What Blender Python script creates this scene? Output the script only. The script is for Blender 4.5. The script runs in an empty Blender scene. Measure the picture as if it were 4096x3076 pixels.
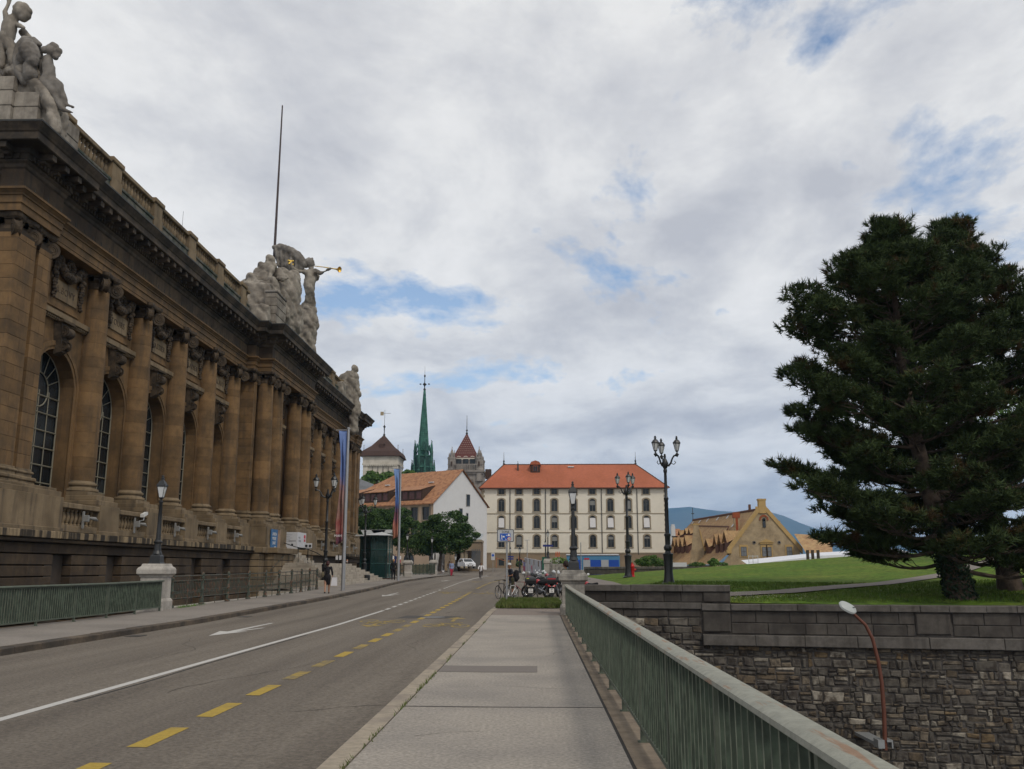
import bpy, math, random
import numpy as np
from mathutils import Vector, Matrix
R=random.Random(7)
S=bpy.context.scene
COL=S.collection
# ---------------------------------------------------------------- camera, sky, sun, exposure
F=3640.;PITCH=math.radians(11.4158);YAW=math.radians(1.5271);EYE=1.6
cd=bpy.data.cameras.new('camera');cam=bpy.data.objects.new('camera',cd);COL.objects.link(cam)
cam.location=(0,0,EYE);cam.rotation_euler=(math.pi/2+PITCH,0,YAW)
cd.sensor_width=36;cd.lens=36*F/4096;cd.clip_start=.1;cd.clip_end=30000
S.camera=cam
S.view_settings.view_transform='Standard';S.view_settings.look='None';S.view_settings.gamma=1
S.view_settings.use_curve_mapping=False;S.view_settings.exposure=0.06
SUN_EL=math.radians(48);SUN_AZ=math.radians(142)   # clockwise from +Y
w=bpy.data.worlds.new('World');S.world=w;w.use_nodes=True
def world():
    nt=w.node_tree;N=nt.nodes;L=nt.links;N.clear()
    def n(t,**k):
        a=N.new(t)
        for q,v in k.items():
            if q in a.inputs.keys() if hasattr(a.inputs,'keys') else False:a.inputs[q].default_value=v
            else:setattr(a,q,v)
        return a
    def m(op,a,b=None,c=None):
        x=N.new('ShaderNodeMath');x.operation=op
        for i,q in enumerate((a,b,c)):
            if q is None:continue
            if isinstance(q,(int,float)):x.inputs[i].default_value=q
            else:L.new(q,x.inputs[i])
        return x.outputs[0]
    out=n('ShaderNodeOutputWorld')
    sky=n('ShaderNodeTexSky');sky.sky_type='NISHITA';sky.sun_disc=False;sky.sun_elevation=SUN_EL;sky.sun_rotation=SUN_AZ
    sky.air_density=1.0;sky.dust_density=.7
    tc=n('ShaderNodeTexCoord');sp=n('ShaderNodeSeparateXYZ');L.new(tc.outputs['Generated'],sp.inputs[0])
    z=m('MAXIMUM',sp.outputs[2],0.0);d=m('ADD',z,.16)
    cb=n('ShaderNodeCombineXYZ')
    L.new(m('DIVIDE',sp.outputs[0],d),cb.inputs[0]);L.new(m('DIVIDE',sp.outputs[1],d),cb.inputs[1]);cb.inputs[2].default_value=3.7
    def noise(sc,det,ro,dist=0,off=0):
        t=n('ShaderNodeTexNoise');t.inputs['Scale'].default_value=sc;t.inputs['Detail'].default_value=det
        t.inputs['Roughness'].default_value=ro;t.inputs['Distortion'].default_value=dist
        mp=n('ShaderNodeMapping');mp.inputs['Location'].default_value=(off,off*.7,off*.3);mp.inputs['Scale'].default_value=(1,.75,1)
        L.new(cb.outputs[0],mp.inputs[0]);L.new(mp.outputs[0],t.inputs['Vector']);return t.outputs[0]
    def ramp(x,pts):
        r=n('ShaderNodeValToRGB');e=r.color_ramp.elements
        while len(e)<len(pts):e.new(.5)
        for i,(p,c) in enumerate(pts):
            e[i].position=p;e[i].color=(c,c,c,1) if isinstance(c,(int,float)) else (*c,1)
        L.new(x,r.inputs[0]);return r.outputs[0]
    n1=noise(1.25,9,.58,.3,SKYOFF);n2=noise(3.3,8,.62,.15,31.7)
    cover=m('ADD',m('MULTIPLY',n1,.72),m('MULTIPLY',n2,.28))
    mask=ramp(cover,[(.390,0.0),(.415,.40),(.448,1.0)])
    # wisps thin near gaps; more cover low down
    low=ramp(z,[(.0,.80),(.10,.45),(.22,.12),(.45,0.0)])
    mask=m('MINIMUM',m('ADD',mask,low),1.0)
    n3=noise(2.4,8,.6,.35,5.2)
    shade=m('ADD',m('MULTIPLY',n3,.62),m('MULTIPLY',n2,.38))
    col=ramp(shade,[(.36,(.92,.91,.90)),(.46,(.82,.815,.81)),(.54,(.685,.685,.70)),(.64,(.54,.545,.58))])
    horiz=ramp(z,[(0.0,(1.0,1.03,1.07)),(.10,(1.03,1.04,1.06)),(.26,(1.0,1.0,1.0)),(1.0,(1.04,1.03,1.0))])
    mx=n('ShaderNodeMix',data_type='RGBA',blend_type='MULTIPLY');mx.inputs[0].default_value=1
    L.new(col,mx.inputs[6]);L.new(horiz,mx.inputs[7])
    b1=n('ShaderNodeBackground');L.new(sky.outputs[0],b1.inputs[0]);b1.inputs[1].default_value=.15
    b2=n('ShaderNodeBackground');L.new(mx.outputs[2],b2.inputs[0]);b2.inputs[1].default_value=1.0
    ms=n('ShaderNodeMixShader');L.new(mask,ms.inputs[0]);L.new(b1.outputs[0],ms.inputs[1]);L.new(b2.outputs[0],ms.inputs[2])
    L.new(ms.outputs[0],out.inputs[0])
HAZE=9e-5
SKYOFF=12.4
world()
sl=bpy.data.lights.new('sun','SUN');sl.energy=1.5;sl.angle=math.radians(10);sl.color=(1,.93,.82)
so=bpy.data.objects.new('sun',sl);COL.objects.link(so)
so.rotation_euler=(math.pi/2-SUN_EL,0,math.pi-SUN_AZ)
# ---------------------------------------------------------------- measuring (photo pixel -> point on a plane of the place)
_c,_s=math.cos(PITCH),math.sin(PITCH)
def ray(u,v):
    a=(u-2048.)/F;b=-(v-1538.)/F
    fx,fy,fz=a,_c-b*_s,_s+b*_c
    return (fx*math.cos(YAW)-fy*math.sin(YAW),fx*math.sin(YAW)+fy*math.cos(YAW),fz)
def P(u,v,Y):
    r=ray(u,v);t=Y/r[1];return Vector((r[0]*t,Y,EYE+r[2]*t))
def PX(u,v,X):
    r=ray(u,v);t=X/r[0];return Vector((X,r[1]*t,EYE+r[2]*t))
_ry=(0,28,45,60,80,100,126,150,175,1000);_rz=(0,0,.13,.28,.45,.55,.66,1.2,1.8,1.8)
def G(x,y):
    return float(np.interp(y,_ry,_rz))+.012*min(12,max(0,-x-1))*min(1,max(0,(140-y)/20))
def PG(u,v,off=0.):
    r=ray(u,v);z=0
    t=20.
    for _ in range(60):
        x,y=r[0]*t,r[1]*t;z=G(x,y)+off
        tn=(z-EYE)/r[2] if r[2]<-1e-5 else 400
        tn=min(max(tn,1),400);t=t*.5+tn*.5
    return Vector((r[0]*t,r[1]*t,G(r[0]*t,r[1]*t)+off))
# ---------------------------------------------------------------- mesh helpers
class MB:
    def __init__(s):s.v=[];s.f=[];s.m=[];s.mi=0
    def add(s,vs,fs):
        o=len(s.v);s.v+=[tuple(q) for q in vs];s.f+=[tuple(i+o for i in f) for f in fs];s.m+=[s.mi]*len(fs);return s
    def box(s,c,d,rz=0,M=None,taper=1.0):
        cx,cy,cz=c;x,y,z=d[0]/2,d[1]/2,d[2]/2;cs,sn=math.cos(rz),math.sin(rz);vs=[]
        for k,(zz,tp) in enumerate(((-z,1.0),(z,taper))):
            for a,b in ((-x,-y),(x,-y),(x,y),(-x,y)):
                a*=tp;b*=tp;vs.append((cx+a*cs-b*sn,cy+a*sn+b*cs,cz+zz))
        if M:vs=[M@Vector(q) for q in vs]
        return s.add(vs,[(3,2,1,0),(4,5,6,7),(0,1,5,4),(1,2,6,5),(2,3,7,6),(3,0,4,7)])
    def b2(s,a,b,ch=0):
        lo=[min(p,q) for p,q in zip(a,b)];hi=[max(p,q) for p,q in zip(a,b)]
        c=[(p+q)/2 for p,q in zip(lo,hi)];d=[q-p for p,q in zip(lo,hi)]
        if ch<=0:return s.box(c,d)
        ch=min(ch,*(q*.45 for q in d));vs=[];x,y,z=d[0]/2,d[1]/2,d[2]/2
        rings=[(-z,ch),(-z+ch,0),(z-ch,0),(z,ch)]
        for zz,i in rings:
            vs+=[(c[0]+sx*(x-i),c[1]+sy*(y-i),c[2]+zz) for sx,sy in ((-1,-1),(1,-1),(1,1),(-1,1))]
        fs=[(3,2,1,0),(12,13,14,15)]
        for r in range(3):
            for k in range(4):
                a0=r*4+k;a1=r*4+(k+1)%4;fs.append((a0,a1,a1+4,a0+4))
        return s.add(vs,fs)
    def tube(s,pts,rad,n=8,cap=True):
        pts=[Vector(p) for p in pts];k=len(pts)
        if not hasattr(rad,'__len__'):rad=[rad]*k
        vs=[];up=None
        for i,p in enumerate(pts):
            t=(pts[min(i+1,k-1)]-pts[max(i-1,0)])
            if t.length<1e-9:t=Vector((0,0,1))
            t.normalize()
            if up is None:
                up=Vector((0,0,1)) if abs(t.z)<.9 else Vector((1,0,0))
            a=t.cross(up)
            if a.length<1e-6:a=t.cross(Vector((0,1,0)))
            a.normalize();b=t.cross(a);b.normalize();up=-b if False else a.cross(t)
            for j in range(n):
                g=2*math.pi*j/n;vs.append(p+a*(math.cos(g)*rad[i])+b*(math.sin(g)*rad[i]))
        fs=[]
        for i in range(k-1):
            for j in range(n):
                j2=(j+1)%n;fs.append((i*n+j,i*n+j2,(i+1)*n+j2,(i+1)*n+j))
        if cap:fs.append(tuple(range(n-1,-1,-1)));fs.append(tuple((k-1)*n+j for j in range(n)))
        return s.add(vs,fs)
    def lathe(s,prof,c=(0,0,0),n=16,rot=0,sq=False,arc=None):
        vs=[];c=Vector(c);k=len(prof)
        for r,z in prof:
            for j in range(n):
                g=2*math.pi*(j+.5)/n+rot;vs.append((c.x+math.cos(g)*r,c.y+math.sin(g)*r,c.z+z))
        fs=[]
        for i in range(k-1):
            for j in range(n):
                j2=(j+1)%n;fs.append((i*n+j,i*n+j2,(i+1)*n+j2,(i+1)*n+j))
        fs.append(tuple(range(n-1,-1,-1)));fs.append(tuple((k-1)*n+j for j in range(n)))
        return s.add(vs,fs)
    def sqlathe(s,prof,c=(0,0,0),ax=1.,ay=1.,rz=0):
        # square profile: prof = [(half, z)]
        vs=[];fs=[];cs,sn=math.cos(rz),math.sin(rz);k=len(prof)
        for h,z in prof:
            for sx,sy in ((-1,-1),(1,-1),(1,1),(-1,1)):
                a,b=sx*h*ax,sy*h*ay;vs.append((c[0]+a*cs-b*sn,c[1]+a*sn+b*cs,c[2]+z))
        for i in range(k-1):
            for j in range(4):
                j2=(j+1)%4;fs.append((i*4+j,i*4+j2,(i+1)*4+j2,(i+1)*4+j))
        fs.append((3,2,1,0));fs.append(tuple((k-1)*4+j for j in range(4)))
        return s.add(vs,fs)
    def extr(s,poly,vec):
        k=len(poly);v=Vector(vec);a=[Vector(p) for p in poly]
        fs=[tuple(range(k-1,-1,-1)),tuple(k+i for i in range(k))]
        for i in range(k):fs.append((i,(i+1)%k,k+(i+1)%k,k+i))
        return s.add(a+[p+v for p in a],fs)
    def quad(s,*p):return s.add(p,[tuple(range(len(p)))])
    def build(s,name,mat,parent=None,smooth=False,label=None,mats=None):
        me=bpy.data.meshes.new(name);me.from_pydata(s.v,[],s.f);me.materials.append(mat)
        for q in (mats or []):me.materials.append(q)
        if mats:me.polygons.foreach_set('material_index',s.m)
        if smooth:
            me.polygons.foreach_set('use_smooth',[True]*len(s.f))
            try:me.set_sharp_from_angle(angle=math.radians(40))
            except Exception:pass
        o=bpy.data.objects.new(name,me);COL.objects.link(o)
        if parent:o.parent=parent
        if label:o['label']=label
        return o
def inst(o,parent=None,loc=None,rz=None,sc=None,name=None):
    c=o.copy();COL.objects.link(c)
    if parent is not None:c.parent=parent
    if loc is not None:c.location=loc
    if rz is not None:c.rotation_euler=(0,0,rz)
    if sc is not None:c.scale=sc
    return c
def tag(o,label=None,cat=None,group=None,kind=None):
    for k,v in (('label',label),('category',cat),('group',group),('kind',kind)):
        if v:o[k]=v
    return o
def thing(name,loc,label,cat,group=None,rz=0):
    o=bpy.data.objects.new(name,None);COL.objects.link(o);o.location=loc;o.rotation_euler=(0,0,rz);o.empty_display_size=.2
    return tag(o,label,cat,group)
def copy_tree(o,loc,rz=0,label=None,group=None,sc=None):
    def cp(a,par):
        c=a.copy();COL.objects.link(c);c.parent=par
        for ch in kids.get(a,[]):cp(ch,c)
        return c
    kids={}
    def walk(a):
        kids[a]=list(a.children)
        for ch in kids[a]:walk(ch)
    walk(o);c=cp(o,None);c.location=loc;c.rotation_euler=(0,0,rz)
    if sc:c.scale=sc
    if label:c['label']=label
    if group:c['group']=group
    return c
def struct(o,label=None):
    o['kind']='structure'
    if label:o['label']=label
    return o
# ---------------------------------------------------------------- materials
MC={}
def mat(name,col,rough=.8,var=.15,scale=4,bump=0,bs=None,metal=0,col2=None,mask=(.45,.62),ms=1.2,streak=0,rnd=0,spec=.3,hue=None,mdet=5,alpha=None,trans=0,emit=None,coord='world',stretch=(1,1,1)):
    """base colour with fine grain, a second colour in patches, vertical streaks of dirt and a tint per object"""
    if name in MC:return MC[name]
    m=bpy.data.materials.new(name);m.use_nodes=True;nt=m.node_tree;N=nt.nodes;L=nt.links
    b=N['Principled BSDF'];b.inputs['Roughness'].default_value=rough;b.inputs['Metallic'].default_value=metal
    b.inputs['Specular IOR Level'].default_value=spec
    geo=N.new('ShaderNodeNewGeometry');vec=geo.outputs['Position']
    if coord=='object':
        tc=N.new('ShaderNodeTexCoord');vec=tc.outputs['Object']
    def noise(sc,det=4,ro=.55,st=(1,1,1)):
        mp=N.new('ShaderNodeMapping');mp.inputs['Scale'].default_value=st;L.new(vec,mp.inputs[0])
        t=N.new('ShaderNodeTexNoise');t.inputs['Scale'].default_value=sc;t.inputs['Detail'].default_value=det;t.inputs['Roughness'].default_value=ro
        L.new(mp.outputs[0],t.inputs['Vector']);return t.outputs[0]
    def mix(f,a,bb,bt='MIX'):
        x=N.new('ShaderNodeMix');x.data_type='RGBA';x.blend_type=bt
        for i,q in ((0,f),(6,a),(7,bb)):
            if isinstance(q,(int,float)):x.inputs[i].default_value=q
            elif isinstance(q,tuple):x.inputs[i].default_value=(*q,1)
            else:L.new(q,x.inputs[i])
        return x.outputs[2]
    def mr(x,a,bb,c,d):
        r=N.new('ShaderNodeMapRange');L.new(x,r.inputs[0])
        for i,q in enumerate((a,bb,c,d)):r.inputs[i+1].default_value=q
        return r.outputs[0]
    cur=col
    if col2:cur=mix(mr(noise(ms,mdet,.6,stretch),mask[0],mask[1],0,1),cur,col2)
    if rnd:
        oi=N.new('ShaderNodeObjectInfo')
        cur=mix(1.0,cur,mix(oi.outputs['Random'],tuple(1-rnd*q for q in ((1,1.05,1.15) if hue is None else hue)),tuple(1+rnd*q for q in (1,.9,.75))),'MULTIPLY')
    if var:
        g=mr(noise(scale,6,.65),.3,.7,1-var,1+var)
        cg=N.new('ShaderNodeCombineColor')
        for i in range(3):L.new(g,cg.inputs[i])
        cur=mix(1.0,cur,cg.outputs[0],'MULTIPLY')
    if streak:
        sN=mr(noise(1.0,5,.6,(3.2,3.2,.22)),.50,.68,0,streak)
        cur=mix(sN,cur,(.035,.03,.026))
    if isinstance(cur,tuple):b.inputs['Base Color'].default_value=(*cur,1)
    else:L.new(cur,b.inputs['Base Color'])
    if bump:
        bp=N.new('ShaderNodeBump');bp.inputs['Strength'].default_value=min(1,bump);bp.inputs['Distance'].default_value=.02
        L.new(noise(bs or scale*4,5,.6),bp.inputs['Height']);L.new(bp.outputs[0],b.inputs['Normal'])
    if trans:b.inputs['Transmission Weight'].default_value=trans
    if alpha is not None:b.inputs['Alpha'].default_value=alpha
    if emit:b.inputs['Emission Color'].default_value=(*emit[0],1);b.inputs['Emission Strength'].default_value=emit[1]
    MC[name]=m;return m
m_asph=mat('asphalt',(.165,.141,.114),.9,.40,22,.9,60,col2=(.118,.099,.080),ms=1.1,mask=(.42,.66),stretch=(1,.045,1))
m_asph_n=m_asph
m_pave=mat('pavement',(.315,.282,.243),.92,.34,26,.8,70,col2=(.245,.222,.197),ms=.55,mask=(.4,.65))
m_pave_l=mat('left_pavement',(.225,.20,.175),.92,.18,20,.4,60,col2=(.18,.16,.14),ms=.3)
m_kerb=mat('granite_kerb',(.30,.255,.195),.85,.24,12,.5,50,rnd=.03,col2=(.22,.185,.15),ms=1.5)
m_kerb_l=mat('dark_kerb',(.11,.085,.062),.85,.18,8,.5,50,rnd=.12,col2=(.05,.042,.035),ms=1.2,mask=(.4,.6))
m_white=mat('road_white',(.44,.425,.40),.8,.12,20,.2,col2=(.38,.36,.33),ms=3,mask=(.6,.75))
m_yellow=mat('road_yellow',(.34,.235,.04),.8,.2,20,.2,col2=(.22,.165,.06),ms=2.5,mask=(.50,.72))
m_yellow_w=mat('road_yellow_worn',(.29,.205,.05),.8,.12,20,.2,col2=(.15,.12,.07),ms=4,mask=(.42,.62))
m_tar=mat('tar',(.035,.031,.028),.8,.2,10)
m_patch=mat('patch_asphalt',(.165,.145,.13),.95,.12,30,.4,90)
m_conc=mat('bridge_concrete',(.20,.158,.115),.95,.22,6,.4,40,col2=(.11,.085,.062),ms=1.6,mask=(.42,.65))
m_green=mat('railing_green',(.028,.040,.027),.55,.18,9,.1,col2=(.058,.082,.056),ms=5,spec=.4)  # bar sides kept dark: shade between neighbouring bars painted into the green
m_green_post=mat('railing_post_green',(.070,.085,.062),.55,.18,9,.1,col2=(.085,.105,.075),ms=5,spec=.4)
m_cap=mat('worn_handrail',(.235,.235,.195),.7,.2,16,.25,60,col2=(.235,.15,.095),ms=3.2,mask=(.56,.62),stretch=(6,.55,1))
m_iron=mat('lamp_iron',(.014,.015,.016),.45,.2,8,spec=.5)
m_iron2=mat('worn_iron',(.050,.062,.048),.6,.25,8,col2=(.13,.065,.04),ms=7,mask=(.5,.62))
m_glassf=mat('frosted_glass',(.55,.56,.56),.25,.06,5,spec=.5)
m_glass=mat('window_glass',(.010,.013,.015),.18,.1,.6,spec=.35,col2=(.03,.036,.04),ms=.5)
m_granite=mat('pedestal_granite',(.40,.37,.33),.85,.14,20,.3,60,col2=(.30,.275,.245),ms=2.2,streak=.25)
m_granite2=mat('pedestal_granite_dark',(.27,.25,.22),.85,.16,20,.4,60,col2=(.15,.14,.125),ms=3,streak=.5)
m_alu=mat('aluminium',(.36,.36,.37),.4,.08,4,metal=.6)
m_black=mat('black_cloth',(.012,.012,.014),.9,.2,20)
# ---------------------------------------------------------------- ground, road, pavements
def interp(pts):
    ys=[p[1] for p in pts];xs=[p[0] for p in pts]
    return lambda y:float(np.interp(y,ys,xs))
KLp=[(-10.1,-6),(-10.1,47),(-10.35,60),(-10.95,71),(-11.4,84),(-11.45,97),(-11.5,108),(-11.2,116),(-11.0,121)]
kl=interp(KLp)
def strip(name,ys,fl,fr,off,m,nx=2,parent=None,zf=None):
    v=[];f=[]
    for y in ys:
        a,b=fl(y),fr(y)
        for i in range(nx+1):
            x=a+(b-a)*i/nx;v.append((x,y,(zf or G)(x,y)+off))
    for j in range(len(ys)-1):
        for i in range(nx):
            k=j*(nx+1)+i;f.append((k,k+1,k+nx+2,k+nx+1))
    b=MB();b.v=v;b.f=f;b.m=[0]*len(f);return b.build(name,m,parent)
def fr(a,b,s):
    n=max(1,int(round((b-a)/s)));return [a+(b-a)*i/n for i in range(n+1)]
cst=lambda c:(lambda y:c)
struct(strip('bridge_road',fr(-6,30,2),lambda y:kl(y)-.05,cst(-1.75),-.13,m_asph,6),'grey brown asphalt road crossing the bridge')
struct(strip('road',fr(30,62,2)+fr(64,200,3)+[230,300,420],lambda y:-13.2 if y<62 else -62,lambda y:3.2 if y<34.4 else (9 if y<60 else 70),-.13,m_asph,24),'asphalt road bending away to the left past the museum')
# left pavement with kerb stones
struct(strip('left_pavement',fr(-6,62,2)+fr(64,121,3),lambda y:-13.25 if y<54 else (-14.6 if y<62.5 else -26),lambda y:kl(y)-.28,0,m_pave_l,8),'grey asphalt pavement along the museum side')
# rounded corner where the pavement turns left
KC=[(-11.0,121),(-11.05,124),(-11.6,127),(-12.8,129.6),(-15,131.6),(-18,132.6),(-26,133)]
b=MB();b.v=[(-26,121,G(-26,121))]+[(x,y,G(x,y)) for x,y in KC];b.f=[tuple([0]+list(range(1,len(KC)+1)))];b.m=[0]
struct(b.build('pavement_corner',m_pave_l),'rounded pavement corner at the side street')
def kerb_run(name,pts,width,side,h,m,label,step=1.0,group=None):
    root=thing(name,(0,0,0),label,None);root['kind']='structure'
    L=[0]
    P2=[Vector(p) for p in pts]
    for a,b2 in zip(P2,P2[1:]):L.append(L[-1]+(b2-a).length)
    def at(s):
        i=max(0,min(len(P2)-2,int(np.searchsorted(L,s))-1));t=(s-L[i])/(L[i+1]-L[i]);return P2[i].lerp(P2[i+1],t),(P2[i+1]-P2[i]).normalized()
    s=0
    while s<L[-1]-.2:
        e=min(s+step*R.uniform(.85,1.15),L[-1]);g=.005
        a,d=at(s+g);c,d2=at(e-g);n=Vector((-d.y,d.x))*side*width
        jz=R.uniform(-.004,.006)
        q=[a,c,c+n,a+n];mb=MB()
        za=[G(p.x,p.y)+jz+.004 for p in q]
        ch=.015
        n1=n.normalized()*ch
        vb=[(p.x,p.y,z-h-.05) for p,z in zip(q,za)]
        vm=[(p.x,p.y,z-ch) for p,z in zip(q,za)]
        q2=[a+n1,c+n1,c+n,a+n]
        vt=[(p.x,p.y,z) for p,z in zip(q2,za)]
        mb.add(vb+vm+vt,[(0,1,5,4),(1,2,6,5),(2,3,7,6),(3,0,4,7),(4,5,9,8),(5,6,10,9),(6,7,11,10),(7,4,8,11),(8,9,10,11)])
        o=mb.build('kerb_stone',m,root)
        s=e
    return root
klpts=[(kl(y),y) for y in fr(4,121,3)]
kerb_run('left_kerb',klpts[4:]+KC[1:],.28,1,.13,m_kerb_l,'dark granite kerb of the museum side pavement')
kerb_run('right_kerb',[(-1.80,y) for y in (2,10,20,30,34)]+[(-1.75,36.5),(-1.62,39.6)],.22,-1,.13,m_kerb,'pale granite kerb of the near footway',1.9)
# right footway: cast slabs with open joints
RP=thing('right_pavement',(0,0,0),'pale exposed aggregate footway beside the green railing',None);RP['kind']='structure'
for a,b_ in ((-6,3.6),(3.615,11.22),(11.235,21.3),(21.315,32.0)):
    strip('slab',fr(a,b_,2),cst(-1.565),cst(.775),0,m_pave,3,RP)
strip('end_slab',[32.02,34,36.3],cst(-1.56),cst(.86),.001,mat('end_asphalt',(.20,.165,.14),.95,.12,20,.4,80),3,RP)
strip('joint_bed',fr(-6,36.3,3),cst(-1.585),cst(.83),-.012,m_tar,2,RP)
strip('joint_cover',[14.86,15.3,15.79],cst(-1.56),cst(.0),.004,m_patch,2,RP)
strip('joint_seal',[11.2,11.235],cst(-1.56),cst(.775),.003,m_tar,2,RP)
struct(strip('bridge_edge',fr(-6,32.2,2),cst(.81),cst(1.28),-.006,m_conc,3),'weathered concrete strip under the green railing')
b=MB();b.b2((-13.4,-6,-1.1),(1.30,31.7,-.16));b.b2((1.02,-6,-.3),(1.32,31.7,-.01));b.b2((-13.45,-6,-.3),(-13.2,31.7,.1))
struct(b.build('bridge_deck',m_conc),'concrete deck of the road bridge')
# utility marks on the road, manhole
OFF=-.13
def rquad(u0v0,off,zf=G):
    return [(x,y,zf(x,y)+OFF+off) for x,y in u0v0]
def line_strip(name,pts,wd,off,m,ya=None,yb=None,lab=None):
    b=MB();v=[];n=len(pts)
    for i,(x,y) in enumerate(pts):
        a=Vector(pts[max(0,i-1)]);c=Vector(pts[min(n-1,i+1)]);d=(c-a).normalized();nn=Vector((-d.y,d.x))*wd/2
        for s in (1,-1):
            q=Vector((x,y))+nn*s;v.append((q.x,q.y,G(q.x,q.y)+OFF+off))
    f=[(2*i,2*i+1,2*i+3,2*i+2) for i in range(n-1)]
    b.v=v;b.f=f;b.m=[0]*len(f);return b.build(name,m)
WL=[(-6.04,4),(-6.04,20),(-5.95,36),(-6.1,46),(-6.25,58),(-6.4,68),(-6.6,78),(-6.75,90),(-6.85,102),(-6.75,112),(-6.5,120),(-6.45,124),(-6.8,127.5),(-8.2,130.5),(-10.4,132.6)]
def along(pts,s0,s1,step=1.0):
    P2=[Vector(p) for p in pts];L=[0]
    for a,c in zip(P2,P2[1:]):L.append(L[-1]+(c-a).length)
    out=[]
    for s in fr(s0,min(s1,L[-1]),step):
        i=max(0,min(len(P2)-2,int(np.searchsorted(L,s))-1));t=(s-L[i])/(L[i+1]-L[i]);out.append(tuple(P2[i].lerp(P2[i+1],t)))
    return out
RM=thing('road_markings',(0,0,0),'white and yellow lane markings painted on the road',None);RM['kind']='structure'
def pm(o):o.parent=RM;return o
pm(line_strip('white_line',along(WL,0,32.2,2),.135,.004,m_white))
s=32.8;k=0
while s<86:
    pm(line_strip('white_dash',along(WL,s,s+1.15,.6),.14,.004,m_white));s+=1.9;k+=1
pm(line_strip('white_line',along(WL,86.5,140,1.5),.15,.004,m_white))
YL=[(-3.87,6),(-3.88,20),(-3.92,35),(-4.0,50),(-4.1,60),(-4.12,72),(-4.0,84),(-3.6,94),(-2.9,103),(-1.6,111),(.8,119),(4,126)]
s=1.37
while s<112:
    pm(line_strip('yellow_dash',along(YL,s,s+1.11,.6),.20,.004,m_yellow if R.random()<.75 else m_yellow_w));s+=1.83
def decal(name,polys,x0,y0,sx,sy,m,rot=0):
    b=MB();cs,sn=math.cos(rot),math.sin(rot)
    for pl in polys:
        q=[]
        for a,c in pl:
            a*=sx;c*=sy;x=x0+a*cs-c*sn;y=y0+a*sn+c*cs;q.append((x,y,G(x,y)+OFF+.004))
        b.add(q,[tuple(range(len(q)))])
    return pm(b.build(name,m))
def seg(a,c,wd):
    a=Vector(a);c=Vector(c);d=(c-a).normalized();n=Vector((-d.y,d.x))*wd/2
    return [tuple(a+n),tuple(c+n),tuple(c-n),tuple(a-n)]
def ring(cx,cy,r,wd,n=12):
    o=[]
    for i in range(n):
        g=2*math.pi*i/n;h=2*math.pi*(i+1)/n
        o.append([(cx+r*math.cos(g),cy+r*math.sin(g)),(cx+r*math.cos(h),cy+r*math.sin(h)),(cx+(r-wd)*math.cos(h),cy+(r-wd)*math.sin(h)),(cx+(r-wd)*math.cos(g),cy+(r-wd)*math.sin(g))])
    return o
bike=ring(-.55,.1,.38,.10)+ring(.55,.1,.38,.10)+[seg((-.55,.1),(-.1,.12),.1),seg((-.1,.1),(-.28,.62),.1),seg((-.1,.12),(.38,.6),.1),seg((-.28,.6),(.38,.6),.1),seg((.55,.1),(.33,.78),.1),seg((.33,.78),(.5,.82),.1),seg((-.42,.68),(-.14,.68),.1)]
arrow=[[(-.08,0),(.08,0),(.08,1.5),(-.08,1.5)],[(-.45,1.4),(.45,1.4),(0,2.3)]]
# bicycle symbols and their arrows, facing both ways
for x,y,rz in ((-4.95,30.2,math.pi),(-2.75,28.2,0),(-5.3,57,math.pi),(-3.05,55,0),(-5.5,85,math.pi),(-2.6,82,0),(-5.4,108,math.pi)):
    decal('bicycle_symbol',bike,x,y,.78,1.9,m_yellow_w,rz)
    decal('arrow_symbol',arrow,x+(0),y+(2.1 if rz==0 else -.6),.8,1.0,m_yellow_w,rz)
warrow=[[(-.075,0),(.075,0),(.075,3.2),(-.075,3.2)],[(.06,1.35),(.30,.95),(.60,2.35),(.48,2.4)],[(-.06,-1.6),(.62,.9),(.06,.35),(-.12,.9)]]
wa=[[(-.12,.2),(.12,.2),(.09,5.2),(-.03,5.2)],[(-.05,-1.3),(.50,.85),(.10,.45),(-.42,.75)],[(.15,.35),(.55,2.6),(.43,2.6),(.0,.6)]]
for x,y in ((-8.1,24.2),(-8.2,50.6),(-8.6,86.0)):
    decal('white_arrow',wa,x,y,.8,.82,m_white)
b=MB();b.add(rquad([(-4.75,31.6),(-2.6,31.9),(-2.7,33.1),(-4.6,33.2)],.003),[(0,1,2,3)]);b.build('tar_patch',mat('dark_patch',(.065,.058,.052),.9,.15,20),RM)
b=MB();b.lathe([(.42,0),(.42,.004)],(-3.6,32.4,G(-3.6,32.4)+OFF+.004),20);b.build('manhole_cover',mat('manhole',(.16,.155,.15),.6,.2,30),RM)
for pts,wd in (([(-1.9,36.2),(-2.6,36.6),(-3.3,35.8),(-3.4,34.9)],.06),([(-5.9,12),(-5.86,14),(-5.9,16.5),(-5.88,24)],.05),([(-6.3,31.3),(-5.2,31.5),(-4.7,31.7)],.05)):
    line_strip('tar_seam',pts,wd,.0025,m_tar).parent=RM
# parking bay paint by the motorbikes
for x in (-.95,.1,1.15):
    o=line_strip('parking_line',[(x,44.5),(x+.02,48.5)],.12,.004,m_white);o.parent=RM
o=line_strip('parking_line',[(-1.6,44.8),(1.4,44.8)],.12,.004,m_white);o.parent=RM
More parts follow.
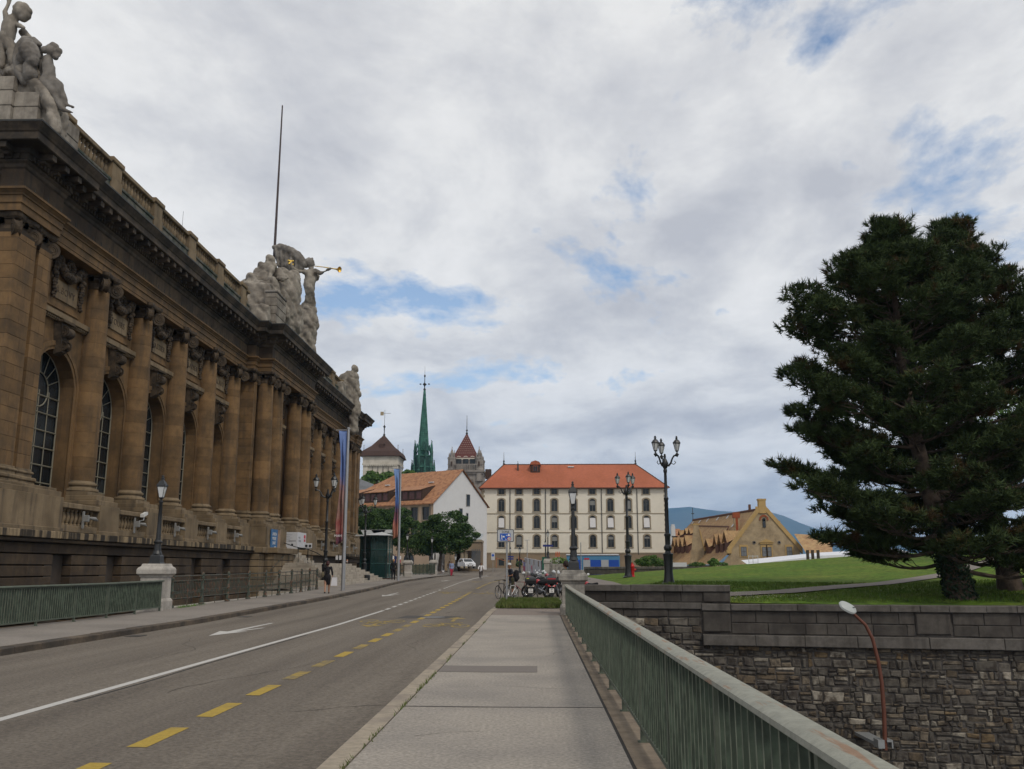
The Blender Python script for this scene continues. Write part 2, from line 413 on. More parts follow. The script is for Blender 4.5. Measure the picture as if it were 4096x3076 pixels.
# ---------------------------------------------------------------- low ground below the bridge
m_low=mat('low_asphalt',(.06,.055,.05),.9,.2,3)
b=MB();b.add([(-80,-40,-9),(90,-40,-9),(90,40,-9),(-80,40,-9)],[(0,1,2,3)]);struct(b.build('lower_street',m_low),'dark street deep below the bridge')
b=MB();b.add([(-4000,300,-14),(4500,300,-14),(9000,16000,-14),(-9000,16000,-14)],[(0,1,2,3)]);b.add([(-4000,-60,-14),(4500,-60,-14),(4500,300,-14),(-4000,300,-14)],[(0,1,2,3)])
struct(b.build('far_ground',mat('far_ground',(.05,.07,.035),.95,.3,.01)),'far land reaching the foot of the mountains')
m_court=mat('court_floor',(.26,.24,.21),.9,.15,5,.2)
b=MB();b.b2((-18.4,33.2,-1.9),(-13.3,62.5,-1.75));struct(b.build('court_floor',m_court),'pale floor of the sunken court below the museum')
# the ledge the ornate railing stands on
kerb_run('court_ledge',[(-13.45,33.0),(-12.95,48),(-13.2,54)],.38,1,.9,mat('pale_ledge',(.40,.37,.32),.85,.12,15,.3,50,rnd=.08),'pale stone ledge along the sunken court',1.6)
b=MB();b.b2((-13.75,33.0,-1.9),(-13.25,61.5,-.02));struct(b.build('court_retaining_wall',mat('court_wall',(.22,.20,.17),.9,.2,3,streak=.3)),'retaining wall of the pavement above the court')
# ---------------------------------------------------------------- park: lawn, path
_ly=(31,36,42,50,60,75,95,110,130)
_lx=((1.9,(-.25,-.10,.0,.05,.2,.4,.55,.3,-1)),(4.2,(.0,.30,.55,.62,.7,.85,.8,.3,-1)),(6,(.2,.62,.93,1.03,1.08,1.15,.9,.3,-1)),(16,(.28,.55,.80,1.05,1.35,1.85,1.6,.5,-1)),(28,(.32,.6,1.0,1.5,2.0,2.75,2.5,1,-1)),(40,(.4,.7,1.2,1.7,2.35,3.0,2.8,1,-1)),(60,(.4,.7,1.3,1.9,2.6,3.3,3,1,-1)))
def LZ(x,y):
    return float(np.interp(x,[q[0] for q in _lx],[np.interp(y,_ly,q[1]) for q in _lx]))
m_lawn=mat('lawn',(.068,.122,.010),.95,.6,3,.9,14,col2=(.112,.140,.018),ms=.35,mask=(.42,.66),spec=.15)
m_path=mat('park_path',(.19,.165,.145),.95,.12,8,.3,40)
xs=fr(1.9,50,.9);ysL=fr(31.6,128,1.2)
wy=lambda x:33.26-.183*(x-6.84)
b=MB();nx=len(xs)
for y in ysL:
    for x in xs:
        yy=max(y,wy(x)+.25) if y<36 else y
        b.v.append((x,yy,LZ(x,yy)+.02*math.sin(x*1.7+y)*math.sin(y*.9)))
for j in range(len(ysL)-1):
    for i in range(nx-1):
        k=j*nx+i;b.f.append((k,k+1,k+nx+1,k+nx));b.m.append(0)
lawn=struct(b.build('lawn',m_lawn,smooth=True),'green mown lawn rising behind the retaining wall')
def path(name,pts,wds,off):
    b=MB();n=len(pts)
    for i,(x,y) in enumerate(pts):
        a=Vector(pts[max(0,i-1)]);c=Vector(pts[min(n-1,i+1)]);d=(c-a).normalized();nn=Vector((-d.y,d.x))*wds[i]/2
        for t in range(7):
            q=Vector((x,y))+nn*(1-t/3);b.v.append((q.x,q.y,LZ(q.x,q.y)+off))
    for i in range(n-1):
        for t in range(6):
            k=i*7+t;b.f.append((k,k+1,k+8,k+7));b.m.append(0)
    return b.build(name,m_path)
def dens(pts,step=.8):
    L=0
    for a,c in zip(pts,pts[1:]):L+=(Vector(c)-Vector(a)).length
    return along(pts,0,L,step)
pp=dens([(4.5,35.0),(7.4,35.9),(9.7,37.2),(14.3,42),(18,46),(21.8,50),(25,54.5),(29,60),(36,68),(44,74)])
PPATH=pp;struct(path('park_path',pp,[1.25]*len(pp),.045),'narrow grey path crossing the lawn')
pp=dens([(2.6,35.5),(3.2,44),(3.3,56),(3.0,70),(2.5,86),(2.3,100)])
struct(path('promenade',pp,[2.6]*len(pp),.05),'wide grey promenade beside the lawn')

# hairline cracks and drains
rc=random.Random(77)
def crack(x,y,dx,dy,n,wd,zf,off,m,par):
    pts=[(x,y)];a=math.atan2(dy,dx)
    for _ in range(n):
        a+=rc.uniform(-.5,.5);a=a*.8+math.atan2(dy,dx)*.2;x+=math.cos(a)*.35;y+=math.sin(a)*.35;pts.append((x,y))
    b=MB()
    for i,(px_,py_) in enumerate(pts):
        q=Vector(pts[min(i+1,len(pts)-1)])-Vector(pts[max(i-1,0)]);q.normalize();w2=wd*rc.uniform(.3,1)
        b.v+=[(px_-q.y*w2,py_+q.x*w2,zf(px_,py_)+off),(px_+q.y*w2,py_-q.x*w2,zf(px_,py_)+off)]
    for i in range(len(pts)-1):b.f.append((2*i,2*i+1,2*i+3,2*i+2));b.m.append(0)
    b.build('crack',m,par)
m_crk=mat('crack_dark',(.075,.064,.054),.95,.2,20)
for x,y,dx,dy,n in ((-5.1,13,.2,1,14),(-3.0,15.5,1,.25,6),(-7.2,17,.1,1,16),(-2.6,20,.3,1,9),(-5.5,24,1,.1,8),(-8.6,28,.1,1,10),(-4.6,36,1,.1,9),(-3.0,11.5,.8,.5,6)):crack(x,y,dx,dy,n,.012,G,-.1265,m_crk,RM)
for x,y,dx,dy,n in ((-.6,13.2,1,.15,3),(.15,17.5,.2,1,5),(-1.2,9.3,1,.4,2),(.3,24,.2,1,5)):crack(x,y,dx,dy,n,.006,G,.003,m_crk,RP)
for y in (22.5,31.0,47.5,70):
    b=MB();b.b2((-9.98,y,G(-10,y)-.131),(-9.62,y+.5,G(-10,y)-.122));b.build('drain_grating',mat('drain_iron',(.05,.045,.04),.6,.2,10),RM)
# ---------------------------------------------------------------- retaining wall of the ravine, stone by stone
WA=Vector((6.84,33.26));WD=Vector((.9837,-.18)).normalized();WNm=Vector((-.18,-.9837)).normalized() # WNm towards the viewer
WNv=Vector((WD.y,-WD.x));WNv=WNv if WNv.y<0 else -WNv
def wp(s,o,z):  # s along from WA, o towards viewer
    q=WA+WD*s+WNv*o;return (q.x,q.y,z)
def wbox(mb,s0,s1,z0,z1,o0,o1,ch=.02,jit=0,rr=None):
    rr=rr or R
    j=lambda:rr.uniform(-jit,jit)
    c=[(s0,z0),(s1,z0),(s1,z1),(s0,z1)]
    c=[(a+j(),b+j()) for a,b in c]
    i=[(a+(ch if k in(0,3) else -ch),b+(ch if k<2 else -ch)) for k,(a,b) in enumerate(c)]
    v=[wp(a,o0,b) for a,b in c]+[wp(a,o1-ch*.8+j()*.3,b) for a,b in c]+[wp(a,o1+j()*.4,b) for a,b in i]
    mb.add(v,[(0,1,5,4),(1,2,6,5),(2,3,7,6),(3,0,4,7),(4,5,9,8),(5,6,10,9),(6,7,11,10),(7,4,8,11),(8,9,10,11)])
m_mort=mat('dark_mortar',(.088,.078,.070),.95,.35,6,.8,20,col2=(.038,.033,.03),ms=1.3)
m_grime=mat('grimy_stone',(.074,.066,.058),.9,.22,5,.6,30,col2=(.045,.039,.035),ms=1.1,mask=(.42,.62),streak=.75,rnd=.16)
m_coping=mat('coping_stone',(.112,.102,.092),.9,.18,8,.5,40,col2=(.07,.062,.054),ms=1.4,mask=(.45,.66),streak=.6,rnd=.10)
m_rub=[mat('rubble_%s'%n,c,.92,.26,7,.9,22,col2=c2,ms=3.2,mask=(.46,.6),streak=.55,rnd=.22) for n,c,c2 in (('grey',(.108,.097,.083),(.045,.038,.033)),('tan',(.165,.137,.102),(.055,.045,.036)),('pale',(.26,.235,.195),(.08,.066,.052)),('brown',(.125,.096,.066),(.04,.033,.028)),('ochre',(.19,.137,.078),(.08,.055,.035)))]
RW=thing('retaining_wall',(0,0,0),'tall dark rubble stone retaining wall with dressed coping across the ravine','wall')
mb=MB()
S0,S1=-5.2,17.5
def wslab(mb,s0,s1,z0,z1,o0,o1):
    v=[wp(s,o,z) for z in (z0,z1) for s,o in ((s0,o0),(s1,o0),(s1,o1),(s0,o1))]
    mb.add(v,[(0,1,2,3),(7,6,5,4),(0,4,5,1),(1,5,6,2),(2,6,7,3),(3,7,4,0)])
wslab(mb,S0,0,-9.2,1.0-.03,-.55,-.04);wslab(mb,0,S1,-9.2,.34,-.55,-.04)
mb.build('wall_core',m_mort,RW)
def course(name,s0,s1,z0,z1,o0,o1,m,lo,hi,ch=.018,jit=.006,g=.008):
    s=s0
    while s<s1-.05:
        e=min(s1,s+R.uniform(lo,hi))
        if s1-e<lo*.5:e=s1
        q=MB();wbox(q,s+g,e-g,z0+g,z1-g,o0,o1+R.uniform(-.008,.008),ch,jit);q.build(name,m,RW);s=e
# left, taller part
course('coping_stone',S0,.02,.78,1.02,-.6,.10,m_coping,1.3,2.1)
course('parapet_stone',S0,-.95,.41,.775,-.5,.0,m_grime,.55,1.25)
q=MB();wbox(q,-.93,-.02,.42,.77,-.5,.05,.03,.004);q.build('parapet_block',m_grime,RW)
course('string_stone',S0,-1.0,.17,.405,-.5,.06,m_coping,1.1,2.0)
q=MB();wbox(q,-.98,-.02,-.60,.10,-.5,.05,.04,.004);q.build('parapet_block',m_grime,RW)
# right, lower part
course('coping_stone',-1.0 if 0 else .0,S1,.13,.37,-.6,.10,m_coping,.9,1.7)
q=MB();wbox(q,-1.0,-.01,.13,.37,-.5,.08,.02,.004);q.build('coping_stone',m_coping,RW)
for a,c in ((.0,6.05),(7.25,12.8),(13.9,S1)):
    course('parapet_stone',a,c,-.28,.125,-.5,.0,m_grime,.45,1.15);course('parapet_stone',a,c,-.66,-.285,-.5,.0,m_grime,.5,1.3)
for a in (6.08,12.83):
    q=MB();wbox(q,a,a+1.1,-.60,.10,-.5,.05,.04,.004);q.build('parapet_block',m_grime,RW)
course('string_stone',-1.0,S1,-1.06,-.68,-.5,.20,m_coping,1.6,2.6,.02)
course('joint_stone',S0,-1.02,-.12,.165,-.5,.0,m_grime,.5,1.1,.03,.015)
# rubble field
cells=[]
z=-1.07
rr=random.Random(3)
while z>-6.6:
    h=rr.choice((.10,.14,.16,.19,.22,.26,.32));h=min(h,z+6.7) if z+6.7>.08 else .1
    s=S0+rr.uniform(0,.2)
    while s<S1:
        wd=rr.choice((.16,.22,.3,.36,.45,.6))*rr.uniform(.8,1.2)
        if h>=.22 and rr.random()<.35:
            k=rr.uniform(.4,.6);cells.append((s,s+wd,z-h,z-h*k));cells.append((s,s+wd,z-h*k,z))
        else:cells.append((s,s+wd,z-h,z))
        s+=wd
    z-=h
z=-.12
while z>-1.05:      # squared rubble under the taller part
    h=rr.uniform(.22,.34);s=S0
    while s<-1.1:
        wd=rr.uniform(.28,.7);cells.append((s,min(-1.03,s+wd),max(-1.06,z-h),z));s+=wd
    z-=h
def shown(c):
    x,y,z=wp(c[0],0,(c[2]+c[3])/2)
    # the railing hides the lower left part
    return 1
def railhide(c):
    s=(c[0]+c[1])/2;x,y,z=wp(s,0,c[2]);t=1.0/x if x>1 else 1
    return EYE+(z-EYE)*t<1.02 if x>1 else True
vis=[c for c in cells if not railhide(c)]
hid=[c for c in cells if railhide(c)]
vis.sort(key=lambda c:-(c[1]-c[0])*(c[3]-c[2]))
def stone(q,c,r2):
    g=r2.uniform(.012,.036);zt=r2.uniform(-.02,.02)
    wbox(q,c[0]+g,c[1]-g,c[2]+g*.7+zt,c[3]-g*.7+zt,-.3,r2.uniform(-.02,.035),min(.03,(c[3]-c[2])*.22),min(.034,(c[3]-c[2])*.17),r2)
def pick(r2):
    k=r2.random();return 0 if k<.58 else 3 if k<.72 else 1 if k<.86 else 2 if k<.975 else 4
for c in vis[:300]:
    q=MB();stone(q,c,rr);q.build('stone',m_rub[pick(rr)],RW)
q=MB()
for c in vis[300:]+hid:
    q.mi=pick(rr);stone(q,c,rr)
o=q.build('small_stones',m_rub[0],RW,mats=m_rub[1:]);o['kind']='stuff'
# ---------------------------------------------------------------- green bar railings
def railing(x,y0,y1,label,posts,zf,side):
    root=thing('green_railing',(x,(y0+y1)/2,zf(x,(y0+y1)/2)),label,'railing')
    ox,oy,oz=root.location
    def W(m):return m
    def bld(mb,name,m,**k):
        mb.v=[(a-ox,b-oy,c-oz) for a,b,c in mb.v];return mb.build(name,m,root,**k)
    # cap rail: rounded profile swept along y in three lengths
    prof=[(-.078,.0),(-.074,.022),(-.045,.038),(.045,.038),(.074,.022),(.078,.0),(.06,-.012),(-.06,-.012)]
    ys=fr(y0,y1,4)
    q=MB();n=len(prof)
    for y in ys:
        for a,c in prof:q.v.append((x+a*side,y,zf(x,y)+1.0+c))
    for i in range(len(ys)-1):
        for j in range(n):
            f=(i*n+j,i*n+(j+1)%n,(i+1)*n+(j+1)%n,(i+1)*n+j);q.f.append(f if side<0 else f[::-1]);q.m.append(0)
    q.f+= [tuple(range(n)),tuple((len(ys)-1)*n+j for j in range(n-1,-1,-1))];q.m+=[0,0]
    bld(q,'handrail',m_cap if side>0 else m_green_post,smooth=True)
    q=MB()
    for a,c in zip(ys,ys[1:]):
        z0,z1=zf(x,a)+.12,zf(x,c)+.12
        for (lo,hi) in ((0,.035),(.845,.872)):
            q.add([(x-.028,a,z0+lo),(x+.028,a,z0+lo),(x+.028,a,z0+hi),(x-.028,a,z0+hi),(x-.028,c,z1+lo),(x+.028,c,z1+lo),(x+.028,c,z1+hi),(x-.028,c,z1+hi)],[(0,1,2,3),(7,6,5,4),(0,4,5,1),(1,5,6,2),(2,6,7,3),(3,7,4,0)])
    bld(q,'rail',m_green_post)
    pm_=MB();pm_.b2((-.03,-.022,0),(.03,.022,.99),.006);pm_.b2((-.055,-.03,0),(.055,.03,.015))
    p0=pm_.build('post',m_green_post,root);p0.location=(0,posts[0]-oy,zf(x,posts[0])-oz)
    for y in posts[1:]:inst(p0,loc=(0,y-oy,zf(x,y)-oz))
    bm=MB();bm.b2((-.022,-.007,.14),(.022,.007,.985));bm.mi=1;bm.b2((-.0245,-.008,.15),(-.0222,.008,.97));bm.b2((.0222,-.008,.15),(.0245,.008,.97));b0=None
    y=y0+.06
    while y<y1-.04:
        if min(abs(y-p) for p in posts)>.05:
            l=(0,y-oy,zf(x,y)-oz)
            if b0 is None:
                b0=bm.build('bar',m_green,root,mats=[mat('worn_lit_bar_edge',(.16,.18,.135),.6,.3,12,col2=(.06,.075,.055),ms=6)]);b0.location=l  # pale bar edges: paint wear, and sky light put into the colour
            else:
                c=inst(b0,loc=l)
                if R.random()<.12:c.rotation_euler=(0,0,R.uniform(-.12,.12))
        y+=.14 if side>0 else .112
    return root
zf0=lambda x,y:G(x,y)-.006
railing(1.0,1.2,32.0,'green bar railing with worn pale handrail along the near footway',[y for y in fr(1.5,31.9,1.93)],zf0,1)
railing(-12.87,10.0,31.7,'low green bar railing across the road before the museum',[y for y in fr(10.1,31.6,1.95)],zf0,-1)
# ---------------------------------------------------------------- stone pedestals
def pedestal(x,y,label,m,h=1.5,w=.5,rz=0,z=None):
    z=G(x,y) if z is None else z
    t=thing('stone_pedestal',(x,y,z),label,'pedestal','stone pedestals ending the bridge railings',rz)
    k=w/.5
    for name,prof in (('base',[(.455*k,-.12),(.455*k,.30),(.43*k,.36),(.40*k,.40)]),('shaft',[(.39*k,.40),(.385*k,h-.46)]),('cap',[(.41*k,h-.455),(.42*k,h-.40),(.485*k,h-.36),(.50*k,h-.34),(.50*k,h-.20),(.47*k,h-.14),(.40*k,h-.09),(.375*k,h-.02),(.36*k,h)])):
        q=MB();q.sqlathe(prof,(0,0,0));q.build(name,m,t)
    return t
# ---------------------------------------------------------------- museum
st=dict(streak=.55)
m_mus=mat('museum_stone',(0.167,0.100,0.045),.85,.14,3.5,.4,18,col2=(0.091,0.058,0.029),ms=.8,mask=(.4,.65),rnd=.20,streak=.40)
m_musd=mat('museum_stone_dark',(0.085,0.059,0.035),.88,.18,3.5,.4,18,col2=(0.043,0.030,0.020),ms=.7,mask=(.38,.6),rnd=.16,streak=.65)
m_musp=mat('museum_stone_pale',(0.200,0.149,0.091),.88,.14,4,.3,18,col2=(0.128,0.093,0.055),ms=1,rnd=.10,streak=.55)
m_band=mat('stained_band',(0.216,0.164,0.100),.9,.15,4,.3,18,col2=(0.036,0.029,0.022),ms=1.9,mask=(.44,.54),stretch=(1.5,1.5,.12),rnd=.25)
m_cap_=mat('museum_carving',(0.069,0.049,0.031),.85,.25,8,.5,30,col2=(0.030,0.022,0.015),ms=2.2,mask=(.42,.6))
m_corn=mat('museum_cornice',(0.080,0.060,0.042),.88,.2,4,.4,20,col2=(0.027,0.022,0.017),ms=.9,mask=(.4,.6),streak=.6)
m_lead=mat('dark_lead',(.035,.035,.033),.6,.2,3)
m_moss=mat('mossy_stone',(0.132,0.124,0.100),.9,.2,4,.4,20,col2=(0.044,0.058,0.046),ms=1.1,mask=(.42,.6),streak=.6,rnd=.1)
m_joint=mat('museum_joint',(.035,.026,.018),.95,.1,5)
m_mull=mat('glazing_bar',(.17,.155,.115),.6,.1,10)
MU=thing('museum',(-20.5,32.3,0),'long brown sandstone museum with a colonnade, arched windows and rooftop sculpture','museum')
mo=Vector((-20.5,32.3,0))
def mb_(mb,name,m,parent=None,**k):
    mb.v=[(a-mo.x,b-mo.y,c-mo.z) for a,b,c in mb.v];return mb.build(name,m,parent or MU,**k)
PLAN=[(-40,32.9),(-20.6,32.9),(-20.6,32.3),(-19.7,32.3),(-19.7,35.3),(-19.95,35.3),(-19.95,60.75),(-19.35,60.75),(-19.35,61.5),(-18.4,61.5),(-18.4,74.0),(-19.35,74.0),(-19.35,74.8),(-19.95,74.8),(-19.95,98.9),(-19.7,98.9),(-19.7,101.7),(-40,101.7)]
def offplan(pl,o):
    P2=[Vector(p) for p in pl];out=[];n=len(P2)
    for i,p in enumerate(P2):
        ns=[]
        for a,c in ((i-1,i),(i,i+1)):
            if a<0 or c>=n:continue
            d=(P2[c]-P2[a]).normalized();ns.append(Vector((d.y,-d.x)))
        if len(ns)==1:q=p+ns[0]*o
        else:
            m=ns[0]+ns[1];q=p+m*(o/max(.3,m.dot(ns[0])))
        out.append(q)
    return out
def sweep(name,pl,prof,m,parent=None,**k):
    b=MB();rows=[offplan(pl,o) for o,z in prof];n=len(pl)
    for r,(o,z) in zip(rows,prof):
        for q in r:b.v.append((q.x,q.y,z))
    for i in range(len(prof)-1):
        for j in range(n-1):
            a=i*n+j;b.f.append((a,a+1,a+n+1,a+n));b.m.append(0)
    return mb_(b,name,m,parent,**k)
sweep('architrave',PLAN,[(-.75,15.06),(0,15.05),(0,15.34),(.05,15.36),(.05,15.64),(.10,15.66),(.10,15.72),(.2,15.82),(.25,15.84),(.25,15.93),(-.05,15.97)],m_mus)
sweep('frieze_backing',PLAN,[(-.03,15.96),(-.03,16.8)],m_joint)
# frieze stones
for a,c in zip(PLAN[1:-1],PLAN[2:-1]):
    a=Vector(a);c=Vector(c);L=(c-a).length
    if L<.9:ns=1
    else:ns=max(1,round(L/1.75))
    d=(c-a).normalized();n=Vector((d.y,-d.x))
    for i in range(ns):
        p,q=a+d*(L*i/ns+.008),a+d*(L*(i+1)/ns-.008);pi,qi=p-n*.3,q-n*.3
        b=MB();b.add([(*pi,15.965),(*qi,15.965),(*q,15.965),(*p,15.965),(*pi,16.74),(*qi,16.74),(*q,16.74),(*p,16.74)],[(0,1,2,3),(7,6,5,4),(0,4,5,1),(1,5,6,2),(2,6,7,3),(3,7,4,0)])
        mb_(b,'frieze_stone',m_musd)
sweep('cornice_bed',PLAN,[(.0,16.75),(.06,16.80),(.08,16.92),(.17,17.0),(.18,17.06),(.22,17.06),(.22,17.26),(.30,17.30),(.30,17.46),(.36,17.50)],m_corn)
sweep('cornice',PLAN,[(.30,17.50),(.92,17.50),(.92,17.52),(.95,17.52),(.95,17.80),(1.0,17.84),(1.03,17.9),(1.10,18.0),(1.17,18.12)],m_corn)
sweep('cornice_flashing',PLAN,[(1.17,18.12),(1.19,18.12),(1.19,18.19),(.2,18.34),(-1.2,18.36)],m_lead)
# modillions under the cornice, dentils, drip pins
mm=MB();mm.b2((.30,-.15,17.24),(.86,.15,17.495),.02);mm.b2((.30,-.12,17.12),(.55,.12,17.24),.02)
mod=None;den=MB();pins=MB()
for i,(a,c) in enumerate(zip(PLAN[1:-1],PLAN[2:-1])):
    a=Vector(a);c=Vector(c);L=(c-a).length;d=(c-a).normalized();n=Vector((d.y,-d.x))
    ang=math.atan2(n.y,n.x)
    k=int(L/.82)
    for j in range(k):
        p=a+d*(L*(j+.5)/k)
        if mod is None:
            mod=mm.build('modillion',m_corn,MU);o=mod
        else:o=inst(mod)
        o.location=(p.x-mo.x,p.y-mo.y,0);o.rotation_euler=(0,0,ang)
    k=int(L/.24)
    for j in range(k):
        p=a+d*(L*(j+.5)/k)+n*.24;den.box((p.x,p.y,17.155),(.13,.13,.19),ang)
    if L>2:
        k=int(L/.78)
        for j in range(k):
            p=a+d*(L*(j+.5)/k)+n*.2;pins.box((p.x,p.y,16.06),(.02,.02,.20),0)
dn=mb_(den,'dentils',m_corn);dn['kind']='stuff';pn_=mb_(pins,'drip_pins',m_lead);pn_['kind']='stuff'
# columns -------------------------------------------------
def volute(b,c,ang,r=.27,wd=.34):
    # drum with a horizontal axis, ringed on both ends
    ax=Vector((math.cos(ang),math.sin(ang),0));c=Vector(c);n=16
    up=Vector((0,0,1));e=ax.cross(up)
    prof=[(-wd/2-.02,.05),(-wd/2-.035,.09),(-wd/2,.10),(-wd/2+.0,.14),(-wd/2-.03,.16),(-wd/2-.03,.20),(-wd/2+.01,.21),(-wd/2-.015,.23),(-wd/2-.015,r),(-wd/4,r*.86),(wd/4,r*.86),(wd/2+.015,r),(wd/2+.015,.23),(wd/2-.01,.21),(wd/2+.03,.20),(wd/2+.03,.16),(wd/2,.14),(wd/2,.10),(wd/2+.035,.09),(wd/2+.02,.05)]
    o=len(b.v);k=len(prof)
    for t,rr_ in prof:
        for j in range(n):
            g=2*math.pi*j/n;b.v.append(tuple(c+ax*t+e*(math.cos(g)*rr_)+up*(math.sin(g)*rr_)))
    for i in range(k-1):
        for j in range(n):b.f.append((o+i*n+j,o+i*n+(j+1)%n,o+(i+1)*n+(j+1)%n,o+(i+1)*n+j));b.m.append(0)
    b.f.append(tuple(o+j for j in range(n-1,-1,-1)));b.f.append(tuple(o+(k-1)*n+j for j in range(n)));b.m+=[0,0]
RB,RT=.62,.53
def capital_mb(square):
    b=MB();z0=14.28
    if square:b.sqlathe([(.56,z0-.02),(.58,z0+.02),(.58,z0+.08),(.55,z0+.1),(.55,z0+.3),(.64,z0+.48)])
    else:b.lathe([(.54,z0-.02),(.57,z0+.0),(.57,z0+.06),(.54,z0+.08),(.54,z0+.28),(.66,z0+.40),(.66,z0+.5)],n=20)
    # concave abacus
    v=[];n=0
    for zz,s in ((z0+.52,.88),(z0+.60,.98),(z0+.66,1.0),(z0+.76,1.0)):
        for k in range(4):
            g=math.pi/4+k*math.pi/2
            for t in (-.10,0,.10):
                v.append((math.cos(g+t)*s*1.02,math.sin(g+t)*s*1.02,zz))
            v.append((math.cos(g+math.pi/4)*s*.70,math.sin(g+math.pi/4)*s*.70,zz));n=16
    fs=[]
    for i in range(3):
        for j in range(16):fs.append((i*16+j,i*16+(j+1)%16,(i+1)*16+(j+1)%16,(i+1)*16+j))
    fs.append(tuple(range(15,-1,-1)));fs.append(tuple(48+j for j in range(16)));b.add(v,fs)
    for k in range(4):
        g=math.pi/4+k*math.pi/2
        volute(b,(math.cos(g)*.80,math.sin(g)*.80,z0+.16),g+math.pi/2,.34,.26);b.tube([(math.cos(g)*.35,math.sin(g)*.35,z0+.45),(math.cos(g)*.78,math.sin(g)*.78,z0+.46)],.13,6)
        for t in (-.5,.5):   # leaf under the abacus centre
            b.box((math.cos(g+math.pi/4)*.58,math.sin(g+math.pi/4)*.58,z0+.50),(.16,.22,.3),g+math.pi/4)
    return b
DR={}
def column(x,y,parent=MU,zb=4.75):
    b=MB();b.lathe([(RB-.02,zb+.55),(RB-.02,8),(RT-.02,14.3)],n=20)
    key='core'
    if key not in DR:DR[key]=b.build('column',m_joint,parent);c=DR[key]
    else:c=inst(DR[key],parent)
    c.location=(x-mo.x,y-mo.y,0)
    if 'base' not in DR:
        b=MB();b.b2((-.80,-.80,zb),(.80,.80,zb+.16),.01);b.lathe([(.78,zb+.16),(.82,zb+.22),(.80,zb+.31),(.70,zb+.34),(.66,zb+.40),(.68,zb+.45),(.74,zb+.47),(.75,zb+.53),(.70,zb+.57),(.65,zb+.60),(.62,zb+.66)],n=24)
        DR['base']=b.build('base',m_musp,c,smooth=True)
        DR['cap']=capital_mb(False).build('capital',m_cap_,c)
        zs=[zb+.66]
        hs=[.62,.48,.66,.5,.7,.55,.64,.52,.68,.5,.66,.56,.62,.5,.66,.3]
        k=(14.27-zs[0])/sum(hs)
        for h in hs:zs.append(zs[-1]+h*k)
        rad=lambda z:RB+(RT-RB)*max(0,(z-7.5)/(14.3-7.5))**1.4
        DR['dr']=[]
        for z0,z1 in zip(zs,zs[1:]):
            b=MB();b.lathe([(rad(z0)-.006,z0+.002),(rad(z0),z0+.007),(rad(z1),z1-.007),(rad(z1)-.006,z1-.002)],n=24)
            DR['dr'].append(b.build('drum',m_mus,c,smooth=True))
    else:
        inst(DR['base'],c);inst(DR['cap'],c)
        for i,d in enumerate(DR['dr']):inst(d,c)
    return c
W1=[40.41,45.32,50.23,55.1,59.75];W2=[78.6,83.48,88.06,92.92,97.6]
PV=[62.25,64.85,70.1,73.25]
for y in W1+W2:column(-20.5,y)
for y in PV:column(-18.98,y)
def pilaster(x0,x1,y0,y1,zb=4.75):
    cx,cy=(x0+x1)/2,(y0+y1)/2
    b=MB();b.b2((x0+.02,y0+.02,zb+.5),(x1-.02,y1-.02,14.4))
    c=mb_(b,'pilaster',m_joint)
    z=zb+.64;k=0
    while z<14.2:
        h=.54;ze=min(14.26,z+h)
        cuts=[y0,y1] if k%2 else [y0,y0+(y1-y0)*R.uniform(.35,.65),y1]
        for a,e in zip(cuts,cuts[1:]):
            b=MB();b.b2((x0,a+.004,z+.004),(x1,e-.004,ze-.004),.01);mb_(b,'stone',m_mus,c)
        z=ze;k+=1
    for q in c.children:q.location=(0,0,0)
    b=MB();hx,hy=(x1-x0)/2,(y1-y0)/2
    for e,za,zc in ((.16,0,.16),(.20,.16,.32),(.07,.32,.44),(.12,.44,.56),(.05,.56,.64)):b.b2((x0-e,y0-e,zb+za),(x1+e,y1+e,zb+zc),.04 if e>.1 else .01)
    mb_(b,'base',m_musp,c)
    cap=capital_mb(True).build('capital',m_cap_,c);cap.location=(cx+.02-mo.x,cy-mo.y,0)
    return c
pilaster(-21.3,-19.8,32.5,33.85);pilaster(-21.3,-19.88,34.2,35.15)
pilaster(-20.6,-19.35,60.85,61.5);pilaster(-20.6,-19.35,74.0,74.7)
pilaster(-21.3,-19.85,98.95,99.9);pilaster(-21.3,-19.8,100.3,101.6)
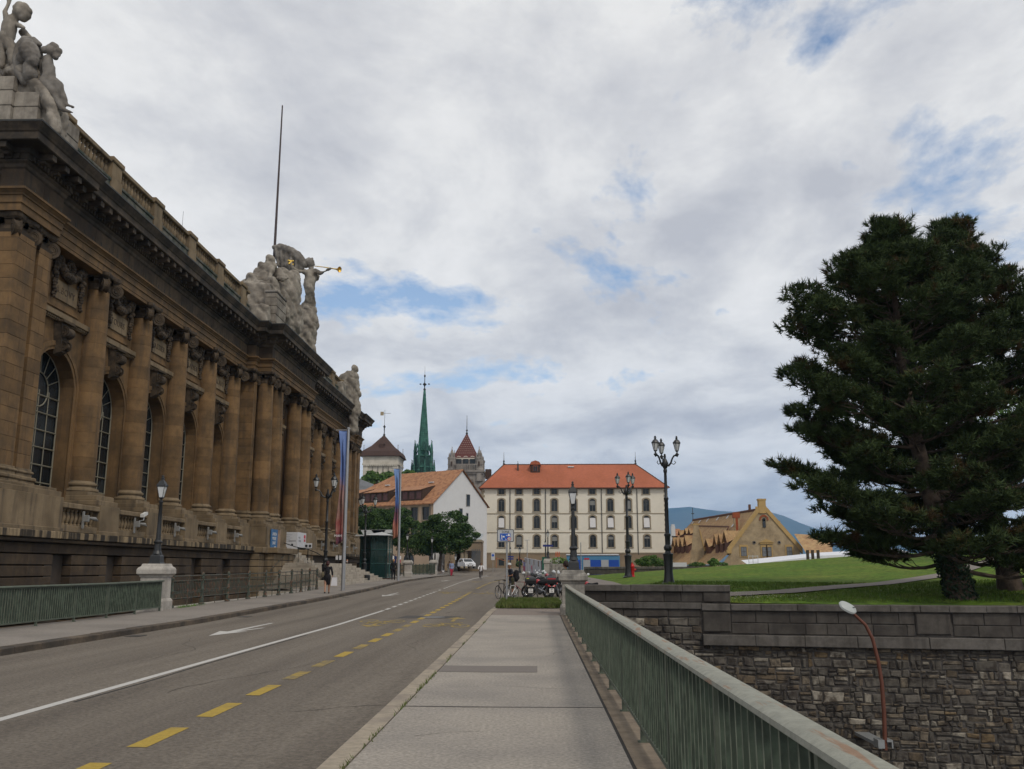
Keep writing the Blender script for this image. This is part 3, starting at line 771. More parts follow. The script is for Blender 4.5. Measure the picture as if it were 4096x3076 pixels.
# walls with arched openings -------------------------------
ZS,AR=9.15,1.72     # springing, arch radius
def bay(yc,ya,yb,xw,txt=None,first=False,r=AR):
    """one bay: wall around an arched window, archivolt, keystone, ledge, inscription, swag, glazing"""
    b=MB();n=14;xg=xw-.62;z0=4.4;zt=15.06
    arc=[(yc+r*math.cos(math.pi*(1-i/n)),ZS+r*math.sin(math.pi*(1-i/n))) for i in range(n+1)]
    F2=lambda pts:b.add([(xw,y,z) for y,z in pts],[tuple(range(len(pts)))])
    F2([(ya,z0),(yc-r,z0),(yc-r,ZS),(ya,ZS)]);F2([(yc+r,z0),(yb,z0),(yb,ZS),(yc+r,ZS)])
    F2([(ya,ZS),(yc-r,ZS)]+[p for p in arc[1:n//2+1]]+[(yc,zt),(ya,zt)])
    F2([(yc,zt)]+arc[n//2:]+[(yb,ZS),(yb,zt)])
    bd=[(yc-r,z0)]+arc+[(yc+r,z0)]
    for (a1,a2),(b1,b2_) in zip(bd,bd[1:]):b.add([(xw,a1,a2),(xw,b1,b2_),(xg-.1,b1,b2_),(xg-.1,a1,a2)],[(0,1,2,3)])
    wall=mb_(b,'wall',m_mus)
    b=MB()
    for (ra,rb,pr) in ((r+.0,r+.16,.05),(r+.16,r+.36,.09)):
        pts=[]
        for i in range(n+1):
            g=math.pi*(1-i/n);pts.append((math.cos(g),math.sin(g)))
        L2=[[(yc+c*ra,ZS+s*ra),(yc+c*rb,ZS+s*rb)] for c,s in pts]
        L2=[[(yc-ra,z0),(yc-rb,z0)]]+L2+[[(yc+ra,z0),(yc+rb,z0)]]
        for (p,q),(p2,q2) in zip(L2,L2[1:]):
            b.add([(xw+pr,*p),(xw+pr,*q),(xw+pr,*q2),(xw+pr,*p2),(xw-.02,*p),(xw-.02,*q),(xw-.02,*q2),(xw-.02,*p2)],[(0,1,2,3),(4,5,1,0),(2,6,7,3),(1,5,6,2),(0,3,7,4)])
    mb_(b,'archivolt',m_mus,smooth=False)
    # ledge with small dentils, panels
    b=MB();b.b2((xw,ya+.1,12.18),(xw+.30,yb-.1,12.42),.02);b.b2((xw,ya+.1,12.05),(xw+.16,yb-.1,12.18),.01)
    y=ya+.2
    while y<yb-.2:b.box((xw+.2,y,12.13),(.07,.07,.08));y+=.15
    mb_(b,'ledge',m_musp)
    b=MB()
    for a,c in ((ya+.35,yc-.55),(yc+.55,yb-.35)):
        pass
    b.b2((xw-.0,yc-1.45,12.62),(xw+.06,yc+1.45,14.7),.02)
    mb_(b,'wall_panel',m_mus)
    b=MB();b.b2((xw+.06,yc-1.05,13.0),(xw+.13,yc+1.05,13.85),.02);tb=mb_(b,'inscription_tablet',m_musp)
    if txt:
        cu=bpy.data.curves.new('inscription','FONT');cu.body=txt;cu.size=.42;cu.align_x='CENTER';cu.align_y='CENTER';cu.extrude=.008;cu.space_character=1.15
        o=bpy.data.objects.new('inscription',cu);COL.objects.link(o);o.parent=tb;o.data.materials.append(m_musd)
        o.matrix_world=Matrix.Translation((xw+.14-mo.x,yc-mo.y,13.42))@Matrix(((0,0,1),(1,0,0),(0,1,0))).to_4x4()
        o.location=(xw+.137-mo.x,yc-mo.y,13.42);o.rotation_euler=(math.pi/2,0,math.pi/2)
    if 'key' not in DR:
        b=MB();b.add([(0,-.26,ZS+r-.25),(0,.26,ZS+r-.25),(0,.48,12.05),(0,-.48,12.05),(.30,-.22,ZS+r-.12),(.30,.22,ZS+r-.12),(.34,.40,11.8),(.34,-.40,11.8),(.30,.42,12.05),(.30,-.42,12.05)],[(0,1,5,4),(1,2,8,6,5),(0,4,7,9,3),(4,5,6,7),(7,6,8,9),(0,3,2,1)])
        volute(b,(.36,0,11.62),math.pi/2,.25,.52);b.b2((.0,-.5,12.0),(.46,.5,12.1),.02)
        volute(b,(.33,0,ZS+r+.15),math.pi/2,.15,.34)
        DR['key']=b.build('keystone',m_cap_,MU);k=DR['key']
        b=MB();r2=random.Random(5)     # swag of leaves and fruit: hangs from the architrave, down the right side
        for i in range(26):
            t=i/25;y=-.95+1.9*t;z=14.75-.62*math.sin(t*math.pi)-.05
            rr_=.13+.1*math.sin(t*math.pi)
            b.lathe([(.02,-rr_),(rr_*.8,-rr_*.5),(rr_,0),(rr_*.8,rr_*.5),(.02,rr_)],(.16+r2.uniform(0,.08),y+r2.uniform(-.05,.05),z+r2.uniform(-.06,.06)),6)
        for s in (-1,1):
            for i in range(15):
                t=i/14;rr_=.16-.07*t+r2.uniform(-.02,.03)
                b.lathe([(.02,-rr_),(rr_*.9,-rr_*.4),(rr_,0),(rr_*.7,rr_*.6),(.02,rr_)],(.15+r2.uniform(0,.06),s*1.12+r2.uniform(-.07,.07),14.7-1.75*t),6)
        for i in range(12):
            g=i*math.pi/6;b.lathe([(.02,-.13),(.13,0),(.02,.13)],(.2,.3*math.cos(g)*.8,14.55+.25*math.sin(g)),6)
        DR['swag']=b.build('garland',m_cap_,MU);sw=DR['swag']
        # glazing: frame, bars, centre ring
        b=MB();bar=lambda p,q,w_=.035:b.tube([p,q],w_,4)
        for dy in (-r*.5,-.07,.07,r*.5):
            top=ZS+math.sqrt(max(0,r*r-dy*dy));bar((0,dy,4.5),(0,dy,ZS if abs(dy)>.1 else ZS),.028)
        z=4.45
        while z<ZS+.1:bar((0,-r,z),(0,r,z),.036);z+=.745
        for rr_ in (.75,r-.03):
            pts=[(0,rr_*math.cos(2*math.pi*i/20),ZS+rr_*math.sin(2*math.pi*i/20)) for i in range(21)] if rr_<1 else [(0,rr_*math.cos(math.pi*i/16),ZS+rr_*math.sin(math.pi*i/16)) for i in range(17)]
            b.tube(pts,.034,4)
        for i in range(1,8):
            g=math.pi*i/8;bar((0,.75*math.cos(g),ZS+.75*math.sin(g)),(0,r*math.cos(g),ZS+r*math.sin(g)),.025)
        for s in (-1,1):bar((0,s*(r-.03),4.4),(0,s*(r-.03),ZS),.04)
        DR['win']=b.build('window',m_mull,MU);wi=DR['win']
        b=MB();b.add([(0,-r,4.4),(0,r,4.4)]+[(0,r*math.cos(math.pi*i/n),ZS+r*math.sin(math.pi*i/n)) for i in range(n+1)],[tuple(range(n+3))])
        DR['gl']=b.build('glass',m_glass,wi);DR['gl'].location=(-.05,0,0)
    else:
        k=inst(DR['key'],MU);sw=inst(DR['swag'],MU);wi=inst(DR['win'],MU);inst(DR['gl'],wi)
    k.location=(xw-mo.x,yc-mo.y,0);sw.location=(xw+.06-mo.x,yc-mo.y,0);wi.location=(xg-mo.x,yc-mo.y,0)
ys_=[35.15]+W1
names=['A.BOVY','TOURS','DASSIER','PRADIER','ARLAUD']
for i,(a,c) in enumerate(zip(ys_,ys_[1:])):
    bay((a+c)/2+(.0),a,c,-20.72,names[i])
ys_=[74.0]+W2+[98.95]
for a,c in zip(ys_,ys_[1:]):
    if c-a>2:bay((a+c)/2,a,c,-20.72,'LIOTARD')
bay(67.5,65.4,69.6,-19.7,None)
for a,c in ((62.0,65.4),(69.6,74.0)):
    b=MB();b.b2((-21,a,4.4),(-19.7,c,15.06));mb_(b,'wall',m_mus)
b=MB();b.b2((-22.5,35.2,14.9),(-19.97,74,15.045));mb_(b,'soffit',m_mus)   # closes the top of the bays
b=MB()
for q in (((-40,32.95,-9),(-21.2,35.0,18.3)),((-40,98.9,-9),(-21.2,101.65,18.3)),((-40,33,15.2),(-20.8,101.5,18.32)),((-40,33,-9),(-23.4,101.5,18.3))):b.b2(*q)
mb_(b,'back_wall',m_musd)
# terrace pedestals, balustrade above the podium -----------
def ped(y0,y1,x0=-21.2,x1=-19.0,z0=3.0,z1=4.30,m=None):
    b=MB();b.b2((x0,y0,z0),(x1,y1,z1),.015);p=mb_(b,'column_pedestal',m or m_musp)
    b=MB();b.b2((x0,y0-.0,z1+.003),(x1-.12,y1,z1+.22),.02);b.b2((x0,y0+.1,z1+.22),(x1-.28,y1-.1,4.75),.02);b.b2((x0,y0-.06,z0),(x1+.05,y1+.06,z0+.18),.02)
    o=mb_(b,'cap',m_musp,p);return p
ped(32.0,36.3,z1=4.4);PE=[]
for y in W1[:-1]+W2[1:]:ped(y-.93,y+.93)
ped(58.8,60.85);ped(75,79.4);ped(98.4,102.2)
ped(60.9,65.75,-21.2,-17.95,2.95,4.3,m_musp);ped(68.8,74.3,-21.2,-17.95,2.95,4.3,m_musp)
bl=MB();bl.lathe([(.085,0),(.085,.06),(.045,.09),(.085,.20),(.105,.30),(.075,.45),(.045,.52),(.07,.56),(.085,.60),(.085,.66)],n=8)
BL=[None]
def balusters(y0,y1,x,z,n,h=1.0,parent=MU,wx=.16):
    for i in range(n):
        y=y0+(y1-y0)*(i+.5)/n
        if BL[0] is None:BL[0]=bl.build('baluster',m_musp,parent,smooth=True);o=BL[0]
        else:o=inst(BL[0],parent)
        o.location=(x-mo.x,y-mo.y,z);o.scale=(1,1,h)
def rail_between(y0,y1,x,z0,zb,zr,zt,n,m,par=MU,w_=.22):
    b=MB();b.b2((x-w_-.02,y0,z0),(x+w_,y1,zb),.01);b.b2((x-w_-.04,y0,zr),(x+w_+.04,y1,zt),.03);b.b2((x-w_-.2,y0,z0),(x-w_,y1,zr+.02))
    mb_(b,'balustrade',m);balusters(y0+.1,y1-.1,x,zb,n,(zr-zb)/.66)
tb=[36.3]+W1[:-1]
seg_=[(36.3,W1[0]-.93)]+[(a+.93,c-.93) for a,c in zip(W1[:-1],W1[1:-1])]+[(W1[3]+.93,58.8)]
seg_+= [(79.4,W2[1]-.93)]+[(a+.93,c-.93) for a,c in zip(W2[1:],W2[2:])]
fl0=None
for i,(a,c) in enumerate(seg_):
    rail_between(a,c,-19.28,3.05,3.32,4.0,4.22,9,m_musp)
    yc=(a+c)/2+.1       # floodlight bracket on the balustrade
    if fl0 is None:
        b=MB();b.b2((-.03,-.05,0),(.03,.05,.72),.01);b.b2((.03,-.02,.28),(.2,.14,.56),.02);b.tube([(.16,.15,.45),(.25,.5,.43),(.22,.85,.36)],[.045,.085,.02],8)
        fl0=b.build('floodlight',mat('grey_fitting',(.20,.195,.185),.5,.1,5),MU);o=fl0
    else:o=inst(fl0,MU)
    o.location=(-18.98-mo.x,yc-mo.y,3.22)
b=MB();b.box((0,0,0),(.16,.62,.14),0);b.tube([(0,0,-.05),(0,-.1,-.25),(-.2,-.1,-.3)],.03,6)
o=b.build('security_camera',mat('white_fitting',(.62,.62,.6),.4,.05,5),MU);o.location=(-18.75-mo.x,43.4-mo.y,4.12);o.rotation_euler=(.25,0,.1)
# podium band and rusticated base --------------------------
b=MB();b.b2((-21,18,2.66),(-18.75,60.9,2.98));mb_(b,'terrace_slab',m_joint)
def bandrun(y0,y1,x,z0,z1,lo,hi,name,m,dx=.5,ch=.02,g=.006):
    y=y0
    while y<y1-.05:
        e=min(y1,y+R.uniform(lo,hi))
        if y1-e<lo*.6:e=y1
        q=MB();q.b2((x-dx,y+g,z0+g),(x+R.uniform(-.006,.006),e-g,z1-g),ch);mb_(q,name,m);y=e
bandrun(24,59.4,-18.22,2.70,2.98,.6,1.5,'band_stone',m_band,.7)
bandrun(79.6,103,-18.22,2.70,2.98,.9,1.8,'band_stone',m_band,.7)
b=MB();b.b2((-19,18,2.55),(-18.32,59.4,2.70),.03);b.b2((-19,79.6,2.55),(-18.32,103,2.70),.03);mb_(b,'band_moulding',m_musd)
b=MB();b.b2((-23.4,18,-9),(-18.95,59.5,2.66));b.b2((-23.4,79.6,-2),(-18.95,102.8,2.66));mb_(b,'podium_core',m_joint)
DO=[35.75,40.25,45.2,50.1,54.9,82,86.5,91,96]
zc=[2.55,2.13,1.71,1.29,.87,.45,.03,-.39,-.81,-1.23,-1.8]
for i,(z1,z0) in enumerate(zip(zc,zc[1:])):
    for (A,B_) in (((28 if i<5 else 31.5),59.5),(79.6,102.6)):
        if B_>60 and z1<.3:continue
        cuts=[A]
        if i>=1:
            for d in DO:
                if A<d<B_:cuts+=[d-.72,None,d+.72]
        cuts.append(B_)
        run=[];cur=[cuts[0]]
        for c in cuts[1:]:
            if c is None:continue
            cur.append(c)
        # pairs: solid stretches between openings
        if i>=1:
            op=[(d-.72,d+.72) for d in DO if A<d<B_];p=A;sol=[]
            for a,c in op:sol.append((p,a));p=c
            sol.append((p,B_))
        else:sol=[(A,B_)]
        for a,c in sol:
            if c-a<.2:continue
            n=max(1,round((c-a)/1.85))
            for j in range(n):
                ya=a+(c-a)*j/n;yb=a+(c-a)*(j+1)/n
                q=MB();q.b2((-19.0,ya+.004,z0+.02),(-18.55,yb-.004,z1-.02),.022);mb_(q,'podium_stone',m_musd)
dm=mat('cellar_door',(.055,.042,.032),.6,.2,3,streak=.4)
for d in DO:
    b=MB();b.b2((-18.98,d-.70,.0 if d>70 else -1.75),(-18.86,d-.28,2.1));b.b2((-18.98,d-.22,-1.75 if d<70 else 0),(-18.9,d+.70,2.1))
    mb_(b,'cellar_door',dm)
# entrance block and stairs --------------------------------
b=MB();b.b2((-21,59.5,-1.8),(-18.0,60.85,2.55),.02);b.b2((-21,60.87,-1.8),(-17.4,65.7,2.55),.02);b.b2((-21,68.85,.3),(-17.4,79.6,2.55),.02);b.b2((-22,65.6,.3),(-17.8,68.9,2.9));mb_(b,'entrance_block',m_joint)
for i,(z1,z0) in enumerate(zip(zc,zc[1:])):
    for q3 in (((-18.9,59.46,z0+.02),(-17.96,60.6,z1-.02)),((-19,60.8,z0+.02),(-17.36,63.2,z1-.02)),((-18.6,63.2,z0+.02),(-17.36,65.75,z1-.02)),((-19,68.8,z0+.02),(-17.36,71.5,z1-.02))):
        q=MB();q.b2(*q3,.022);mb_(q,'podium_stone',m_musp)
b=MB();b.b2((-21,59.4,2.57),(-17.7,60.8,2.95),.04);b.b2((-21,60.6,2.572),(-17.1,65.85,2.952),.04);b.b2((-21,68.7,2.574),(-17.1,79.7,2.954),.04);mb_(b,'entrance_coping',m_musp)
m_step=mat('stair_stone',(.36,.32,.265),.88,.12,5,.3,30,col2=(.27,.235,.19),ms=1,rnd=.10,streak=.2)
ST=thing('museum_stairs',(-16,68,.4),'broad pale stone steps spreading down from the museum entrance to the pavement','stairs')
so3=Vector((-16,68,.4))
for k in range(9):
    xr=-13.2-.28*k;yn=60.6+.36*k;yf=81.5-.55*k;z1=.50+.163*(k+1);z0=z1-.163 if k else -.1
    # near face slabs
    xs_=[-18.2]
    while xs_[-1]<xr-.5:xs_.append(min(xr,xs_[-1]+R.uniform(1.1,2.0)))
    xs_[-1]=xr
    for a,c in zip(xs_,xs_[1:]):
        q=MB();q.b2((a+.003,yn,z0+.002),(c-.003,yn+.62,z1),.012);q.v=[(p[0]-so3.x,p[1]-so3.y,p[2]-so3.z) for p in q.v];q.build('step',m_step,ST)
    ys2=[yn+.62]
    while ys2[-1]<yf-.6:ys2.append(min(yf,ys2[-1]+R.uniform(1.4,2.4)))
    ys2[-1]=yf
    for a,c in zip(ys2,ys2[1:]):
        q=MB();q.b2((xr-.55 if k<8 else -18.2,a+.003,z0+.002),(xr,c-.003,z1),.012);q.v=[(p[0]-so3.x,p[1]-so3.y,p[2]-so3.z) for p in q.v];q.build('step',m_step,ST)
for k in range(5):
    z1=1.97+.19*(k+1);q=MB();q.b2((-19.5,65.8,z1-.19),(-16.6-.32*k,68.75,z1),.01);q.v=[(p[0]-so3.x,p[1]-so3.y,p[2]-so3.z) for p in q.v];q.build('step',m_step,ST)
# low steps inside the court, leading down
b=MB()
for k in range(5):b.b2((-18.0,56.2+k*.9,-1.75+.38*k),(-13.8,57.2+k*.9,-1.37+.38*k),.01)
b.v=[(p[0]+15.9,p[1]-58,p[2]+1.7) for p in b.v]
o=b.build('court_steps',m_step);o.location=(-15.9,58,-1.7);tag(o,'pale steps dropping into the sunken court behind the ornate railing','steps')
# roof balustrade and parapet ------------------------------
def roofrun(y0,y1,xp,piers,nb=12):
    b=MB();b.b2((xp-.35,y0,18.3),(xp+.22,y1,19.62),.02);mb_(b,'parapet_plinth',m_moss)
    b=MB();b.b2((xp-.4,y0,19.62),(xp+.28,y1,19.78),.03);mb_(b,'parapet_moulding',m_moss)
    cs=[y0]+piers+[y1]
    for p in piers:
        b=MB();b.b2((xp-.42,p-.55,18.35),(xp+.30,p+.55,19.9),.02);b.b2((xp-.42,p-.5,19.9),(xp+.26,p+.5,20.62),.03);b.b2((xp-.48,p-.58,20.62),(xp+.34,p+.58,20.88),.04);mb_(b,'parapet_pier',m_musp)
    for a,c in zip(cs,cs[1:]):
        a+=.55 if a in piers else 0;c-=.55 if c in piers else 0
        if c-a<.6:continue
        b=MB();b.b2((xp-.26,a,20.56),(xp+.24,c,20.78),.03);mb_(b,'parapet_rail',m_musp)
        n=max(3,int((c-a)/.33))
        for i in range(n):
            o=inst(BL[0],MU);o.location=(xp-mo.x,a+(c-a)*(i+.5)/n-mo.y,19.78);o.scale=(1.15,1.15,1.2)
roofrun(35.0,61.2,-20.35,[35.7]+W1)
roofrun(74.6,97.5,-20.35,[78.6,83.48,88.06,92.92])
b=MB();b.b2((-36,36,18.3),(-24.5,98,20.5));mb_(b,'roof',m_lead)
# ---------------------------------------------------------------- rounded figures grown from tapered limbs
def ball(b,c,r,sx=1,sy=1,sz=1,n=10,M=None):
    v=[];k=6
    for i in range(k+1):
        ph=math.pi*i/k
        for j in range(n):
            g=2*math.pi*j/n;p=Vector((math.sin(ph)*math.cos(g)*sx*r,math.sin(ph)*math.sin(g)*sy*r,math.cos(ph)*sz*r))
            if M:p=M@p
            v.append(p+Vector(c))
    f=[]
    for i in range(k):
        for j in range(n):
            f.append((i*n+j,(i+1)*n+j,(i+1)*n+(j+1)%n,i*n+(j+1)%n))
    b.add(v,f)
def limb(b,pts,rad,n=10):
    b.tube(pts,rad,n)
    for p,r in zip(pts,rad if hasattr(rad,'__len__') else [rad]*len(pts)):ball(b,p,r*1.0,n=8)
def organic(b,name,m,parent=None,vox=.02,smooth=2,disp=None):
    # several limbs fused into one continuous skin
    b.f=[f for f in b.f];o=b.build(name,m,parent)
    r=o.modifiers.new('skin','REMESH');r.mode='VOXEL';r.voxel_size=vox;r.use_smooth_shade=True
    if smooth:
        s=o.modifiers.new('smooth','SMOOTH');s.iterations=smooth;s.factor=.5
    if disp:
        tx=bpy.data.textures.get('folds') or bpy.data.textures.new('folds','CLOUDS');tx.noise_scale=disp[1];tx.noise_depth=2
        t2=bpy.data.textures.get('drapes') or bpy.data.textures.new('drapes','MARBLE');t2.noise_scale=.7;t2.turbulence=6;t2.marble_type='SHARP';d2=o.modifiers.new('drapes','DISPLACE');d2.texture=t2;d2.strength=disp[0]*1.1;d2.texture_coords='GLOBAL'
        d=o.modifiers.new('folds','DISPLACE');d.texture=tx;d.strength=disp[0];d.texture_coords='GLOBAL'
    return o
m_statue=mat('statue_stone',(.27,.24,.20),.9,.16,3,.4,12,col2=(.14,.12,.098),ms=.9,mask=(.42,.62),streak=.35,mdet=8)
m_statd=mat('statue_stone_grey',(.195,.178,.158),.9,.2,3,.4,12,col2=(.12,.105,.09),ms=1.1,mask=(.4,.6),streak=.4,mdet=8)
m_gold=mat('gilding',(.75,.50,.12),.3,.1,6,metal=1,spec=.6)
def fig(b,Y,J,s=1.):
    """limbs given by photo points at depth Y (+dy) and radii in metres"""
    for pts,rad in J:
        limb(b,[P(u,v,Y+(w[0] if w else 0)) for u,v,*w in pts],[r*s for r in (rad if hasattr(rad,'__len__') else [rad]*len(pts))])
# trumpeting winged figure group over the entrance
Y0=67.5
T=thing('sculpture_group',(-19.6,67.8,18.35),'large pale stone sculpture group above the entrance with a winged trumpet blowing figure','sculpture')
def loc(b,t):b.v=[tuple(Vector(p)-t.location) for p in b.v];return b
b=MB()
b.b2((-21.4,61.8,18.3),(-19.0,73.2,20.0));b.b2((-21.3,63.0,20),(-19.3,71.8,22.0))
fig(b,Y0+6,[ # standing winged woman
 ([(1215,1500,2),(1222,1380,1.5),(1228,1290,1),(1238,1210,.5),(1240,1165,0)],[.85,.70,.60,.48,.40]),
 ([(1240,1165),(1236,1120),(1240,1085)],[.42,.45,.30]),([(1240,1085),(1246,1065)],[.14,.16]),
 ([(1262,1085),(1282,1093,-.5),(1302,1084,-1),(1322,1074,-1.4)],[.20,.16,.12,.09]),
 ([(1222,1088),(1192,1084,-.5),(1170,1073,-.8),(1163,1052,-.9)],[.20,.16,.13,.09]),
 ([(1258,1120),(1262,1110)],[.2,.16]),([(1230,1090),(1256,1090)],[.24,.24]),
 ([(1266,1105,.5),(1264,1120,.6)],[.22,.2])])
o=organic(loc(b,T),'standing_figure',m_statue,T,.085,2,(.12,.5))
b=MB()
YH=Y0+6
ball(b,P(1241,1052,YH),.38,1,1,1.15);ball(b,P(1229,1050,YH),.36);ball(b,P(1224,1062,YH),.24);limb(b,[P(1243,1066,YH),P(1242,1085,YH)],[.17,.19]);ball(b,P(1256,1058,YH),.10);ball(b,P(1249,1034,YH),.1);ball(b,P(1236,1038,YH),.2)
organic(loc(b,T),'head',m_statd,T,.05,1)
b=MB()  # wing
top=[(1098,984),(1118,987),(1142,993),(1165,1002),(1185,1015),(1202,1032),(1215,1052)]
low=[(1100,1010),(1108,1045),(1112,1070),(1135,1085),(1160,1100),(1190,1092),(1215,1075)]
for (a,c),(d,e) in zip(zip(top,low),zip(top[1:],low[1:])):
    v=[]
    for u,vv in (a,d,e,c):
        v.append(P(u,vv,Y0+5.6))
    for u,vv in (a,d,e,c):v.append(P(u,vv,Y0+6.2))
    b.add(v,[(0,1,2,3),(7,6,5,4),(0,4,5,1),(1,5,6,2),(2,6,7,3),(3,7,4,0)])
limb(b,[P(u,v+3,Y0+5.7) for u,v in top],[.22,.32,.36,.38,.36,.32,.3])
for k in range(5):limb(b,[P(1104+k*20,1000+k*7,Y0+5.5),P(1112+k*17,1062+k*6,Y0+5.45)],[.13,.10])
organic(loc(b,T),'wing',m_statd,T,.08,2,(.1,.35))
b=MB();fig(b,Y0-1,[ # seated nude at the left, and draped knees
 ([(1055,1120,-1),(1060,1085,-1),(1075,1068,-1),(1082,1058,-1)],[.62,.55,.42,.22]),
 ([(1045,1065,-1),(1030,1090,-1.2),(1022,1115,-1.6)],[.32,.25,.2]),([(1092,1065,-1),(1080,1092,-1.5),(1084,1120,-1.8)],[.28,.22,.17]),
 ([(1050,1130,-1),(1010,1115,-1.8),(990,1150,-2)],[.6,.5,.45]),([(1060,1140,-1),(1090,1130,-2),(1100,1180,-2)],[.55,.42,.4]),
 ([(985,1145,-1),(1010,1150,-2),(1050,1150,-2.2),(1090,1160,-2)],[.5,.5,.5,.45]),
 ([(1000,1170,0),(1090,1170,0)],[.9,.9]),([(1125,1105,0),(1120,1150,0),(1125,1250,0)],[.7,.9,1.0]),([(1170,1110,.5),(1150,1200,.5),(1160,1300,1)],[.6,.9,1.0]),
 ([(1110,1112,-1),(1130,1116,-1.2),(1148,1112,-1)],[.16,.22,.14])])
ball(b,P(1080,1040,Y0-2),.37,1,1,1.1)
organic(loc(b,T),'seated_figure',m_statue,T,.09,2,(.14,.45))
b=MB();fig(b,Y0+2.2,[ # woman with bare torso in front
 ([(1172,1145),(1165,1125)],[.34,.36]),([(1172,1145),(1176,1170),(1178,1185)],[.34,.36,.42]),([(1160,1128),(1182,1128)],[.27,.27]),
 ([(1190,1130),(1202,1160),(1196,1185)],[.22,.17,.13]),([(1150,1130),(1142,1155),(1150,1170)],[.2,.15,.12]),
 ([(1178,1190),(1140,1180,-1),(1128,1200,-1)],[.45,.42,.38]),([(1178,1195),(1172,1230,-.6),(1155,1270,-.6),(1140,1290,-.3)],[.5,.5,.42,.38]),
 ([(1130,1190,-.6),(1150,1260,-.3),(1130,1300),(1170,1350,.5)],[.4,.45,.4,.5]),
 ([(1168,1112),(1170,1118)],[.13,.15])])
ball(b,P(1171,1103,Y0+2.2),.33,1,1,1.15)
organic(loc(b,T),'front_figure',m_statue,T,.07,2,(.1,.4))
b=MB();fig(b,Y0+6.6,[ # figures lower at the right edge
 ([(1225,1220),(1235,1250),(1240,1300),(1228,1350),(1232,1420),(1236,1490)],[.35,.7,.75,.7,.65,.7]),([(1232,1215),(1244,1228)],[.2,.1]),
 ([(1200,1250),(1190,1330),(1200,1430),(1215,1500)],[.6,.8,.8,.8]),([(1150,1300),(1160,1380),(1185,1440)],[.6,.7,.6]),
 ([(1240,1250),(1250,1262),(1240,1290)],[.4,.42,.35]),([(1238,1298),(1245,1304)],[.2,.1])])
organic(loc(b,T),'lower_figures',m_statue,T,.09,2,(.16,.4))
# block base with stone piers
for i,(u0,u1,v0,v1,dy) in enumerate(((1000,1044,1165,1275,-4.2),(1055,1108,1170,1300,-5.0))):
    p=P(u0,v1,Y0+dy);q=P(u1,v0,Y0+dy);z=18.25;k=0
    while z<q.z-.1:
        ze=min(q.z,z+.62);b=MB();b.b2((p.x,p.y,z+.008),(q.x,p.y+2.5,ze-.008),.03);loc(b,T).build('stone',m_statue,T);z=ze
    b=MB();b.b2((p.x-.06,p.y-.06,q.z),(q.x+.06,p.y+2.5,q.z+.18),.05);loc(b,T).build('pier_cap',m_statd,T)
tr=thing('trumpet',P(1290,1073,Y0+5.1),'golden trumpet held out by the winged stone figure','trumpet')
b=MB();pts=[P(1257,1064,Y0+5.8),P(1300,1069,Y0+5.1),P(1335,1075,Y0+4.6),P(1348,1077,Y0+4.4)];b.tube(pts,[.035,.04,.05,.07],10)
loc(b,tr).build('tube',m_gold,tr,smooth=True)
b=MB();a0=P(1346,1077,Y0+4.4);a1=P(1358.5,1078,Y0+4.25);b.tube([a0,a0.lerp(a1,.5),a0.lerp(a1,.8),a1],[.07,.12,.22,.25],16,cap=False);b.tube([a1,a1.lerp(a0,.2),a0.lerp(a1,.5),a0],[.235,.20,.1,.04],16,cap=False)
loc(b,tr).build('bell',m_gold,tr,smooth=True)
b=MB()
for i in range(14):
    ball(b,P(1163+R.uniform(-11,11),1050+R.uniform(-9,9),Y0+5.1+R.uniform(-.1,.1)),.09,n=6)
wr=organic(b,'laurel_wreath',m_gold,None,.035,0);tag(wr,'small golden wreath in the raised hand of the winged stone figure','wreath')
# cherub group over the near corner
Yc=33.0
T=thing('cherub_group',(-20.4,33.2,18.4),'stone group of cherubs and a large female head above the nearest museum corner','sculpture')
def F2(name,m,J,balls=(),vox=.045,disp=(.05,.25),dy=0):
    b=MB();fig(b,Yc+dy,J)
    for u,v,r,*w in balls:ball(b,P(u,v,Yc+dy+(w[0] if w else 0)),r)
    return organic(loc(b,T),name,m,T,vox,2,disp)
F2('standing_cherub',m_statue,[([(25,150),(38,110),(48,80)],[.30,.31,.24]),([(30,95),(22,45),(35,10),(38,-30)],[.12,.10,.09,.08]),([(62,95),(95,110,-.2)],[.12,.09]),([(28,165),(52,200),(48,255)],[.25,.20,.15]),([(2,160),(0,200),(4,260)],[.26,.21,.16]),([(45,75),(60,68)],[.1,.1]),([(30,120),(60,95)],[.22,.16]),([(90,130,.5),(125,160,.5)],[.18,.12])],[(84,50,.30),(78,35,.28),(95,38,.27),(72,52,.25),(92,68,.2),(104,62,.18),(115,45,.15)])
F2('draped_head',m_statd,[([(122,300,-.2),(116,268,-.25)],[.30,.24]),([(160,178,-.1),(135,160,-.1),(98,158,-.1),(74,185,-.1),(66,230,-.1),(70,285,-.1),(100,325,-.1)],[.09,.13,.15,.15,.15,.16,.2]),([(150,175,0),(163,215,.15),(165,260,.15),(172,320,.15)],[.10,.10,.11,.13])],[(116,205,.40,-.3),(128,222,.34,-.35),(132,240,.27,-.35),(139,256,.13,-.35),(154,228,.075,-.35),(150,238,.06,-.35),(149,247,.07,-.35),(149,205,.10,-.35),(92,230,.26,-.2),(110,178,.26,-.25),(128,176,.17,-.3)],.032,(.018,.12))
F2('seated_cherub',m_statd,[([(195,310),(188,262),(190,238)],[.25,.25,.18]),([(185,245),(195,278),(212,270)],[.10,.09,.08]),([(195,315),(235,345),(262,415)],[.24,.19,.12]),([(180,325),(215,370),(250,430)],[.24,.19,.13]),([(262,418),(292,428)],[.08,.05]),([(255,438),(292,450)],[.08,.05])],[(208,205,.22),(200,190,.17),(218,190,.17),(235,205,.14),(182,200,.16),(225,228,.13),(236,222,.09),(210,180,.14)])
b=MB()
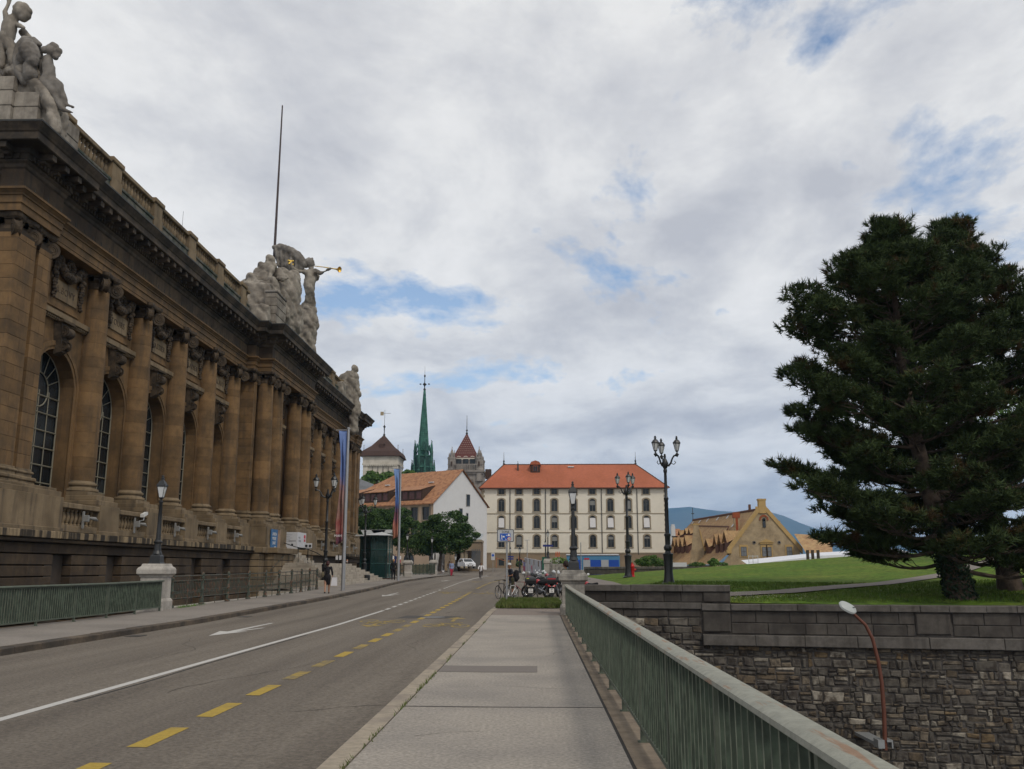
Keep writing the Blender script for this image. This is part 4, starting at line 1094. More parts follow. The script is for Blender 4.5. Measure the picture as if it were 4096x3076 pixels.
fig(b,Yc,[([(20,290,.5),(60,280),(120,320),(170,370),(200,420),(215,480),(228,520)],[.3,.25,.28,.28,.26,.24,.2]),([(110,300,.4),(185,340,.4),(215,400,.4),(225,440,.4)],[.55,.42,.34,.25]),([(30,290,.8),(60,200,.9),(110,230,.8),(160,300,.7)],[.4,.35,.5,.5])])
b.b2((-22.4,33.0,18.3),(-20.2,34.8,21.0));b.b2((-20.6,33.1,18.3),(-19.4,34.5,20.1))
organic(loc(b,T),'drapery',m_statue,T,.06,3,(.10,.5))
b=MB()
for x0,x1,y0,zt in ((-24,-21.55,32.75,21.2),(-21.53,-20.75,32.9,20.9),(-20.73,-19.75,33.05,20.3)):
    z=18.3;k=0
    while z<zt-.1:
        ze=min(zt,z+.66);q=MB();q.b2((x0,y0-.25,z+.008),(x1,y0+3,ze-.008),.03);loc(q,T).build('stone',m_statue,T);z=ze
# cherubs over the far corner
Yf=93
T=thing('cherub_pair',(-19.8,93,18.4),'pair of pale stone cherubs seated back to back above the far museum corner','sculpture')
b=MB();fig(b,Yf,[([(1402,1560),(1405,1520),(1400,1500)],[.55,.6,.45]),([(1418,1520),(1428,1550),(1438,1575)],[.4,.3,.2]),([(1438,1575),(1441,1582)],[.18,.12]),([(1400,1570),(1418,1600),(1420,1650)],[.6,.5,.5]),([(1425,1580),(1432,1620),(1434,1650)],[.3,.25,.3]),([(1395,1500),(1410,1492),(1418,1484)],[.4,.3,.2]),([(1372,1510),(1388,1500)],[.4,.4]),([(1385,1530),(1390,1560),(1400,1600)],[.6,.6,.7]),([(1405,1600),(1412,1660),(1415,1720)],[.5,.5,.5])])
for u,v,r in ((1417,1474,.36),(1424,1506,.36),(1380,1500,.3),(1420,1480,.33),(1400,1500,.3)):ball(b,P(u,v,Yf),r)
b.b2((-21,90.5,18.3),(-19.6,96,20.3))
organic(loc(b,T),'figures',m_statue,T,.10,2,(.12,.4))
# roof mast
def pole(name,base,top,r0,r1,m,label,cat,group=None,n=8):
    b=MB();d=Vector(top)-Vector(base);b.tube([(0,0,0),d*.22,d*.222,d],[r0,r0,r0*.7,r1],n)
    o=b.build(name,m);o.location=base;tag(o,label,cat,group);return o
bp_=P(1088,1190,74);tp=P(1120,422,74)
pole('roof_mast',(bp_.x,74,20.4),(bp_.x,74,tp.z),.19,.06,mat('mast_paint',(.045,.03,.03),.5,.1,2),'tall dark flagpole without a flag rising from the museum roof','flagpole')
bp_=P(727,930,60);tp=P(727,845,60);pole('aerial',(bp_.x,60,20.4),(bp_.x,60,tp.z),.02,.012,m_iron,'thin whip aerial above the museum roof balustrade','aerial')
# ---------------------------------------------------------------- lamps
def lantern(par,c,s=1.,mi=m_iron,sq=True):
    """four sided glass lantern: bowl, glazing, frame, roof and chimney"""
    c=Vector(c);r=4
    prof=lambda L:[(a*s,z*s) for a,z in L]
    b=MB();b.lathe(prof([(.035,-.06),(.075,-.02),(.10,.0),(.105,.03)]),c,4 if sq else 8,0)
    b.lathe(prof([(.215,.44),(.225,.46),(.225,.485),(.17,.60),(.115,.665),(.075,.69),(.06,.71),(.06,.755),(.085,.765),(.085,.785),(.05,.80),(.05,.86),(.065,.87),(.02,.90)]),c,4 if sq else 8,0)
    for k in range(4 if sq else 6):
        n=4 if sq else 6;g=2*math.pi*(k+.5)/n;e=Vector((math.cos(g),math.sin(g),0))
        b.tube([c+e*.10*s+Vector((0,0,.02*s)),c+e*.205*s+Vector((0,0,.45*s))],.011*s,4)
        b.box(c+e*.215*s+Vector((0,0,.50*s)),(.03*s,.03*s,.07*s))
    l=b.build('lantern',mi,par)
    b=MB();b.lathe(prof([(.095,.02),(.195,.445)]),c,4 if sq else 8,0);b.build('glass',m_glassf,l);return l
def lamp_single(x,y,z,label,h=2.9,group='single lantern street lamps',s=1.,name='street_lamp'):
    t=thing(name,(x,y,z),label,'street lamp',group)
    H_=h-.90*s
    b=MB();b.lathe([(.30*s,0),(.30*s,.03),(.27*s,.05),(.25*s,.26),(.17*s,.34)],n=4);b.lathe([(.17*s,.34),(.13*s,.45),(.115*s,.68),(.14*s,.71),(.155*s,.76),(.10*s,.82)],n=12);b.build('base',m_iron,t)
    b=MB();b.lathe([(.088*s,.80),(.075*s,H_*.55),(.058*s,H_-.12),(.075*s,H_-.1),(.075*s,H_-.07),(.05*s,H_-.05),(.05*s,H_)],n=10);b.build('post',m_iron,t,smooth=True)
    lantern(t,(0,0,H_+.06*s),s*.92)
    return t
def lamp_triple(x,y,z,label,h=6.2,rz=0,s=1.,ar=1.,ls=1.):
    t=thing('triple_street_lamp',(x,y,z),label,'street lamp','three armed lantern street lamps',rz)
    H_=h-1.75
    b=MB();b.lathe([(.36,0),(.36,.06),(.27,.12),(.22,.30),(.19,.62),(.205,1.0),(.22,1.32),(.235,1.36),(.235,1.42),(.15,1.46),(.115,1.55),(.17,1.60),(.19,1.70),(.16,1.78),(.11,1.84)],n=12);b.build('base',m_iron,t,smooth=True)
    b=MB();b.lathe([(.115,1.8),(.12,2.2),(.15,2.25),(.15,2.32),(.095,2.36),(.085,H_*.72),(.11,H_*.72+.04),(.11,H_*.72+.10),(.075,H_*.72+.14),(.065,H_-.25),(.09,H_-.2),(.09,H_-.1),(.07,H_-.05),(.13,H_+.08),(.16,H_+.22),(.10,H_+.36),(.05,H_+.45),(.06,H_+.55),(.04,H_+.66)],n=12);b.build('post',m_iron,t,smooth=True)
    for g in (0,2*math.pi/3*1.0,-2*math.pi/3*1.0):
        pts=[]
        for rr_,zz in ((.10,.12),(.24,.10),(.38,.22),(.48,.42),(.60,.55),(.72,.56),(.80,.60),(.80,.70)):
            rr_*=ar;pts.append((math.cos(g)*rr_,math.sin(g)*rr_,H_+zz))
        b=MB();b.tube(pts,[.06,.055,.045,.04,.04,.045,.05,.04],8)
        b.lathe([(.02,.48),(.05,.54),(.09,.58),(.09,.62),(.05,.66)],(math.cos(g)*.80*ar,math.sin(g)*.80*ar,H_),8)
        b.tube([(math.cos(g)*r_,math.sin(g)*r_,H_+z_) for r_,z_ in ((.3,.2),(.42,.14),(.52,.22),(.46,.30))],.02,5)
        a=b.build('arm',m_iron,t,smooth=True)
        lantern(t,(math.cos(g)*.80*ar,math.sin(g)*.80*ar,H_+.76),ls,sq=False)
    return t
pedestal(1.27,32.75,'grey granite pedestal with a chamfered cap where the green railing ends',m_granite2,1.56,.50,z=-.02)
pedestal(-13.33,32.25,'pale granite pedestal between the low green railing and the ornate railing',m_granite,1.58,.50)
lamp_single(1.30,32.75,1.54,'black single lantern lamp on the granite pedestal in front of the cream barracks',3.13)
lamp_single(-13.36,32.25,G(-13.4,32.25)+1.58,'black single lantern lamp on the pale pedestal before the museum podium',3.12,s=.98)
for (u,vb,Y,h,rz,lab) in ((2676,2337,43,7.15,math.pi/2+.12,'tallest black three lantern lamp standing behind the stone parapet at the corner of the lawn'),(2514,2309,60,7.05,-math.pi/2+.15,'black three lantern lamp beside the red hydrant on the lawn edge')):
    p=P(u,vb,Y);lamp_triple(p.x,Y,p.z-.04,lab,h,rz,1,.74,.80)
for (u,vb,lab,rz,h) in ((1297,2345,'black three lantern lamp at the foot of the museum stairs',math.pi/2-.35,7.5),(1455,2320,'black three lantern lamp in front of the glass lift pavilion',-math.pi/2-.2,7.5)):
    p=PG(u,vb,.0);lamp_triple(p.x,p.y,p.z,lab,h,rz)
# banner poles
def banner(u,v,lab,htop,lab2,flip=0):
    p=PG(u,v);t=thing('banner_pole',p,lab,'flagpole','grey banner poles on the museum pavement')
    tp=htop
    b=MB();b.tube([(0,0,0),(0,0,tp)],[.115,.075],12);b.build('pole',m_alu,t,smooth=True);b=MB();b.tube([(0,0,tp-.08),(-.75,0,tp-.08)],.025,6);b.lathe([(.1,tp-.02),(.1,tp+.05),(.03,tp+.08)],n=8);b.build('bracket',m_alu,t)
    return t,p
m_ban=bpy.data.materials.new('printed_banner');m_ban.use_nodes=True
nt=m_ban.node_tree;bs_=nt.nodes['Principled BSDF'];bs_.inputs['Roughness'].default_value=.8
tc=nt.nodes.new('ShaderNodeTexCoord');sp=nt.nodes.new('ShaderNodeSeparateXYZ');nt.links.new(tc.outputs['Object'],sp.inputs[0])
nz=nt.nodes.new('ShaderNodeTexNoise');nz.inputs['Scale'].default_value=2.2;nt.links.new(tc.outputs['Object'],nz.inputs['Vector'])
ma=nt.nodes.new('ShaderNodeMath');ma.operation='MULTIPLY_ADD';ma.inputs[1].default_value=.13;nt.links.new(sp.outputs[2],ma.inputs[0])
mb2=nt.nodes.new('ShaderNodeMath');mb2.operation='MULTIPLY_ADD';mb2.inputs[1].default_value=.35;mb2.inputs[2].default_value=-.17;nt.links.new(nz.outputs[0],mb2.inputs[0]);nt.links.new(mb2.outputs[0],ma.inputs[2])
rp=nt.nodes.new('ShaderNodeValToRGB');e=rp.color_ramp.elements
for i,(q,c) in enumerate(((0,(.13,.03,.055)),(.18,(.13,.035,.055)),(.30,(.06,.055,.12)),(.45,(.27,.07,.06)),(.62,(.36,.22,.18)),(.74,(.30,.17,.16)),(.86,(.13,.17,.36)),(1,(.13,.20,.42)))):
    if i>1:e.new(q)
    e[i].position=q;e[i].color=(*c,1)
nt.links.new(ma.outputs[0],rp.inputs[0]);nt.links.new(rp.outputs[0],bs_.inputs['Base Color'])
m_ban2=m_ban.copy();e=m_ban2.node_tree.nodes['Color Ramp'].color_ramp.elements if 'Color Ramp' in m_ban2.node_tree.nodes else None
for nd in m_ban2.node_tree.nodes:
    if nd.type=='VALTORGB':
        for el,c in zip(nd.color_ramp.elements,((.1,.2,.5),(.08,.14,.40),(.2,.14,.2),(.36,.16,.10),(.34,.13,.10),(.2,.1,.16),(.10,.2,.5),(.16,.26,.5))):el.color=(*c,1)
def cloth(par,ztop,zbot,w_,m,seed):
    r2=random.Random(seed);b=MB();n=34;mcol=7;ph=r2.uniform(0,6)
    for i in range(n+1):
        t=i/n;z=ztop+(zbot-ztop)*t;ww=w_*(1-.45*math.sin(min(1,t*1.25)*math.pi)**1)*(.95 if t>.9 else 1)
        for j in range(mcol+1):
            s=j/mcol;b.v.append((-.10-ww*s,.16*math.sin(s*9+t*3+ph)*min(1,t*3)+.05*math.sin(t*17+s*4),z-.25*s*t))
    for i in range(n):
        for j in range(mcol):
            k=i*(mcol+1)+j;b.f.append((k,k+1,k+mcol+2,k+mcol+1));b.m.append(0)
    o=b.build('banner',m,par,smooth=True);o.location=(0,0,0)
    mdf=o.modifiers.new('thick','SOLIDIFY');mdf.thickness=.006;return o
ht1=atop=None
p=PG(1371,2363);ht=P(1388,1715,p.y).z-p.z
t,p=banner(1371,2363,'grey pole with a long blue and red museum banner by the foot of the stairs',ht,'')
c=cloth(t,ht-.12,ht-6.6,.46,m_ban,1)
cu=bpy.data.curves.new('emblem','FONT');cu.body='MAH';cu.size=.2;cu.align_x='CENTER';e_=bpy.data.objects.new('emblem',cu);COL.objects.link(e_);cu.materials.append(mat('print_white',(.7,.68,.66),.7,0));e_.parent=c;e_.location=(-.34,-.24,ht-6.35);e_.rotation_euler=(math.pi/2,0,0);cu.extrude=.003
p=PG(1592,2323);ht=P(1601,1870,p.y).z-p.z
t,p=banner(1592,2323,'grey pole with a long orange and blue banner before the pink house',ht,'')
cloth(t,ht-.12,ht-5.9,.50,m_ban2,4)
# ---------------------------------------------------------------- ornate railing along the court
OR=thing('ornate_railing',(-13.05,40,0),'ornate rusty green wrought iron railing between the pale pedestal and the museum stairs','railing')
oo=Vector((-13.05,40,0))
opts=[(-13.2,33.3),(-13.1,36.5),(-12.95,40),(-12.85,43.2),(-12.85,46),(-12.8,48.4),(-12.85,50.6),(-12.9,52.6)]
lx=interp(opts)
b=MB();b.lathe([(.11,0),(.11,.05),(.07,.08),(.085,.2),(.06,.26),(.055,.5),(.075,.55),(.075,.6),(.05,.64),(.045,.95),(.07,1.0),(.07,1.04),(.05,1.07),(.07,1.12),(.06,1.18),(.02,1.24)],n=8)
pst=b.build('post',m_iron2,OR,smooth=True)
b=MB();b.box((0,0,.62),(.016,.026,.62));b.box((0,0,.52),(.024,.07,.05));bar_=b.build('bar',m_iron2,OR)
PY=[33.4,36.2,38.9,41.4,43.8,46.1,48.3,50.5,52.5,54.3]
def oz(x,y):return G(x,y)+.02
for i,y in enumerate(PY):
    o=pst if i==0 else inst(pst);o.location=(lx(y)-oo.x,y-oo.y,oz(lx(y),y))
first=True
for a,c in zip(PY,PY[1:]):
    b=MB();xa,xc=lx(a),lx(c);za,zc_=oz(xa,a),oz(xc,c)
    for h_,r_ in ((1.10,.022),(.93,.018),(.30,.018),(.56,.012),(.48,.012)):b.tube([(xa,a,za+h_),(xc,c,zc_+h_)],r_,5)
    b.tube([((xa+xc)/2,(a+c)/2,za),((xa+xc)/2,(a+c)/2,za+1.1)],.018,5)
    b.v=[tuple(Vector(q)-oo) for q in b.v];b.build('rail',m_iron2,OR)
    y=a+.13
    last=(a>51.9)
    while y<c-.08:
        o=bar_ if first else inst(bar_);first=False
        o.location=(lx(y)-oo.x,y-oo.y,oz(lx(y),y));y+=.15 if not last else .24
# curled handrail at its far end and the two stair handrails
def rail3(pts,lab,r=.025,posts=()):
    b=MB();b.tube(pts,r,6);o0=Vector(pts[0]);t=thing('stair_handrail',o0,lab,'handrail','thin green handrails of the museum stairs')
    b.v=[tuple(Vector(q)-o0) for q in b.v];b.build('rail',m_iron2,t,smooth=True)
    for p,h_ in posts:
        b=MB();b.tube([p,(p[0],p[1],p[2]+h_)],.02,5);b.v=[tuple(Vector(q)-o0) for q in b.v];b.build('post',m_iron2,t)
z=G(-12.9,54)
rail3([(-13.0,56.0,z+1.02),(-12.7,55.2,z+1.05),(-12.45,54.4,z+1.0),(-12.6,54.2,z+.78)],'short curled iron handrail at the end of the ornate railing')
z=.45
rail3([(-17.35,60.2,z+.1),(-17.35,60.2,z+1.1),(-17.2,63.9,z+2.4)],'sloping green handrail on the left cheek of the museum stairs',.03,[((-17.2,63.9,1.9),.9)])
rail3([(-16.6,64.1,2.0),(-16.6,64.1,3.0),(-16.0,65.5,3.0)],'upright green handrail on the landing of the museum stairs',.025,[((-16.0,65.5,2.0),1.0)])
# posters, notices -----------------------------------------
def textobj(body,size,m,par,loc,rot,name='lettering',align='CENTER',sx=1,ext=.002):
    cu=bpy.data.curves.new(name,'FONT');cu.body=body;cu.size=size;cu.align_x=align;cu.align_y='CENTER';cu.extrude=ext;cu.materials.append(m)
    o=bpy.data.objects.new(name,cu);COL.objects.link(o)
    if par:o.parent=par
    o.location=loc;o.rotation_euler=rot;o.scale=(sx,1,1);return o
m_pw=mat('print_white',(.7,.68,.66),.7,0);m_pk=mat('print_black',(.02,.02,.02),.7,0);m_pr=mat('print_red',(.45,.03,.05),.6,0);m_pb=mat('print_blue',(.035,.12,.26),.6,.2,1.5)
m_board=mat('white_board',(.50,.50,.52),.5,.05,3);m_tanp=mat('print_tan',(.30,.2,.13),.6,.4,4,col2=(.12,.07,.05),ms=2)
b=MB();t=thing('exhibition_poster',(-17.90,62.7,3.55),'blue exhibition poster with white words on the left entrance pedestal','poster')
b.b2((0,-1.1,-.65),(.05,.45,.65));b.build('panel',m_pb,t);b=MB();b.b2((.0,.46,-.65),(.052,1.15,.65));b.build('picture',m_tanp,t)
for i,s_ in enumerate(('UNION','MUSEE','DART')):textobj(s_,.30,m_pw,t,(.056,-.35,.32-.3*i),(math.pi/2,0,math.pi/2))
textobj('museum',.13,m_pw,t,(.056,-.1,-.52),(math.pi/2,0,math.pi/2))
t=thing('information_board',(-18.4,68.6,3.6),'large white printed board wrapped round the right entrance pedestal','information board')
b=MB();b.b2((-.75,0,-.62),(.5,.06,.66));b.b2((.44,.06,-.62),(.50,2.6,.66));b.build('panel',m_board,t)
for i in range(5):
    b=MB();b.b2((-.55,-.004,.45-.12*i),(-.05 if i%2 else .1,-.001,.47-.12*i));b.build('text_line',mat('print_grey',(.2,.2,.22),.7,0),t)
b=MB();b.b2((-.15,-.008,-.02),(.4,-.001,.02));b.b2((.05,-.008,-.35),(.2,-.001,-.2));b.build('drawing',m_pk,t)
b=MB();b.b2((.501,1.9,.25),(.506,2.4,.5));b.b2((.501,1.95,.0),(.506,2.4,.18));b.build('logo_block',m_pr,t)
textobj('PETIT',.2,mat('print_grey',(.2,.2,.22),.7,0),t,(.506,.6,.25),(math.pi/2,0,math.pi/2));textobj('PALAIS',.2,mat('print_grey',(.2,.2,.22),.7,0),t,(.506,.7,.02),(math.pi/2,0,math.pi/2))
# barrier posts with belts and direction notices on the stairs
def stanchion(u,v,lab,z,two=True):
    r=ray(u,v);tt=(z-EYE)/r[2] if abs(r[2])>1e-4 else 70
    Y=66.8;p=P(u,v,Y);p.z=z
    t=thing('barrier_post',p,lab,'barrier post','black belt barrier posts with notices')
    b=MB();b.lathe([(.2,0),(.2,.02),(.05,.05),(.035,.07),(.035,1.0),(.045,1.0),(.045,1.06)],n=12);b.build('post',m_black,t)
    return t,p
t,p=stanchion(1230,2252,'black barrier post with a white arrow notice on the stair landing',1.97)
b=MB();b.b2((-.27,-.05,1.02),(.29,-.04,1.42));b.build('notice',m_board,t);b=MB()
for x in (-.13,.14):b.lathe([(.10,-.002),(.10,.002)],(0,0,0),14);n_=28;b.v[-n_:]=[(x+q[0],-.054+q[2],1.22+q[1]) for q in b.v[-n_:]]
b.build('arrow_sign',m_pk,t)
p1=p.copy()
t=thing('barrier_post',(-15.7,70.2,1.0),'black barrier post with two white sheets near the right side of the stairs','barrier post','black belt barrier posts with notices')
p2=P(1352,2292,72);t.location=(p2.x,72,1.47)
b=MB();b.lathe([(.2,0),(.2,.02),(.05,.05),(.035,.07),(.035,1.15),(.045,1.15),(.045,1.2)],n=12);b.build('post',m_black,t)
b=MB();b.b2((-.22,-.04,.78),(-.04,-.03,1.1));b.b2((.05,-.04,.78),(.24,-.03,1.1));b.build('notice',m_board,t)
b=MB();b.tube([P(1126,2168,65),P(1180,2187,66),P(1230,2197,66.8),P(1262,2209,65),P(1297,2229,62)],.03,5)
o=b.build('barrier_belt',m_black);tag(o,'black barrier belt slung from the entrance pedestal to the notice post','barrier belt')
# ---------------------------------------------------------------- houses and towers behind
m_cream=mat('cream_render',(.67,.625,.53),.9,.06,1.2,.15,30,col2=(.63,.585,.49),ms=.15)
m_sand=mat('sandstone_trim',(.27,.225,.16),.9,.1,3,.1)
m_base=mat('sandstone_base',(.25,.19,.125),.9,.16,1.2,.3,6,col2=(.19,.145,.10),ms=.6,rnd=.12)
m_rtile=mat('orange_tiles',(.35,.108,.056),.85,.16,2.5,.9,5,col2=(.30,.092,.045),ms=.14,mask=(.45,.6))
m_btile=mat('mixed_tiles',(.34,.17,.085),.85,.22,5,.6,8,col2=(.23,.105,.055),ms=1.6)
m_ytile=mat('yellow_tiles',(.36,.235,.115),.85,.28,2.5,.8,5,col2=(.29,.17,.085),ms=.9)
m_ywall=mat('yellow_sandstone',(.35,.27,.165),.9,.2,1.5,.5,6,col2=(.27,.205,.125),ms=.5)
m_wwall=mat('white_render',(.56,.56,.56),.9,.04,1)
m_pink=mat('pink_render',(.42,.315,.225),.9,.06,1)
m_slate=mat('grey_slate',(.13,.135,.145),.7,.12,3,col2=(.10,.105,.11),ms=.8)
m_dark=mat('dark_timber',(.05,.03,.02),.8,.2,4)
m_redwood=mat('red_timber',(.115,.055,.035),.8,.2,4)
m_blind=mat('white_blind',(.58,.57,.57),.8,.03,2)
m_winf=mat('dark_window_frame',(.13,.125,.115),.5,.1,4)
m_copper=mat('green_copper',(.055,.165,.125),.75,.2,1.2,.2,col2=(.03,.085,.068),ms=.9,mask=(.42,.62),spec=.3)
m_copd=mat('dark_copper',(.020,.055,.045),.75,.3,1,col2=(.05,.15,.115),ms=.8,mask=(.5,.65))
m_twhite=mat('pale_limestone',(.52,.48,.41),.9,.10,.6,.2,2,col2=(.42,.385,.32),ms=.5)
m_tgrey=mat('grey_limestone',(.25,.225,.20),.9,.16,.6,.3,2,col2=(.165,.145,.13),ms=.45,streak=.3)
m_tbrown=mat('brown_tiles',(.060,.034,.026),.8,.14,1.2)
m_tred=mat('patterned_red_tiles',(.105,.034,.028),.8,.1,1)
def wallgrid(b,O,U,W,Z0,Z1,holes,dep=.25):
    """flat wall from O along unit U, with rectangular openings and their reveals"""
    O=Vector(O);U=Vector((U[0],U[1],0)).normalized();N=Vector((U.y,-U.x,0))
    xs=sorted({0,W,*[h[0] for h in holes],*[h[1] for h in holes]});zs=sorted({Z0,Z1,*[h[2] for h in holes],*[h[3] for h in holes]})
    pt=lambda x,z,d=0:tuple(O+U*x-N*d+Vector((0,0,z)))
    inside=lambda x,z:any(h[0]<x<h[1] and h[2]<z<h[3] for h in holes)
    for x0,x1 in zip(xs,xs[1:]):
        for z0,z1 in zip(zs,zs[1:]):
            if not inside((x0+x1)/2,(z0+z1)/2):b.add([pt(x0,z0),pt(x1,z0),pt(x1,z1),pt(x0,z1)],[(0,1,2,3)])
    for a,c,z0,z1 in holes:
        for p,q in (((a,z0),(a,z1)),((a,z1),(c,z1)),((c,z1),(c,z0)),((c,z0),(a,z0))):
            b.add([pt(*p),pt(*q),pt(*q,dep),pt(*p,dep)],[(0,1,2,3)])
WN={}
def window(par,O,U,x,z0,w_,h,arch=0,sur=.22,m_s=m_sand,blind=0,key='',split=True,par_loc=None,glass=None):
    """window part (surround and sash) with a pane; O is the wall origin"""
    k=(key,round(w_,2),round(h,2),arch,split)
    ang=math.atan2(U[1],U[0])
    if k not in WN:
        b=MB();n=8
        if arch:
            zi=h-arch;R_=(w_*w_/4+arch*arch)/(2*arch);cz=h-R_
            th=math.asin(w_/2/R_);inn=[(-w_/2,0)]+[(R_*math.sin(-th+2*th*i/n),cz+R_*math.cos(-th+2*th*i/n)) for i in range(n+1)]+[(w_/2,0)]
            Ro=R_+sur;out=[(-w_/2-sur,-sur*.2)]+[((w_/2+sur)/(w_/2)*R_*math.sin(-th+2*th*i/n),cz+R_*math.cos(-th+2*th*i/n)+sur) for i in range(n+1)]+[(w_/2+sur,-sur*.2)]
        else:
            inn=[(-w_/2,0),(-w_/2,h),(w_/2,h),(w_/2,0)];out=[(-w_/2-sur,-sur*.2),(-w_/2-sur,h+sur*.7),(w_/2+sur,h+sur*.7),(w_/2+sur,-sur*.2)]
        f=lambda p,y:(p[0],y,p[1])
        for (a,c),(d,e) in zip(zip(inn,out),zip(inn[1:],out[1:])):
            b.add([f(a,-.05),f(c,-.05),f(e,-.05),f(d,-.05),f(a,.22),f(c,.0),f(e,.0),f(d,.22)],[(0,1,2,3),(1,5,6,2),(4,0,3,7)])
        b.b2((-w_/2-sur-.06,-.12,-.16),(w_/2+sur+.06,.05,-.02))
        wn=b.build('window',m_s,par)
        b=MB();t=.045;zi=h-(arch or 0)
        for a,c in (((-w_/2,0),(-w_/2+t,h-arch*.6)),((w_/2-t,0),(w_/2,h-arch*.6)),((-w_/2,0),(w_/2,t)),((-w_/2,zi-.05),(w_/2,zi+.02))):b.b2((a[0],.14,a[1]),(c[0],.19,c[1]))
        if split:b.b2((-.03,.14,0),(.03,.19,zi))
        fr_=b.build('frame',m_winf,wn)
        b=MB();b.add([(-w_/2,.2,0),(w_/2,.2,0),(w_/2,.2,h),(-w_/2,.2,h)],[(0,1,2,3)]);pn=b.build('pane',glass or m_glass,wn)
        WN[k]=(wn,fr_,pn)
    else:
        wn=inst(WN[k][0],par);inst(WN[k][1],wn);inst(WN[k][2],wn)
    pl=par.location if par else Vector((0,0,0))
    O=Vector(O);p=O+Vector((U[0],U[1],0))*x;wn.location=(p.x-pl.x,p.y-pl.y,z0-pl.z);wn.rotation_euler=(0,0,ang)
    if blind:
        b=MB();zt=h-(arch or 0);b.add([(-w_/2+.03,.10,zt*.98),(w_/2-.03,.10,zt*.98),(w_/2-.03,-.28 if blind>1 else .1,zt*.98-zt*.9),(-w_/2+.03,-.28 if blind>1 else .1,zt*.98-zt*.9)],[(0,1,2,3)]);b.build('blind',m_blind,wn)
    return wn
def rel(b,t):b.v=[tuple(Vector(p)-t.location) for p in b.v];return b
# cream barracks ------------------------------------------
BY=178.
B=thing('barracks',(-10.67,BY,1.7),'long cream four storey barracks with an orange hipped roof closing the street','building')
XL,XR=-10.67,25.3;Wd=XR-XL
O=(XL,BY,0);U=(1,0)
cols=[-6.8,-3.37,.06,3.48,7.21,10.86,14.31,17.77,21.25]
cx=[c-XL for c in cols];ww=1.16
rows=[(15.72,1.12,0),(12.4,2.42,.38),(9.15,2.42,.38),(5.55,2.35,.38)]
holes=[(c-ww/2,c+ww/2,z,z+h) for c in cx for z,h,a in rows]
gh=[(cx[0]-.52,cx[0]+.52,2.1,3.4),(cx[1]-.55,cx[1]+.55,2.3,3.4),(cx[4]-.6,cx[4]+.6,3.0,5.0)]
b=MB();wallgrid(b,O,U,Wd,4.5,17.0,[h for h in holes]);b.b2((XL+.02,BY+.6,1.5),(XR-.02,BY+15,16.9));rel(b,B).build('wall',m_cream,B)
b=MB();wallgrid(b,(XL-.08,BY-.08,0),U,Wd+.16,1.4,4.36,[(g[0]+.08,g[1]+.08,g[2],min(g[3],4.3)) for g in gh],.4);rel(b,B).build('plinth_wall',m_base,B)
b=MB();b.b2((XL-.15,BY-.16,4.36),(XR+.15,BY,4.56));b.b2((XL-.1,BY-.09,8.30),(XR+.1,BY,8.44));b.b2((XL-.1,BY-.09,11.92),(XR+.1,BY,12.06));b.b2((XL-.2,BY-.3,16.72),(XR+.2,BY,16.95));rel(b,B).build('string_course',m_sand,B)
qs=None
for side in (XL,XR):
    z=4.56;k=0
    while z<16.6:
        w_=.62 if k%2 else .40;b=MB();x0=side if side==XL else side-w_;b.b2((x0-.03 if side==XL else x0,BY-.05,z+.02),(x0+w_ if side==XL else x0+w_+.03,BY,z+.44));rel(b,B).build('quoin',m_sand,B);z+=.46;k+=1
bl_={(2,0):2,(2,5):2,(2,6):2,(2,8):2}
for r_,(z,h,a) in enumerate(rows):
    for i,c in enumerate(cx):
        window(B,O,U,c,z,ww,h,a,.24,blind=bl_.get((r_,i),0),key='bar')
        if r_ and not bl_.get((r_,i)) and R.random()<.45:
            b=MB();xx=XL+c;hb=R.choice((.35,.5,.8,1.5));b.b2((xx-.5,BY+.12,z+2.0-hb),(xx+.5,BY+.135,z+2.0));rel(b,B).build('roller_blind',mat('grey_blind',(.20,.20,.19),.8,.05),B)
for g in gh[:2]:
    b=MB();b.b2((XL+g[0],BY+.1,g[2]),(XL+g[1],BY+.2,g[3]));rel(b,B).build('cellar_window',m_glass,B)
for x in (1.68-6.8+0,1.77,12.62,19.5):
    b=MB();b.tube([(x,BY-.12,3.4 if x<15 else 4.2),(x,BY-.12,16.8)],.07,6);rel(b,B).build('drainpipe',mat('drainpipe',(.03,.028,.026),.5,.1),B)
# hipped roof
ez=16.93;x0,x1,y0,y1=XL-.55,XR+.5,BY-.6,BY+15.4;rz_=22.35;ra=(-6.6,BY+7.4,rz_);rb=(20.2,BY+7.4,rz_)
b=MB();b.add([(x0,y0,ez),(x1,y0,ez),(x1,y1,ez),(x0,y1,ez),ra,rb],[(0,1,5,4),(1,2,5),(2,3,4,5),(3,0,4),(3,2,1,0)]);rf=rel(b,B).build('roof',m_rtile,B)
b=MB();b.tube([ra,rb],.13,6);b.tube([ra,(x0,y0,ez)],.11,6);b.tube([rb,(x1,y0,ez)],.11,6);rel(b,B).build('ridge',mat('ridge_dark',(.07,.045,.035),.8,.1),B)
b=MB();b.b2((x0,y0-.14,ez-.1),(x1,y0,ez+.04));rel(b,B).build('gutter',mat('gutter_brown',(.11,.03,.02),.6,.1),B)
for p in (ra,rb):
    b=MB();b.lathe([(.22,0),(.26,.15),(.1,.4),(.17,.6),(.2,.72),(.08,.9),(.06,1.1),(.02,2.6)],p,8);rel(b,B).build('finial',m_lead,B)
def onroof(u,v):   # point on the front roof slope
    r=ray(u,v);n=Vector((0,-(rz_-ez),(ra[1]-y0))).normalized();p0=Vector((0,y0,ez));e=Vector((0,0,EYE));rv=Vector(r);t=(p0-e).dot(n)/rv.dot(n);return e+rv*t
p=onroof(1850+716/2.458,1750+345/2.458)
